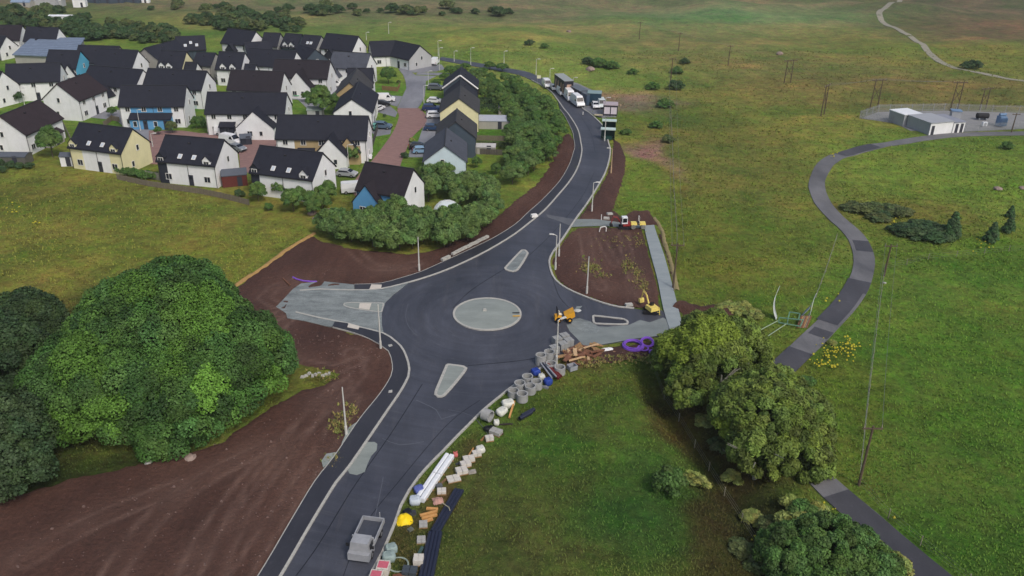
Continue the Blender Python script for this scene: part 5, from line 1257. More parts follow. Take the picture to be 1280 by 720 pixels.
for a in [('van', WHT, 'white van, upper of the two parked on the brick court', 283.6, 168.5, -.15), ('van', (218,220,224), 'white pickup like van below the other van on the brick court', 289, 179, -.45),
          ('hatch', (128,134,142), 'silver grey car partly hidden below the white vans', 297, 188, -.5), ('suv', (62,68,76), 'dark grey car beside the long white house', 336, 163.5, .25),
          ('hatch', WHT, 'white car behind the black roofed house at the court edge', 358, 185, .05), ('hatch', WHT, 'white car parked below the young tree by beige terrace', 453, 199, .1),
          ('suv', (84,104,124), 'blue grey car on driveway left of the brick street', 478, 160.5, -.1), ('hatch', (96,160,150), 'small turquoise car by the fence left of the brick street', 467, 161, 1.4),
          ('van', WHT, 'white van at left side of estate street', 481.6, 126.5, .1), ('hatch', (30,32,38), 'black car just in front of the white van at estate street', 478, 132, .1), ('hatch', WHT, 'white car beside the white gabled house', 473, 138, 1.2),
          ('hatch', WHT, 'white car farthest up the drives right of street', 543.7, 128.5, -.1), ('suv', (36,54,96), 'dark blue car right of the brick street', 539, 138, 0), ('suv', WHT, 'white car right of the brick street, below blue one', 544.5, 147, .1),
          ('hatch', (42,64,96), 'second blue car, lower down right of brick street', 541, 162.5, 0), ('hatch', (30,30,34), 'black car at lower end of the drives', 523, 186, .15), ('hatch', (132,166,194), 'light blue car beside the black car', 527.5, 191, .15),
          ('suv', (92,98,104), 'grey car by the top shrub hedge', 545, 112, -.05), ('van', WHT, 'white box van parked at hall corner', 543.7, 80, 1.45), ('hatch', WHT, 'white car near far green trampoline', 373, 111, .05),
          ('suv', (84,96,100), 'grey green car beside far white car', 389.6, 109, .2), ('van', WHT, 'white van below tall right gable in third row', 416.5, 108.5, .5), ('van', (214,216,218), 'white van left of the brown roofed blue house', 444, 240, .25),
          ('hatch', (160,164,168), 'pale car behind the trees by brick street end', 434, 220, -.2)]:
    vehicle(a[0], a[1], a[2], a[3], a[4], a[5], -.03)
def head(p, q): a = P0(*p); b = P0(*q); return math.atan2(b[1] - a[1], b[0] - a[0])
hr = head((694, 104), (724, 136))
vehicle('camper', WHT, 'nearest white camper van in the row on the main road', 721.5, 131.5, hr + .1, 0, group='white vans queued on the main road')
vehicle('camper', WHT, 'second white camper van from the near end of the row', 711.5, 124.5, hr, 0, group='white vans queued on the main road')
vehicle('van', WHT, 'third white vehicle from the near end of the row on the road', 702, 118, hr, 0, group='white vans queued on the main road')
vehicle('hatch', (206,210,208), 'pale car between far van and third vehicle in the row', 692.5, 112.5, hr, 0, group='white vans queued on the main road')
vehicle('van', WHT, 'farthest white van in the row on the main road', 683.5, 108.5, hr, 0, group='white vans queued on the main road')
vehicle('hatch', WHT, 'left small white car facing out before the teal lorry box', 744.3, 134.6, -1.5, 0)
vehicle('van', (206,216,216), 'right small white van facing out before the teal lorry box', 751.5, 133.6, -1.5, 0)
# lorries and cabins at the lay-by
def cabin(px, py, L, W, H, rz, label, wm, rm, name, cat, extras=None, wheels=False, z=0.0):
    p = P0(px, py); t = thing(name, label, cat, (p[0], p[1], z), rz)
    b = MB(); z0 = .9 if wheels else .15; b.box((0, 0, (z0 + H) / 2), (L, W, H - z0)); b.build('body', wm, t)
    r = MB(); r.box((0, 0, H + .06), (L + .1, W + .1, .14)); r.build('roof', rm, t)
    if wheels:
        w_ = MB(); w_.bar((0, -.14, 0), (0, .14, 0), .48, 14); wm_ = w_.mesh('wheel', TYRE)
        for x in (-L * .38, -L * .3, L * .32):
            for s in (-1, 1): link('wheel', wm_, t, (x, s * (W / 2 - .15), .48))
        f = MB(); f.box((0, 0, .8), (L * .96, W * .5, .2)); f.build('chassis', TRIM, t)
    else:
        f = MB()
        for x in (-L / 2 + .3, 0, L / 2 - .3): f.box((x, 0, .07), (.25, W, .18))
        f.build('skid', TRIM, t)
    if extras: extras(t, L, W, H)
    return t
lr = head((695, 110), (718, 128))
BLK = mat('black_sheet', (36, 36, 44), .5, .2, .8); MUR = mat('mural_skin', (168, 140, 124), .6, .3, 1.2); TEAL = mat('teal_sheet', (30, 56, 72), .5, .15, .8); GRYR = mat('grey_roof', (150, 156, 156), .6, .1)
def murals(t, L, W, H):
    rr = random.Random(3)
    for k, x in enumerate((-L * .33, -L * .08, L * .2, L * .4)):
        m = MB(); m.box((x, -W / 2 - .03, H * .5), (1.3, .04, H * .5), taper=.7); m.box((x + .2, -W / 2 - .04, H * .72), (.6, .05, H * .18)); m.build('mural_panel', MUR, t)
    m = MB(); m.box((L / 2 + .03, .1, H * .52), (.04, W * .6, H * .55), taper=.8); m.build('mural_panel', MUR, t)
cabin(704, 117, 9.0, 2.6, 4.4, lr, 'tall black exhibition lorry trailer with painted figures and grey roof', BLK, GRYR, 'lorry_trailer', 'lorry', murals, True)
def pics(t, L, W, H):
    for x in (-L * .3, -L * .05, L * .2):
        m = MB(); m.box((x, -W / 2 - .03, H * .5), (.8, .04, H * .45)); m.build('poster', mat('poster_pale', (180, 182, 186), .6, .3, 3), t)
cabin(722.5, 124, 7.0, 2.5, 3.0, lr + .12, 'lower black trailer with pale posters behind the camper vans', BLK, mat('grey_roof2', (96, 104, 112), .6, .1), 'lorry_trailer', 'lorry', pics, True)
cabin(733, 129, 5.2, 2.5, 2.8, lr + .1, 'dark blue grey container between the black trailers and teal box', mat('blue_sheet', (62, 78, 98), .5, .15), mat('grey_roof2', (96, 104, 112)), 'site_container', 'container')
cabin(742.5, 130.5, 3.6, 3.2, 3.2, -.12, 'teal lorry box with pale roof behind the two small white vehicles', TEAL, mat('pale_teal_roof', (128, 150, 152), .6, .1), 'lorry_box', 'lorry', None, True)
def dd(t, L, W, H):
    for s in (-.27, .2):
        m = MB(); m.box((s * L + .15, -W / 2 - .04, H * .5), (L * .4, .06, H * .66)); m.build('door', mat('pale_door', (206, 198, 208), .6, .08), t)
cabin(762.5, 142.5, 3.6, 3.4, 2.6, -.1, 'dark timber kiosk with pink grey roof and double white doors', mat('kiosk_dark', (48, 46, 56), .7, .15), mat('kiosk_roof', (172, 160, 166), .6, .1), 'kiosk', 'shed', dd)
# bus shelters
SHG = mat('shelter_green', (28, 62, 58), .5, .15); SHR = mat('shelter_roof', (182, 200, 194), .5, .08)
for px, py, lab in ((761, 162.5, 'upper dark green bus shelter with pale roof beside bend'), (759.5, 173.5, 'lower dark green bus shelter with pale roof and lamp post in front')):
    p = P0(px, py); t = thing('bus_shelter', lab, 'bus shelter', (p[0], p[1], -.1), -.1)
    b = MB(); b.box((0, .7, 1.2), (3.0, .08, 2.3)); b.build('back_panel', SHG, t)
    for s in (-1, 1): b = MB(); b.box((s * 1.5, 0, 1.2), (.08, 1.5, 2.3)); b.build('side_panel', SHG, t)
    r = MB(); r.box((0, -.05, 2.45), (3.4, 1.9, .16)); r.build('roof', SHR, t)
    s = MB(); s.box((0, .4, .5), (2.4, .4, .08)); s.box((-1, .4, .25), (.08, .3, .5)); s.box((1, .4, .25), (.08, .3, .5)); s.build('bench', FW, t)
    f = MB(); f.box((0, -.75, .55), (2.0, .06, .9)); f.build('front_panel', SHG, t)
p = P0(748, 146); t = thing('slatted_crate', 'low pale timber bench crate at the road edge near kiosk', 'crate', (p[0], p[1], 0), -.1)
for k in range(4): m = MB(); m.box((0, -.5 + k * .33, .5), (2.0, .24, .06)); m.build('slat', mat('pale_timber', (176, 166, 140), .85, .2, 3), t)
for s in (-1, 1): m = MB(); m.box((s * .85, 0, .24), (.12, 1.3, .48)); m.build('leg', FW, t)
p = P0(728.6, 144.2); t = thing('bollard', 'short white marker bollard standing on the main road', 'bollard', (p[0], p[1], .0)); m = MB(); m.bar((0, 0, 0), (0, 0, .9), .11, 8); m.build('post', WTRIM, t); m = MB(); m.bar((0, 0, 0), (0, 0, .12), .22, 10); m.build('foot', TRIM, t)
p = P0(673.5, 104); t = thing('road_sign', 'blank pale square sign at far end of the tree belt', 'sign', (p[0], p[1], -.1)); m = MB(); m.box((0, 0, 1.9), (1.1, .06, .9)); m.build('sign_plate', mat('sign_cream', (214, 214, 186), .6, .05), t); m = MB(); m.bar((-.4, .05, 0), (-.4, .05, 2.2), .04, 5); m.bar((.4, .05, 0), (.4, .05, 2.2), .04, 5); m.build('post', RIM, t)

# ------------------------------------------------------------ lamp posts, poles, wires
LP = mat('lamp_pole', (204, 205, 200), .5, .08, metal=.2); LPW = mat('lamp_pole_wood', (176, 152, 122), .7, .1); LGL = mat('lamp_glass', (216, 220, 222), .3, .05)
def lamp(base, top_py, label, hd=True, arm=0.9, rz=0.0, m=LP, r=.11, group=None, flat=True):
    g = Vector(P0(*base)) if flat else G(*base)
    # height from the picture of its top, taken straight above the base
    lo, hi = 1.0, 20.0
    for _ in range(30):
        h = (lo + hi) / 2; v = np.array([g[0], g[1], g[2] + h]) - np.array([0, 0, CAM_H]); y = 360 - FOC * v.dot(UPV) / v.dot(FWD)
        if y > top_py: lo = h
        else: hi = h
    h = min(h, 9); t = thing('street_lamp', label, 'lamp post', (g[0], g[1], g[2] - .05), rz, group)
    b = MB(); b.bar((0, 0, 0), (0, 0, 1.2), r * 1.5, 8, r * 1.4); b.bar((0, 0, 1.2), (0, 0, h), r, 8, r * .6); b.build('pole', m, t)
    if hd:
        a = MB(); a.bar((0, 0, h), (arm * .5, 0, h + .12), .045, 6); a.build('bracket', m, t)
        l = MB(); l.box((arm * .5 + .35, 0, h + .14), (.8, .3, .14), taper=.8); hl = l.build('lamp_head', LP, t); g2 = MB(); g2.box((arm * .5 + .38, 0, h + .06), (.55, .22, .03)); g2.build('lens', LGL, hl)
    else:
        c = MB(); c.bar((0, 0, h), (0, 0, h + .08), .07, 8); c.build('cap', m, t)
    return t
for b, ty, lab, hd, m, rz in [((433,543.4),484.3,'bare pale lamp column in the lower left soil by the pavement',False,LP,0),((475.9,435.8),381,'bare pale lamp column at corner of gravel side arm',False,LP,0),
    ((524,338.5),296.5,'bare lamp column in the upper left soil before the willow hedge',False,LP,0),((733.4,366.7),321,'bare lamp column in middle of the right soil plot',False,LP,0),
    ((695.4,454.4),400,'lamp column with fitted head among the block pallets',True,LP,.6),((694.2,336.5),294,'lamp column with head on the right kerb bulge',True,LP,2.9),
    ((698.5,320),280,'bare lamp column just behind the headed one at right kerb',False,LP,0),((739.8,264),228,'lamp column with twin looking head beside main road above cross path',True,LP,0),
    ((763.7,216),186,'wood coloured lamp column beside main road bend',True,LPW,2.8),((755.6,176),148,'lamp column standing in front of the bus shelters',False,LP,0)]:
    lamp(b, ty, lab, hd, m=m, rz=rz)
for b, ty, lab in [((175.8,163),137,'lamp post in front of the blue lean-to house'),((299,174),151,'lamp post on the brick court beside white vans'),((191,183),167,'short lamp post between cream gable and dark bay house'),((436,208),181,'lamp post on lawn before the white projecting gable'),
    ((462.5,150),128,'lamp post at right end of beige terrace'),((530,129),107,'lamp post with flat head beside estate street bend'),((535.6,109),89,'lamp post on estate street right side'),((549.4,88),60,'lamp post right of box van at hall'),
    ((567.7,77),64,'lamp post on exit road, left of two'),((588.5,82),60,'tall lamp post on exit road, right of two'),((630,80),64,'lamp post behind tree belt, leftmost'),((670,94),73.8,'lamp post beside blank pale sign'),
    ((687,105),86,'lamp post left of the tall black lorry trailer'),((716,113),97,'lamp post right of the tall black lorry trailer'),((458,50),40.5,'lamp post behind hall at moor edge'),((486,42),28,'tall post on moor above hall'),((547.8,70),51,'lamp post behind white box van'),
    ((756,144),122,'greenish lamp post between the small vans and dark kiosk'),((32,136),110,'lamp post left of the broad gabled brown roofed house')]:
    lamp(b, ty, lab, True, rz=random.uniform(-.3, .3), r=.08)
PW = mat('pole_wood', (92, 80, 66), .9, .2, 3); INS = mat('insulator', (150, 140, 130), .5, .1)
tops = {}
def pole(key, base, h, label, frame=False, rz=0.0, r=.13):
    g = G(*base); t = thing('power_pole', label, 'power pole', (g[0], g[1], g[2] - .2), rz)
    if frame:
        for s in (-1, 1):
            b = MB(); b.bar((s * 1.1, 0, 0), (s * .95, 0, h), r * 1.2, 8, r * .8); b.build('pole', PW, t)
        b = MB(); b.bar((-1.1, .1, h * .3), (1, .1, h * .75), .07, 6); b.bar((1.1, -.1, h * .3), (-1, -.1, h * .75), .07, 6); b.build('cross_brace', PW, t)
        b = MB(); b.box((0, 0, h - .3), (4.2, .16, .2)); b.build('crossarm', PW, t); xs = (-1.9, 0, 1.9)
    else:
        b = MB(); b.bar((0, 0, 0), (0, 0, h), r * 1.2, 8, r * .8); b.build('pole', PW, t)
        b = MB(); b.box((0, 0, h - .3), (2.0, .12, .14)); b.build('crossarm', PW, t); xs = (-.85, .85)
    for x in xs: i = MB(); i.bar((x, 0, h - .2), (x, 0, h + .15), .06, 6, .04); i.build('insulator', INS, t)
    tops[key] = (g, h, rz, xs)
for k, b, h, fr, rz, lab in [('a',(841,361),7.5,0,0,'wooden pole at right edge of the soil plot by the grey path'),('b',(838,104),7.5,0,0,'distant wooden pole above the heather'),
    ('c',(1073,607),7.5,0,0,'wooden pole beside the lane in the lower right'),('d',(1105,345),5.5,0,0,'short wooden pole at top of bright field'),
    ('e',(910,82),6.5,0,.2,'single pole on moor, rightmost of three'),('f',(848,64),6.5,0,.2,'single pole on moor, middle of three'),('g',(799,49),6.5,0,.2,'single pole on moor, leftmost of three'),
    ('h',(984,104),7,1,.3,'twin leg pole frame highest on the moor'),('i',(1028,144),8,1,.9,'twin leg pole frame left of the substation yard'),('j',(1092,136),8,1,.2,'twin leg pole frame at corner of substation yard'),
    ('k',(1192,139),8,1,.2,'twin leg pole frame behind the substation buildings'),('l',(1228,137),6,1,.4,'short twin leg pole frame near black tank'),('m',(1264,166),5,0,.1,'small leaning pole at right end of substation road')]:
    pole(k, b, h, lab, bool(fr), rz)
def span(a, b, label):
    ga, ha, ra, xa = tops[a]; gb, hb, rb_, xb = tops[b]; mb = MB(); o = ga
    for x, x2 in zip(xa, xb):
        p = Vector((ga[0] + x * math.cos(ra), ga[1] + x * math.sin(ra), ga[2] + ha - .05)); q = Vector((gb[0] + x2 * math.cos(rb_), gb[1] + x2 * math.sin(rb_), gb[2] + hb - .05))
        pts = [p.lerp(q, i / 10) - Vector((0, 0, 4 * (i / 10) * (1 - i / 10) * min(2.0, (q - p).length * .02))) for i in range(11)]
        mb.path(pts, .022, 3)
    ob = mb.build('overhead_wire', WIRE); tag(ob, label, 'wire')
span('a', 'b', 'overhead wires running from path edge pole to the distant moor pole'); span('c', 'd', 'overhead wires above the bright field fence')
span('e', 'f', 'overhead wires between right and middle single moor poles'); span('f', 'g', 'overhead wires between middle and left single moor poles'); span('h', 'i', 'overhead wires between highest twin frame and the next'); span('i', 'j', 'overhead wires from left twin frame to the yard corner frame'); span('j', 'k', 'overhead wires across the substation yard'); 

# ------------------------------------------------------------ substation
CR = mat('grey_clad', (156, 160, 166), .6, .08, .6); CW = WL['white']
def block(c0, c1, dep, h, label, wm, rm, doors=()):
    a = P0(*c0); b = P0(*c1); L = math.hypot(b[0] - a[0], b[1] - a[1]); rz = math.atan2(b[1] - a[1], b[0] - a[0])
    t = thing('substation_building', label, 'building', (a[0], a[1], -.1), rz)
    w_ = MB(); w_.box((L / 2, dep / 2, h / 2), (L, dep, h)); w_.build('wall', wm, t)
    g = MB(); g.box((-.02, dep / 2, h / 2 - .05), (.04, dep - .1, h - .1)); g.build('side_wall', CR, t)
    r = MB(); r.box((L / 2, dep / 2, h + .09), (L + .3, dep + .3, .18)); r.build('roof', rm, t)
    for x in doors: d = MB(); d.box((x * L, -.04, 1.1), (.8, .08, 2.2)); d.build('door', DOORM, t)
block((1160.8,168.5),(1189,166),7.6,2.8,'front white substation block with grey roof and dark door',CW,CR,(.13,))
block((1190,166),(1204,164.8),7,2.5,'low right substation annex with two dark doors',CW,mat('grey_roof3',(136,140,152),.6,.1),(.3,.75))
a_ = P0(1160.8, 168.5); b_ = P0(1189, 166); d_ = (b_ - a_) / np.linalg.norm(b_ - a_); n_ = np.array([-d_[1], d_[0], 0]); o_ = a_ + n_ * 7.9 - d_ * .9
t = thing('substation_building', 'rear substation block with bright white roof', 'building', (o_[0], o_[1], -.1), math.atan2(d_[1], d_[0]))
MB().box((2.6, 2.6, 1.4), (5.2, 5.2, 2.8)).build('wall', CR, t); MB().box((2.6, 2.6, 2.9), (5.5, 5.5, .18)).build('roof', WHITE_METAL, t)
def yard_fence(pts, label, h=2.0):
    ln = [np.array(P0(*p)[:2]) for p in pts]; o = ln[0]; t = thing('palisade_fence', label, 'fence', (o[0], o[1], -.1))
    pm = MB(); pm.bar((0, 0, 0), (0, 0, h), .05, 4); pm = pm.mesh('post', CR); GM = mat('palisade_grey', (150, 154, 156), .6, .1, metal=.2)
    for i in range(len(ln) - 1):
        d = ln[i + 1] - ln[i]; L = np.linalg.norm(d); n = max(1, int(L / 3)); rz = math.atan2(d[1], d[0]); w_ = L / n; pn = MB()
        for j in range(12): pn.box((w_ * (j + .5) / 12, 0, h / 2), (.07, .02, h))
        pn.box((w_ / 2, .02, .4), (w_, .04, .06)); pn.box((w_ / 2, .02, h - .4), (w_, .04, .06)); me = pn.mesh('panel', GM)
        for j in range(n): p = ln[i] + d * j / n - o; link('post', pm, t, (p[0], p[1], 0), rz); link('panel', me, t, (p[0], p[1], 0), rz)
yard_fence([(1120,154),(1074.6,147.5),(1098,139.5),(1180,138),(1240,140),(1290,141)], 'grey palisade fence round the substation yard, back and left sides')
yard_fence([(1206,165),(1240,163),(1290,160)], 'grey palisade fence along the substation road')
BT = mat('blue_steel', (108, 136, 168), .5, .15)
p = P0(1249.5, 158); t = thing('transformer', 'blue grey transformer with cooling fins in the substation yard', 'transformer', (p[0], p[1], 0), .2)
b = MB(); b.box((0, 0, 1.4), (1.8, 1.4, 2.4)); b.build('tank', BT, t); b = MB()
for k in range(6): b.box((-.75 + k * .3, -.95, 1.3), (.08, .5, 1.9))
b.build('cooling_fin', BT, t); b = MB(); b.bar((-.9, 0, 3.0), (.9, 0, 3.0), .3, 12); b.build('conservator', BT, t); b = MB()
for k in (-.5, 0, .5): b.bar((k, .3, 2.6), (k, .3, 3.6), .09, 8)
b.build('bushing', INS, t)
p = P0(1227, 149.5); t = thing('oil_tank', 'black horizontal tank in the substation yard', 'tank', (p[0], p[1], 0), .0)
b = MB(); b.bar((-1.4, 0, 1.0), (1.4, 0, 1.0), .7, 16); b.build('tank', TRIM, t, sm=False); b = MB(); b.box((-.9, 0, .25), (.2, 1.2, .5)); b.box((.9, 0, .25), (.2, 1.2, .5)); b.build('cradle', CR, t)
p = P0(1230, 158); t = thing('switch_cabinet', 'small white cabinet beside blue transformer', 'cabinet', (p[0], p[1], 0), .1); b = MB(); b.box((0, 0, .6), (1.2, .6, 1.0)); b.build('box', WHITE_METAL, t); b = MB(); b.box((0, -.32, .6), (.5, .03, .8)); b.build('door', CR, t)
p = P0(1193, 148); t = thing('busbar_kiosk', 'flat blue roofed kiosk behind the substation annex', 'kiosk', (p[0], p[1], 0), -.2); b = MB(); b.box((0, 0, 1.0), (2.2, 2.0, 2.0)); b.build('wall', CR, t); b = MB(); b.box((0, 0, 2.1), (2.5, 2.3, .15)); b.build('roof', BT, t)

# ------------------------------------------------------------ tipper truck
TW = mat('truck_white', (150, 153, 158), .4, .18, 1.2); BEDM = mat('tipper_bed', (66, 70, 80), .6, .2, 1.5)
f = P0(449, 704); r_ = P0(468.5, 660); rz = math.atan2(f[1] - r_[1], f[0] - r_[0]); Lk = math.hypot(f[0] - r_[0], f[1] - r_[1])
t = thing('tipper_truck', 'small white tipper truck driving down the road towards the camera with empty grey bed', 'truck', ((f[0] + r_[0]) / 2, (f[1] + r_[1]) / 2, 0), rz)
k = Lk / 5.4
m = MB(); m.box((1.9 * k, 0, .75), (1.6, 1.95, .75)); m.box((1.65 * k, 0, 1.55), (1.3, 1.85, .95), taper=.86); m.box((2.55 * k, 0, .65), (.35, 1.85, .5)); m.build('cab', TW, t)
m = MB(); m.add([(2.32 * k, -.8, 1.2), (2.32 * k, .8, 1.2), (2.16 * k, .7, 1.93), (2.16 * k, -.7, 1.93)], [[0, 1, 2, 3]]); m.build('windscreen', GLS, t)
m = MB(); m.box((1.65 * k, -.935, 1.5), (.8, .03, .5)); m.box((1.65 * k, .935, 1.5), (.8, .03, .5)); m.build('side_window', GLS, t)
m = MB(); m.box((-.75 * k, 0, .95), (3.6 * k, 1.9, .12)); m.build('bed_floor', BEDM, t)
for s in (-1, 1): m = MB(); m.box((-.75 * k, s * 1.0, 1.2), (3.6 * k, .1, .48)); m.build('side_board', TW, t)
m = MB(); m.box((-2.55 * k, 0, 1.2), (.1, 2.0, .48)); m.build('tailgate', TW, t)
m = MB(); m.box((1.02 * k, 0, 1.4), (.12, 2.0, .9)); m.build('headboard', TW, t)
m = MB(); m.box((0, 0, .6), (4.8 * k, .8, .22)); m.build('chassis', TRIM, t)
m = MB(); m.box((-2.75 * k, 0, .55), (.15, 1.7, .12)); m.box((-2.95 * k, .1, .55), (.5, .12, .12)); m.build('tow_bar', TRIM, t)
wl = MB(); wl.bar((0, -.13, 0), (0, .13, 0), .38, 16); wl = wl.mesh('wheel', TYRE); rm_ = MB(); rm_.bar((0, -.15, 0), (0, .15, 0), .2, 10); rm_ = rm_.mesh('rim', RIM)
for x in (1.75 * k, -1.5 * k):
    for s in (-1, 1): w_ = link('wheel', wl, t, (x, s * .85, .38)); link('rim', rm_, w_)
for s in (-1, 1):
    m = MB(); m.box((2.73 * k, s * .7, .72), (.05, .34, .2)); m.build('headlight', LAMPW, t)
    m = MB(); m.box((2.1 * k, s * 1.15, 1.55), (.1, .24, .3)); m.bar((2.1 * k, s * .9, 1.5), (2.1 * k, s * 1.1, 1.5), .02, 4); m.build('mirror', TRIM, t)
p = P0(468.8, 655); t = thing('drawbar_load', 'small grey drum load behind the tipper truck tailgate', 'equipment', (p[0], p[1], 0), rz)
m = MB(); m.bar((0, -.3, .45), (0, .3, .45), .32, 12); m.build('drum', mat('galvanised', (166, 172, 178), .45, .15, 2, metal=.4), t); m = MB(); m.box((0, 0, .15), (.9, .7, .1)); m.build('base_plate', CR, t); m = MB(); m.bar((-.2, .45, .1), (-.2, .45, 1.3), .05, 6); m.build('upright', CR, t)

# ------------------------------------------------------------ site machines
YEL = mat('machine_yellow', (214, 156, 44), .45, .15, 2); YEL2 = mat('machine_pale_yellow', (222, 202, 110), .5, .12, 2); MACHK = mat('machine_black', (34, 34, 38), .6, .15)
p = P0(704, 401); t = thing('site_dumper', 'orange yellow articulated site dumper with raised skip beside block pallets', 'dumper', (p[0], p[1], .02), .12); t.scale = (.78, .78, .78)
m = MB(); m.box((-.95, 0, .85), (1.3, 1.3, .7), taper=.85); m.build('engine_cover', YEL, t)
m = MB(); M = Matrix.Translation((1.15, 0, 1.25)) @ Matrix.Rotation(-.55, 4, 'Y'); m.prism([(-.8, -.5), (.6, -.5), (1.0, .5), (-.9, .6)], -.85, .85, 0, M); m.build('skip', YEL, t)
m = MB(); m.box((0, 0, .55), (1.2, .5, .3)); m.box((.9, 0, .55), (1.2, .7, .25)); m.build('chassis', MACHK, t)
m = MB(); m.box((-.55, 0, 1.35), (.5, .55, .14)); m.box((-.82, 0, 1.65), (.12, .55, .6)); m.build('seat', mat('seat_cream', (220, 212, 190), .7, .1), t)
m = MB()
for s in (-1, 1): m.bar((-1.15, s * .6, 1.1), (-1.15, s * .6, 2.6), .06, 6); m.bar((-1.0, s * .25, 1.1), (-1.1, s * .25, 2.4), .04, 6)
m.bar((-1.15, -.6, 2.6), (-1.15, .6, 2.6), .06, 6); m.build('roll_bar', MACHK, t)
m = MB(); m.bar((0.05, 0, 1.2), (-.15, 0, 1.6), .03, 5); m.tube((-.15, 0, 1.58), (-.17, 0, 1.62), .2, .16, 12); m.build('steering_wheel', MACHK, t)
wl = MB(); wl.bar((0, -.2, 0), (0, .2, 0), .48, 16); wl = wl.mesh('wheel', TYRE); rm_ = MB(); rm_.bar((0, -.22, 0), (0, .22, 0), .22, 10); rm_ = rm_.mesh('rim', YEL)
for x in (-.95, 1.0):
    for s in (-1, 1): w_ = link('wheel', wl, t, (x, s * .75, .48)); link('rim', rm_, w_)
def digger(px, py, rz, label, bm, cabm, s=1.0, arm_rz=0.0, cabside=0, canopy=True, folded=False):
    p = P0(px, py); t = thing('mini_excavator', label, 'excavator', (p[0], p[1], .05), rz); t.scale = (s, s, s)
    for sd_ in (-1, 1):
        m = MB(); prof = [(-1.0, .12), (-.85, 0), (.85, 0), (1.0, .12), (1.05, .3), (.9, .46), (-.9, .46), (-1.05, .3)]
        m.prism(prof, sd_ * .68 - .17, sd_ * .68 + .17); tr = m.build('track', MACHK, t)
    m = MB(); m.box((0, 0, .35), (1.3, 1.1, .25)); m.bar((0, 0, .4), (0, 0, .62), .42, 14); m.build('undercarriage', MACHK, t)
    m = MB(); m.box((1.3, 0, .25), (.1, 1.6, .4)); m.bar((.6, -.4, .3), (1.3, -.4, .25), .06, 5); m.bar((.6, .4, .3), (1.3, .4, .25), .06, 5); m.build('dozer_blade', bm if folded else MACHK, t)
    R = Matrix.Rotation(arm_rz, 4, 'Z')
    m = MB(); m.box((-.35, 0, .9), (1.5, 1.35, .55), 0, R, .92); m.build('engine_house', bm, t)
    if not folded:
        m = MB(); m.box((.1, .2, 1.75), (1.1, .95, 1.3), 0, R, .92); m.build('cab', cabm, t)
        m = MB(); m.box((.66, .2, 1.8), (.04, .75, .8), 0, R); m.box((.1, .2 - .5, 1.8), (.8, .03, .8), 0, R); m.box((.1, .2 + .5, 1.8), (.8, .03, .8), 0, R); m.box((-.46, .2, 1.85), (.04, .7, .6), 0, R); m.build('window', GLS, t)
    else:
        m = MB(); m.box((-.1, 0, 1.3), (.5, .5, .15), 0, R); m.box((-.35, 0, 1.5), (.12, .5, .5), 0, R); m.build('seat', MACHK, t)
    rt = lambda a: R @ Vector(a)
    m = MB(); m.bar(rt((.6, -.15, .9)), rt((1.35, -.15, 2.1)), .13, 6, .11); m.bar(rt((1.35, -.15, 2.1)), rt((2.2, -.15, 2.3)), .11, 6, .09); m.build('boom', bm, t)
    m = MB(); m.bar(rt((2.2, -.15, 2.3)), rt((2.5, -.15, 1.0)), .09, 6, .07); m.bar(rt((1.4, -.15, 2.35)), rt((2.3, -.15, 2.5)), .04, 5); m.build('dipper_arm', bm, t)
    m = MB(); m.prism([(2.2, .45), (2.75, .5), (2.7, 1.0), (2.4, 1.1), (2.25, .8)], -.5, .2, 0, R); m.build('bucket', MACHK if not folded else bm, t)
    return t
digger(812.5, 390.5, -.15, 'pale yellow tracked mini excavator beside bottom of grey footpath', YEL2, YEL2, .98, 2.2, folded=True)
digger(780, 285.5, -.1, 'white cabbed mini excavator with red base at cross path', mat('machine_red', (132, 44, 44), .5, .15), WHITE_METAL, .92, -2.9)
p = P0(797, 286); t = thing('site_roller', 'pale yellow twin drum roller behind top of grey footpath', 'roller', (p[0], p[1], .1), .05)
for x in (-.85, .85): m = MB(); m.bar((x, -.5, .4), (x, .5, .4), .4, 18); m.build('drum', mat('drum_steel', (150, 150, 146), .4, .1, metal=.5), t)
for x in (-.75, .75): m = MB(); m.box((x, 0, .95), (1.1, .95, .4), taper=.85); m.build('body', YEL2, t)
m = MB(); m.box((0, 0, 1.2), (.5, .5, .12)); m.build('seat', MACHK, t); m = MB(); m.bar((.1, -.45, 1.0), (.1, -.45, 2.2), .04, 5); m.bar((.1, .45, 1.0), (.1, .45, 2.2), .04, 5); m.bar((.1, -.45, 2.2), (.1, .45, 2.2), .04, 5); m.build('roll_bar', WTRIM, t)
# white pipe hoop, block and kerbs near the cross path
p = P0(753.5, 289.5); t = thing('pipe_hoop', 'white pipe hoop standing in soil below cross path', 'pipe', (p[0], p[1], 0), .1); m = MB(); m.path([(-.6, 0, 0), (-.45, 0, .8), (.35, 0, .95), (.55, 0, .7), (.55, 0, 0)], .09, 8); m.build('pipe', WTRIM, t)
for px, py, rz, lab in [(762,268.5,.3,'grey concrete slab lying at soil edge above cross path'),(758,274,-.1,'flat grey slab beside the cross path'),(786,382.5,.2,'pale stone lying at kerb end near yellow excavator')]:
    p = P0(px, py); o = MB().box((0, 0, .15), (1.1, .7, .28), taper=.9).build('concrete_slab', KERB, loc=(p[0], p[1], .08), rotz=rz); tag(o, lab, 'slab')
p = P0(751.5, 275.5); o = MB().bar((0, 0, 0), (0, 0, 1.1), .07, 6).build('marker_post', WTRIM, loc=(p[0], p[1], .0)); tag(o, 'short white marker post on the cross path edge', 'post')
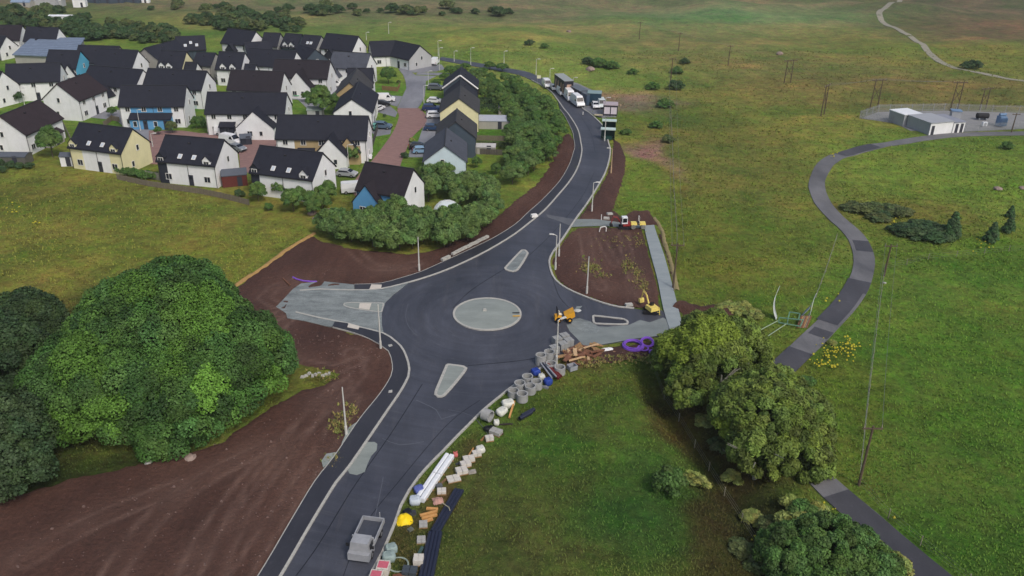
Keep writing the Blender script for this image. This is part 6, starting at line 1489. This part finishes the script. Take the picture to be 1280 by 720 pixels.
# long kerb stack beside the north pavement
for (a, b, lab) in [((565,319.5),(613,295.5),'long pale stack of kerbs laid on soil behind the pavement'),((552,326.5),(563,321.5),'short pale kerb stack at lower end of the long one')]:
    A_, B_ = P0(*a), P0(*b); d = B_ - A_; L = np.linalg.norm(d); rz = math.atan2(d[1], d[0]); t = thing('kerb_stack', lab, 'kerb stones', (A_[0], A_[1], .05), rz)
    km = MB().box((0, 0, .2), (.9, .5, .36), taper=.96).mesh('kerb_stone', KERB)
    for i in range(max(1, int(L / .93))): link('kerb_stone', km, t, (.46 + i * .93, random.uniform(-.04, .04), random.uniform(-.02, .03)), random.uniform(-.03, .03))
p = P0(667.5, 271.5); o = MB().box((0, 0, .25), (1.2, .8, .45), taper=.85).build('kerb_block', WTRIM, loc=(p[0], p[1], .1), rotz=.4); tag(o, 'white block pack on the left pavement of main road', 'block')
# tools on the round island
for px, py, c, lab in [(645,391,(60,62,66),'dark tool lying near right rim of round island'),(645.5,395,(206,160,60),'yellow level staff lying near right rim of round island')]:
    p = P0(px, py, .25); o = MB().box((0, 0, .05), (1.0, .14, .1)).build('hand_tool', mat('tool_%d' % c[0], c, .6, .1), loc=(p[0], p[1], .22), rotz=.1); tag(o, lab, 'tool')
# ------------------------------------------------------------ materials stacked along the road
CRING = mat('ring_concrete', (150, 152, 152), .85, .18, 1.5, .2, 15)
def gz(px, py, h=0.0): p = P0(px, py, h); return Vector((p[0], p[1], float(T(p[0], p[1])[0])))
rg = MB().tube((0, 0, 0), (0, 0, 1.0), .68, .53, 26).mesh('manhole_ring', CRING)
for i, (px, py, h, lab) in enumerate([(659.5,469,1,'upright concrete ring, farthest of the group of six near blue bags'),(649.8,477,1,'upright concrete ring at left of the six, next to kerb'),(670.9,475.8,1,'upright concrete ring at right of the six'),
    (663,481,1,'upright concrete ring in the middle of the six'),(642,486.7,.8,'lower concrete ring behind the pale bag nearest kerb'),(652.9,490.6,1,'nearest upright concrete ring of the six'),
    (676.2,442.4,1.4,'tall concrete ring at left of blocks behind the blue bags'),(686.7,438.2,1.4,'tall concrete ring touching the block stacks'),(689,452.5,.9,'concrete ring partly hidden behind red pipes'),(700,457.5,1,'concrete ring at right of lamp column foot')]):
    g = gz(px, py, h); o = link('manhole_ring', rg, loc=(g[0], g[1], max(g[2], -.1)), rotz=i * .7); o.scale = (1, 1, h); tag(o, lab, 'concrete ring', 'concrete manhole rings stacked by the road')
g = gz(609, 519, .6); o = link('manhole_ring', MB().tube((-.5, 0, .68), (.5, 0, .68), .68, .53, 26).mesh('manhole_ring', CRING), loc=(g[0], g[1], -.05), rotz=-.55); tag(o, 'concrete ring lying on its side on the kerb', 'concrete ring')
# cement/aggregate bags
BAGM = mat('bag_white', (206, 208, 200), .8, .12, 2, .3, 4)
def bulk_bag(px, py, rz, label, s=(1, 1, 1), m=BAGM, open_=True):
    g = gz(px, py, .4); t = thing('bulk_bag', label, 'bag', (g[0], g[1], max(g[2], -.1)), rz); rr = random.Random(int(px)); vs = []; n = 16
    for k, (z, r) in enumerate(((0, .42), (.2, .52), (.5, .55), (.8, .5), (.9, .42))):
        for i in range(n):
            a = i / n * 2 * PI; q = 1 / max(abs(math.cos(a)), abs(math.sin(a))) ** .6; r2 = r * q * rr.uniform(.93, 1.07)
            vs.append((math.cos(a) * r2 * s[0], math.sin(a) * r2 * s[1], z * s[2] + rr.uniform(-.03, .03)))
    fs = [[k * n + i, k * n + (i + 1) % n, (k + 1) * n + (i + 1) % n, (k + 1) * n + i] for k in range(4) for i in range(n)]
    vs.append((0, 0, .72 * s[2])); fs += [[4 * n + i, 4 * n + (i + 1) % n, 5 * n] for i in range(n)]
    m_ = MB(); m_.add(vs, fs); m_.build('bag_body', m, t, sm=True)
    l = MB()
    for a in (.8, 2.4, 3.9, 5.5): l.path([(math.cos(a) * .45 * s[0], math.sin(a) * .45 * s[1], .85 * s[2]), (math.cos(a) * .3, math.sin(a) * .3, 1.02 * s[2]), (math.cos(a + .4) * .42 * s[0], math.sin(a + .4) * .42 * s[1], .85 * s[2])], .03, 4)
    l.build('strap', m, t); return t
bulk_bag(635, 503, .4, 'large pale bulk bag between two concrete rings and kerb', (1.35, 1.0, .8)); bulk_bag(627, 513, .9, 'second pale bulk bag nearer the fallen ring', (1.25, .9, .8))
bulk_bag(620.6, 526, .1, 'small white tub bag beside the fallen ring', (.6, .6, .6))
bulk_bag(518.5, 624, .2, 'white sagging bag behind the yellow sheet', (1.0, .9, .8), mat('bag_bluewhite', (186, 196, 206), .7, .12, 2)); bulk_bag(523.6, 610, .5, 'blue and white bag at kerb beside the long white bundle', (.9, .9, .7), mat('bag_blue', (92, 104, 168), .7, .3, 2))
bulk_bag(489, 685, .4, 'teal grey bag, upper of two beside the truck', (1.0, .8, .9), mat('bag_teal', (142, 160, 158), .7, .15, 2)); bulk_bag(486, 695, .2, 'teal grey bag, lower of two beside the truck', (1.1, .9, .9), mat('bag_teal', (142, 160, 158)))
bulk_bag(611, 533, .2, 'black plastic bag below the fallen ring', (1.0, .7, .5), mat('bag_black', (28, 30, 34), .5, .2, 2)); bulk_bag(509.6, 637, .6, 'black bag just above yellow sheet', (.8, .8, .4), mat('bag_black', (28, 30, 34)))
bulk_bag(569.5, 565.5, .2, 'faded red plastic bag at end of long white bundle', (.45, .45, .5), mat('bag_red', (196, 108, 104), .7, .1, 2))
bulk_bag(600.5, 560, .4, 'round white bag in the row of slabs', (.85, .8, .7)); bulk_bag(759, 434, .3, 'flat white sack lying on kerb of the side arm', (1.5, .6, .3), mat('sack_white', (226, 228, 230), .7, .06, 2))
for px, py, lab in ((669.5, 464, 'blue wrapped bag, upper of two beside concrete rings'), (685, 476, 'blue wrapped bag, lower of two beside concrete rings')): bulk_bag(px, py, .5, lab, (.95, .85, .9), mat('bag_deepblue', (40, 66, 150), .6, .15, 2))
bulk_bag(677, 470, .5, 'white printed bag between the two blue bags', (.7, .6, .8))
# packs of kerbs and slabs on pallets
PAL = mat('pallet_timber', (152, 122, 86), .9, .25, 4); SLAB = mat('slab_grey', (158, 158, 154), .85, .14, 2); SLABW = mat('slab_pale', (196, 192, 184), .85, .12, 2); PINK = mat('wrap_pink', (190, 96, 112), .5, .2, 3)
def pallet_pack(px, py, rz, label, L, W_, H, m, rows=2, cols=2, lay=2, top=None, hh=None):
    g = gz(px, py, (H if hh is None else hh)); t = thing('block_pack', label, 'pallet load', (g[0], g[1], max(g[2], -.12) + .02), rz)
    p = MB()
    for i in (-1, 0, 1): p.box((0, i * W_ * .42, .05), (L, .1, .1))
    for i in range(5): p.box((-L / 2 + L * (i + .5) / 5, 0, .115), (L / 6.5, W_, .025))
    p.build('pallet', PAL, t)
    bm = MB().box((0, 0, 0), (L / cols * .94, W_ / rows * .94, H / lay * .95)).mesh('block', m)
    for k in range(lay):
        for i in range(cols):
            for j in range(rows): link('block', bm, t, (-L / 2 + L * (i + .5) / cols + random.uniform(-.01, .01), -W_ / 2 + W_ * (j + .5) / rows, .14 + H * (k + .5) / lay))
    if top: q = MB(); q.box((0, 0, .15 + H), (L * .8, W_ * .7, .03)); q.build('wrap', top, t)
    return t
for px, py, rz, lab in [(705.5,418,.5,'grey block stack highest in the group by side arm'),(711,424,.5,'grey block stack at right of the group by side arm'),(696.5,421.8,.5,'grey block stack left of the lamp column'),(703.6,428.5,.5,'grey block stack in middle of the group, right of lamp column'),(692.8,433,.5,'grey block stack lowest left in the group, by tall ring')]:
    pallet_pack(px, py, rz, lab, 1.1, 1.0, .95, mat('block_grey', (146, 148, 148), .85, .1, 2), 2, 2, 3)
for a in [(620,538,-.5,'grey slab pack below black bag',1.3,.9,.4,SLAB),(611.7,545.5,.3,'small white block pack in the row',.9,.6,.45,SLABW),(596,565,.3,'pinkish grey slab pack under the round white bag',.9,.7,.4,SLABW),(586,572,.3,'pale slab pack with white board, above the tilted slabs',1.2,.8,.35,SLABW),
          (582,578,.35,'tilted slab pack with white edge in the middle of row',1.1,.7,.4,SLABW),(577,586.5,.35,'stone slab pack in lower middle of row',1.2,.9,.4,SLABW),(567,597.5,.35,'flat pale frame slab lowest in the row of slabs',1.35,1.0,.15,SLABW),
          (552,612.5,.1,'small pale kerb pack beside the pink coil',.9,.7,.3,SLABW),(529,654.5,.1,'grey slab pack below the orange planks',.8,.9,.15,SLAB),(526.5,674,.1,'grey slab pack, lower of two below orange planks',.8,.9,.15,SLAB),
          (523,697,.0,'white block with dark holes near black pipes',.9,.9,.6,SLABW)]:
    pallet_pack(*a[:4], *a[4:8])
pallet_pack(479, 706, -.1, 'white pack with pink wrap beside the truck', 1.1, 1.1, .8, SLABW, 2, 2, 2, PINK); pallet_pack(470, 718, -.1, 'white pack with pink wrap at bottom edge beside kerb', 1.1, 1.1, .8, SLABW, 2, 2, 2, PINK)
pallet_pack(512, 712, -.1, 'dark grey crate pack near bottom edge by the hose ring', 1.3, .9, .4, mat('dark_crate', (64, 72, 80), .7, .2, 3))
# timber, posts, planks
ORG = mat('new_timber', (190, 142, 86), .8, .15, 3); RUST = mat('old_boards', (118, 82, 64), .9, .3, 3)
def plank(name, a, b, w_, h, m, label, cat='timber', za=.1, zb=.1, parent=None):
    A_ = gz(*a); B_ = gz(*b); d = B_ - A_; L = math.hypot(d[0], d[1]); o = MB().box((L / 2, 0, 0), (L, w_, h)).build(name, m, parent, loc=(A_[0], A_[1], max(A_[2], -.1) + za), rotz=math.atan2(d[1], d[0]))
    o.rotation_euler[1] = -math.atan2(zb - za, L); return tag(o, label, cat) if label else o
plank('timber_post', (636.6, 522), (643, 505), .2, .2, ORG, 'orange timber post leaning by the pale bags', za=.1, zb=.5)
plank('timber_post', (583, 574), (592, 560), .14, .12, ORG, 'thin tan timber beside the round white bag')
for k, (a, b) in enumerate([((525,644.5),(546.5,639)),((527,648),(546.5,643.5)),((533,635.5),(547.5,636.5)),((530,652),(541,648.5))]):
    plank('timber_plank', a, b, .26, .2, ORG, ['orange plank lowest but one in loose stack by black pipes', 'second orange plank in loose stack by black pipes', 'topmost orange plank nearest pink coil', 'shortest orange plank nearest grey slabs'][k])
rr = random.Random(8)
for k in range(26):
    x = rr.uniform(706, 748); y = 450 - (x - 706) * .2 + rr.uniform(-9, 6); a = rr.uniform(-.7, .4)
    g = gz(x, y); o = MB().box((0, 0, 0), (rr.uniform(1.2, 2.6), rr.uniform(.15, .5), rr.uniform(.06, .2))).build('old_board', [RUST, RUST, PAL, mat('pale_board', (190, 160, 124), .9, .2, 3)][k % 4], loc=(g[0], g[1], .1 + (k % 6) * .14), rotz=a + (k % 2) * 1.2)
    o.rotation_euler[0] = rr.uniform(-.25, .25); tag(o, 'broken brown board or pallet in the timber heap behind the blocks', 'timber', 'boards in the brown timber heap')
for k in range(4):
    x, y = [(711,445),(724,438),(735,444),(745,440)][k]
    g = gz(x, y); t = thing('timber_pallet', ['old pallet at left end of the timber heap', 'pale upright pallet in middle of the timber heap', 'brown pallet at near side of timber heap', 'brown pallet at right end of timber heap'][k], 'pallet', (g[0], g[1], .35), .4 + k * .5); t.rotation_euler[0] = [.1, .8, .2, .35][k]
    for i in range(6): MB().box((-.55 + i * .22, 0, .08), (.13, 1.2, .03)).build('slat', [RUST, PAL][k % 2], t)
    for i in (-1, 0, 1): MB().box((0, i * .52, 0), (1.25, .1, .12)).build('bearer', RUST, t)
# long pipes
BLP = mat('black_pipe', (34, 38, 56), .35, .12, 1, spec=.5); GRP = mat('grey_pipe', (150, 154, 162), .5, .1); RED = mat('red_duct', (108, 44, 44), .6, .15)
def pipe(a, b, r, m, label, z=.2, group=None, name='pipe', hollow=True, stackz=0):
    A_ = P0(*a, z); B_ = P0(*b, z); o_ = Vector(A_); d = Vector(B_) - o_
    mb = MB(); mb.tube((0, 0, 0), d, r, r * .8, 12)
    ob = mb.build(name, m, sm=False, loc=(o_[0], o_[1], max(float(T(o_[0], o_[1])[0]), -.1) + r + stackz)); return tag(ob, label, 'pipe', group)
for k, (dx) in enumerate((-3.6, 0.4, 4.4)):
    pipe((573.5 + dx, 611 + k * .8), (543 + dx, 664 + k * .6), .19, BLP, ['left black pipe of the upper bundle beside orange planks', 'middle black pipe of the upper bundle beside orange planks', 'right black pipe of the upper bundle, next to the grass'][k], z=.15)
for k, dx in enumerate((-6, -1.6, 2.8, 7)):
    pipe((543.5 + dx, 665), (527.5 + dx * 1.15, 742), .2, BLP, ['leftmost black pipe of the lower bundle at bottom edge', 'second black pipe from left in lower bundle', 'third black pipe from left in lower bundle', 'rightmost black pipe of the lower bundle, next to the grass'][k], z=.15)
p = P0(557, 640, .6); q = MB(); q.path([P0(551, 631, .1), P0(553.5, 629, .65), P0(561, 634, .65), P0(563, 640, .1), P0(560, 646, .0)], .05, 5); o = q.build('strap_rope', mat('rope', (150, 148, 128), .8, .1)); tag(o, 'pale rope looped over the upper black pipes', 'rope')
for k in range(2): pipe((667.5 - k * 3, 511.5 + k * 3.5), (652 - k * 2.5, 520 + k * 3.2), .24, BLP, ['dark blue pipe lying on grass, upper of two', 'dark blue pipe lying on grass, lower of two'][k], z=.15)
for k in range(3): pipe((674.5 + k * 2.5, 451 + k * .5), (690 + k * 3, 471.5 - k * .5), .1, [GRP, BLP, GRP][k], ['grey pipe leftmost between rings and blue bags', 'black pipe between two grey pipes near blue bags', 'grey pipe beside the red ducts'][k], z=.6, stackz=.5)
for k in range(3): pipe((682 + k * 2, 452 + k), (698 + k * 2, 472 - k * 1.5), .14, RED, ['left dark red duct over the concrete rings', 'middle dark red duct over the concrete rings', 'right dark red duct over the concrete rings'][k], z=.6, stackz=.4)
g = gz(715, 461); t = thing('plastic_box', 'grey blue plastic chamber box right of the rings', 'box', (g[0], g[1], -.05), .5)
for s in (-1, 1): MB().box((s * .5, 0, .3), (.08, .9, .6)).build('side', GRP, t); MB().box((0, s * .42, .3), (1.0, .08, .6)).build('side', GRP, t)
MB().box((0, 0, .06), (.95, .8, .05)).build('base', BLP, t)
# wrapped long white bundle
WRAP = mat('white_wrap', (222, 226, 230), .4, .07, 2, .3, 5)
for k, (a, b, lab) in enumerate([((562.5,566.5),(546,590),'far half of the long white plastic wrapped bundle'),((545.5,591),(524.5,622),'near half of the long white plastic wrapped bundle')]):
    A_ = P0(*a, .5); B_ = P0(*b, .5); d = B_ - A_; L = math.hypot(d[0], d[1]); t = thing('wrapped_bundle', lab, 'bundle', (A_[0], A_[1], -.05), math.atan2(d[1], d[0]))
    for s, w_ in ((.22, .5), (-.32, .42)): MB().prism([(s - w_ / 2, 0), (s + w_ / 2, 0), (s + w_ / 2, .42), (s + w_ / 2 - .08, .5), (s - w_ / 2 + .08, .5), (s - w_ / 2, .42)], 0, L, axis='x').build('length', WRAP, t)
    q = MB()
    for i in (.15, .5, .85): q.box((L * i, -.04, .03), (.15, 1.3, .08))
    q.build('bearer', PAL, t)
# yellow sheet, coil, hose ring
def cloth(px, py, sx, sy, h, m, label, name, cat, sd):
    g = gz(px, py); n = 14; xs, ys2 = np.meshgrid(np.linspace(-1, 1, n), np.linspace(-1, 1, n)); r = np.hypot(xs, ys2)
    z = h * np.clip(1 - r ** 2, 0, 1) * (.7 + .6 * vnoise(xs * 3 + sd, ys2 * 3, sd)) + .03 + .06 * vnoise(xs * 7, ys2 * 7, sd)
    e = 1 + .2 * (vnoise(xs * 2 + 9, ys2 * 2, sd) - .5)
    V = np.stack([xs.ravel() * sx * e.ravel(), ys2.ravel() * sy * e.ravel(), z.ravel()], 1); i = np.arange(n * n).reshape(n, n)
    F = np.stack([i[:-1, :-1], i[:-1, 1:], i[1:, 1:], i[1:, :-1]], -1).reshape(-1, 4); F = np.concatenate([F])
    V2 = np.concatenate([V, V - np.array([0, 0, .04])]); F2 = np.concatenate([F, F[:, ::-1] + n * n])
    o = link(name, npmesh(name, V2, F2, m, sm=True), loc=(g[0], g[1], max(g[2], -.1)), rotz=.3); return tag(o, label, cat)
cloth(504.5, 649, .75, .8, .5, mat('yellow_sheet', (236, 204, 24), .6, .08, 2), 'crumpled bright yellow sheet between kerb and planks', 'yellow_sheet', 'sheet', 3)
cloth(547.5, 625.5, .5, .5, .3, mat('pink_coil', (176, 138, 126), .8, .2, 4), 'small round pinkish heap beside the black pipes', 'rope_heap', 'rope', 6)
cloth(722, 388, .6, .5, .2, mat('cement_pale', (176, 180, 178), .8, .1, 2), 'small pale cement heap right of the orange dumper', 'cement_heap', 'heap', 8)
def coil(px, py, R, r, turns, m, label, name='pipe_coil', cat='pipe coil', tiltx=0.0, rz=0.0):
    g = gz(px, py, .2); t = thing(name, label, cat, (g[0], g[1], max(g[2], 0.0) + r), rz); t.rotation_euler[0] = tiltx
    for k in range(turns):
        rr_ = R * (1 - .07 * (k % 4)); z = (k // 3) * r * 1.7
        pts = [Vector((math.cos(a) * rr_, math.sin(a) * rr_, z + .02 * math.sin(3 * a + k))) for a in np.linspace(0, 2 * PI, 29)[:-1]]
        MB().path(pts, r, 6, closed=True).build('turn', m, t)
    return t
coil(497.8, 704, .9, .045, 2, mat('hose', (142, 156, 146), .6, .1), 'thin pale hose ring lying between truck packs and pipes', 'hose_ring', 'hose')
PUR = mat('purple_pipe', (126, 84, 190), .5, .15, 2)
coil(791.5, 431.5, 1.35, .09, 7, PUR, 'largest purple pipe coil beside the side arm kerb'); coil(809, 427.5, .85, .09, 5, PUR, 'purple pipe coil highest, right of the largest coil', tiltx=.35); coil(820, 439.5, .85, .09, 5, PUR, 'purple pipe coil lowest, next to the ash tree', tiltx=-.3); coil(804, 434, .7, .08, 3, PUR, 'small loose purple coil between the other three')
q = MB(); q.path([P0(366, 346.5, .1), P0(371, 349, .1), P0(379, 351, .1), P0(388, 351.8, .1), P0(396, 352, .1)], .12, 6); o = q.build('purple_duct', PUR); tag(o, 'purple duct poking from soil at head of gravel side arm', 'pipe')
q = MB(); q.path([P0(354, 348, .2), P0(362, 356, .15)], .12, 5); o = q.build('timber_rail', RUST); tag(o, 'dark timber lying in soil left of purple duct', 'timber')
# derelict green frame in the grass with curved white strips
g = G(990, 403); t = thing('derelict_frame', 'derelict green metal frame with curved white panels standing in rough grass', 'frame', (g[0], g[1], g[2]), .0)
GRF = mat('green_frame', (92, 128, 108), .7, .2, 2); STRP = mat('white_strip', (196, 204, 204), .5, .12, 1.5)
def rel(px, py, h): p = P0(px, py, g[2] + h); return Vector(p) - g
for (pts, w0, m_) in (([(970.5,398,.1),(967.6,388,1.2),(967.3,380,2.2),(968.8,371,3.2),(972,363,4.1),(974.5,357.5,4.7)], 1.3, STRP), ([(1008,397,.1),(1013,391,1.0),(1015,382,2.0),(1017,374,3.0),(1020.5,366.5,3.9)], 1.2, STRP), ([(1000,397,.3),(1006,390,1.1),(1012,384,1.8),(1015,378,2.4)], 1.1, mat('grey_strip', (140, 152, 158), .6, .12, 2))):
    q = MB(); c = [Vector(P0(x, y, g[2] + h)) - g for x, y, h in pts]; n = len(c)
    vs = []; fs = []
    for i, p in enumerate(c):
        w_ = w0 * (.55 + .45 * math.sin(PI * min(1, (i + .6) / n))) * .5 * (1 if i < n - 1 else .15); 
        for s in (-1, 1): vs += [(p[0] + s * w_ * .45, p[1] + s * w_, p[2]), (p[0] + s * w_ * .45 + .06, p[1] + s * w_, p[2] + .02)]
    for i in range(n - 1):
        a = i * 4; b = a + 4; fs += [[a, a + 2, b + 2, b], [a + 1, b + 1, b + 3, a + 3], [a, b, b + 1, a + 1], [a + 2, a + 3, b + 3, b + 2]]
    q.add(vs, fs); q.build('curved_panel', m_, t, sm=True)
q = MB()
for a, b in [((974,397,.9),(1004,400,.9)),((973,403,.3),(1000,408,.3)),((974,397,.9),(973,403,.3)),((985,398,1.0),(984,405,.2)),((1004,400,.9),(1000,408,.3)),((987,390,1.5),(1000,392,1.5)),((987,390,1.5),(985,398,.9)),((1000,392,1.5),(998,399,.9))]: q.bar(rel(*a), rel(*b), .09, 5)
q.build('rail', GRF, t)
q = MB()
for a, b in [((972,401,.5),(940,418,.2)),((984,404,.3),(960,420,.1)),((940,418,.2),(925,417,.1))]: q.bar(rel(*a), rel(*b), .07, 5)
q.build('drawbar', mat('pale_green_bar', (140, 158, 132), .7, .15), t)
for k in range(7):
    x = 996 + k * 2.0; o = MB().bar(G(x, 410), Vector(P0(x + 6, 395, .9)), .1, 6).build('log', [RUST, PAL, mat('grey_log', (120, 112, 98), .9, .2)][k % 3]); tag(o, 'short log leaning against the derelict green frame', 'log', 'logs leaning on the green frame')
# earth banks: tan edge of the soil, brush heap, trampoline, culvert stones
def bank(pts, w_, h, m, name, label=None, kind='structure'):
    ln = smooth(W2(pts), .8); L = np.array(ln); vs = []; fs = []; n = len(L); k = 5
    for i in range(n):
        d = L[min(i + 1, n - 1)] - L[max(i - 1, 0)]; d = d / (np.linalg.norm(d) + 1e-9); nn = np.array([-d[1], d[0]])
        for j in range(k):
            s = -1 + 2 * j / (k - 1); jit = random.uniform(.8, 1.2); q = L[i] + nn * s * w_ / 2 * jit
            vs.append((q[0], q[1], -.16 + h * (1 - s * s) * random.uniform(.7, 1.25)))
    for i in range(n - 1):
        for j in range(k - 1): a = i * k + j; fs.append([a, a + 1, a + k + 1, a + k])
    mb = MB(); mb.add(vs, fs); return mb.build(name, m, sm=True, kind=kind)
TAN = gravel_mat('tan_earth', (140, 112, 66), (168, 136, 84), .2, .8)
bank([(287,362),(305,349),(330,333),(355,314),(380,299),(393,291)], .9, .35, TAN, 'earth_edge')
bank([(846,362),(843,345),(837,322),(831,303),(827,286),(818,272)], .8, .3, gravel_mat('tan_earth2', (120, 112, 78), (146, 132, 90), .2, .8), 'earth_edge')
bank([(848,380),(870,388),(892,387),(918,389)], 3.2, .7, SOIL, 'soil_bank')
p = P0(373, 121); t = thing('trampoline', 'green rimmed trampoline on lawn between third row houses', 'trampoline', (p[0], p[1], -.1)); MB().bar((0, 0, .8), (0, 0, .88), 1.7, 20).build('mat', BLP, t); MB().tube((0, 0, .78), (0, 0, .95), 2.0, 1.6, 20).build('rim', mat('green_pad', (70, 170, 110), .6, .1), t)
for a in range(6): MB().bar((math.cos(a) * 1.8, math.sin(a) * 1.8, 0), (math.cos(a) * 1.8, math.sin(a) * 1.8, .8), .05, 5).build('leg', RIM, t)
for x, y, s, lab in [(186,579,.4,'pale stone lying on soil under the sycamore edge'),(238,573,.6,'tan boulder at foot of the sycamore bough'),(738,88,1.4,'pale boulder beside the dark upright moor tree'),(1247,237,.8,'pale rock in upper right field, left one'),(1278,236,.7,'pale rock at right edge of upper field'),(974,69,1.2,'pale rock high on the moor'),(711,40,1.0,'pale rock on the far moor'),(1002,556,.4,'white stone beside lane under the ash tree'),(986,568,.3,'small white stone at lane edge under ash tree'),(390,268,.8,'grey boulder at left end of the willow hedge'),(395,274,.6,'smaller grey boulder at the left end of willow hedge'),(410,267,1.1,'tan rock heap against the willow hedge'),(1106,354,.25,'small white marker stone below the top field pole')]:
    gg = G(x, y); rr = random.Random(int(x)); vs = []; mb = MB()
    import bmesh
    bm = bmesh.new(); bmesh.ops.create_icosphere(bm, subdivisions=2, radius=1)
    for v in bm.verts: v.co *= rr.uniform(.8, 1.15); v.co.z *= .6; v.co *= s
    me = bpy.data.meshes.new('boulder'); bm.to_mesh(me); bm.free(); me.materials.append(STONE if s > .5 else KERB)
    o = link('boulder', me, loc=(gg[0], gg[1], gg[2] + s * .2)); tag(o, lab, 'rock')
for k in range(9):
    gg = P0(378 + k * 4.2, 470 - (k % 3) * 1.4 + (1.5 if k < 2 else 0)); o = MB().box((0, 0, .12), (.5, .35, .25), taper=.7).build('edge_stone', KERB, loc=(gg[0], gg[1], -.05), rotz=k * .6); tag(o, 'pale stone in the short row on the grass wedge beside sycamore', 'rock', 'row of pale stones on the grass wedge')
# concrete spill beside the left pavement
quad('concrete_patch', [(427,555),(436,535),(448,527),(446,534),(434,552)], .1, CONC)
quad('concrete_patch', [(402,577),(408,568),(420,566),(414,577),(404,585)], .1, CONC)
# ------------------------------------------------------------ thin damp air
hz = bpy.data.materials.new('damp_air'); hz.use_nodes = True; ht = hz.node_tree; ht.nodes.clear()
ho = ht.nodes.new('ShaderNodeOutputMaterial'); hv = ht.nodes.new('ShaderNodeVolumePrincipled'); hv.inputs['Density'].default_value = .00018
hv.inputs['Color'].default_value = (.86, .9, .95, 1); hv.inputs['Anisotropy'].default_value = .2; ht.links.new(hv.outputs[0], ho.inputs['Volume'])
MB().box((0, 3300, 45), (17600, 7900, 240)).build('haze', hz, kind='stuff')
S.cycles.volume_bounces = 0

# loose clutter between the stacks
for i, (px, py, L, w_, h, rz, col, lab) in enumerate([(531,606,.9,.3,.12,.9,(60,64,70),'dark bar lying beside the long white bundle lower end'),(556,600,1.6,.2,.1,1.0,(120,96,70),'brown board lying right of the white bundle'),(549,608,.6,.4,.3,.4,(90,94,100),'grey box between white bundle and flat slab'),
    (590,590,.8,.5,.2,.3,(150,146,138),'single slab lying in grass right of the slab row'),(604,548,.9,.2,.12,1.1,(150,112,72),'tan plank between the white block and round bag'),(623,541,1.1,.25,.1,-.3,(70,48,44),'dark rusty bar right of black bag'),(632,530,1.6,.15,.1,.1,(56,50,48),'long dark bar in grass right of fallen ring'),
    (516,642,.6,.5,.3,.3,(58,60,66),'dark box just right of the yellow sheet'),(513,662,.5,.4,.2,.8,(96,100,92),'small grey box in weeds below the yellow sheet'),(541,606,.5,.4,.25,.5,(40,60,120),'small blue crate beside the white bundle'),(526,688,.9,.3,.15,1.3,(64,88,86),'teal plank above the white block with holes'),
    (497,722,.8,.5,.3,.2,(110,70,52),'brown crate at bottom edge below the hose ring'),(583,590,.7,.3,.2,.9,(66,70,76),'dark strap bundle on stone pack'),(574,579,.8,.2,.16,.6,(60,64,70),'black edge board between tilted slab packs'),(681,484,.9,.35,.2,-.4,(120,124,130),'grey plastic piece below lower blue bag'),
    (668,488,.6,.3,.1,.4,(150,112,72),'small plank in grass below ring group'),(731,452,1.2,.3,.1,.2,(96,70,56),'brown board in front of the timber heap'),(752,447,.9,.4,.12,-.5,(104,80,64),'broken board right of the timber heap'),(767,440,.7,.3,.1,.3,(128,100,78),'pale board between timber heap and purple coils')]):
    g = gz(px, py); mb = MB(); mb.box((0, 0, h / 2), (L, w_, h)); mb.box((L * .1, 0, h + .03), (L * .5, w_ * .8, .05)); o = mb.build('site_clutter', mat('clutter_%d_%d_%d' % col, col, .8, .2, 3), loc=(g[0], g[1], max(g[2], -.08)), rotz=rz); tag(o, lab, 'site material')
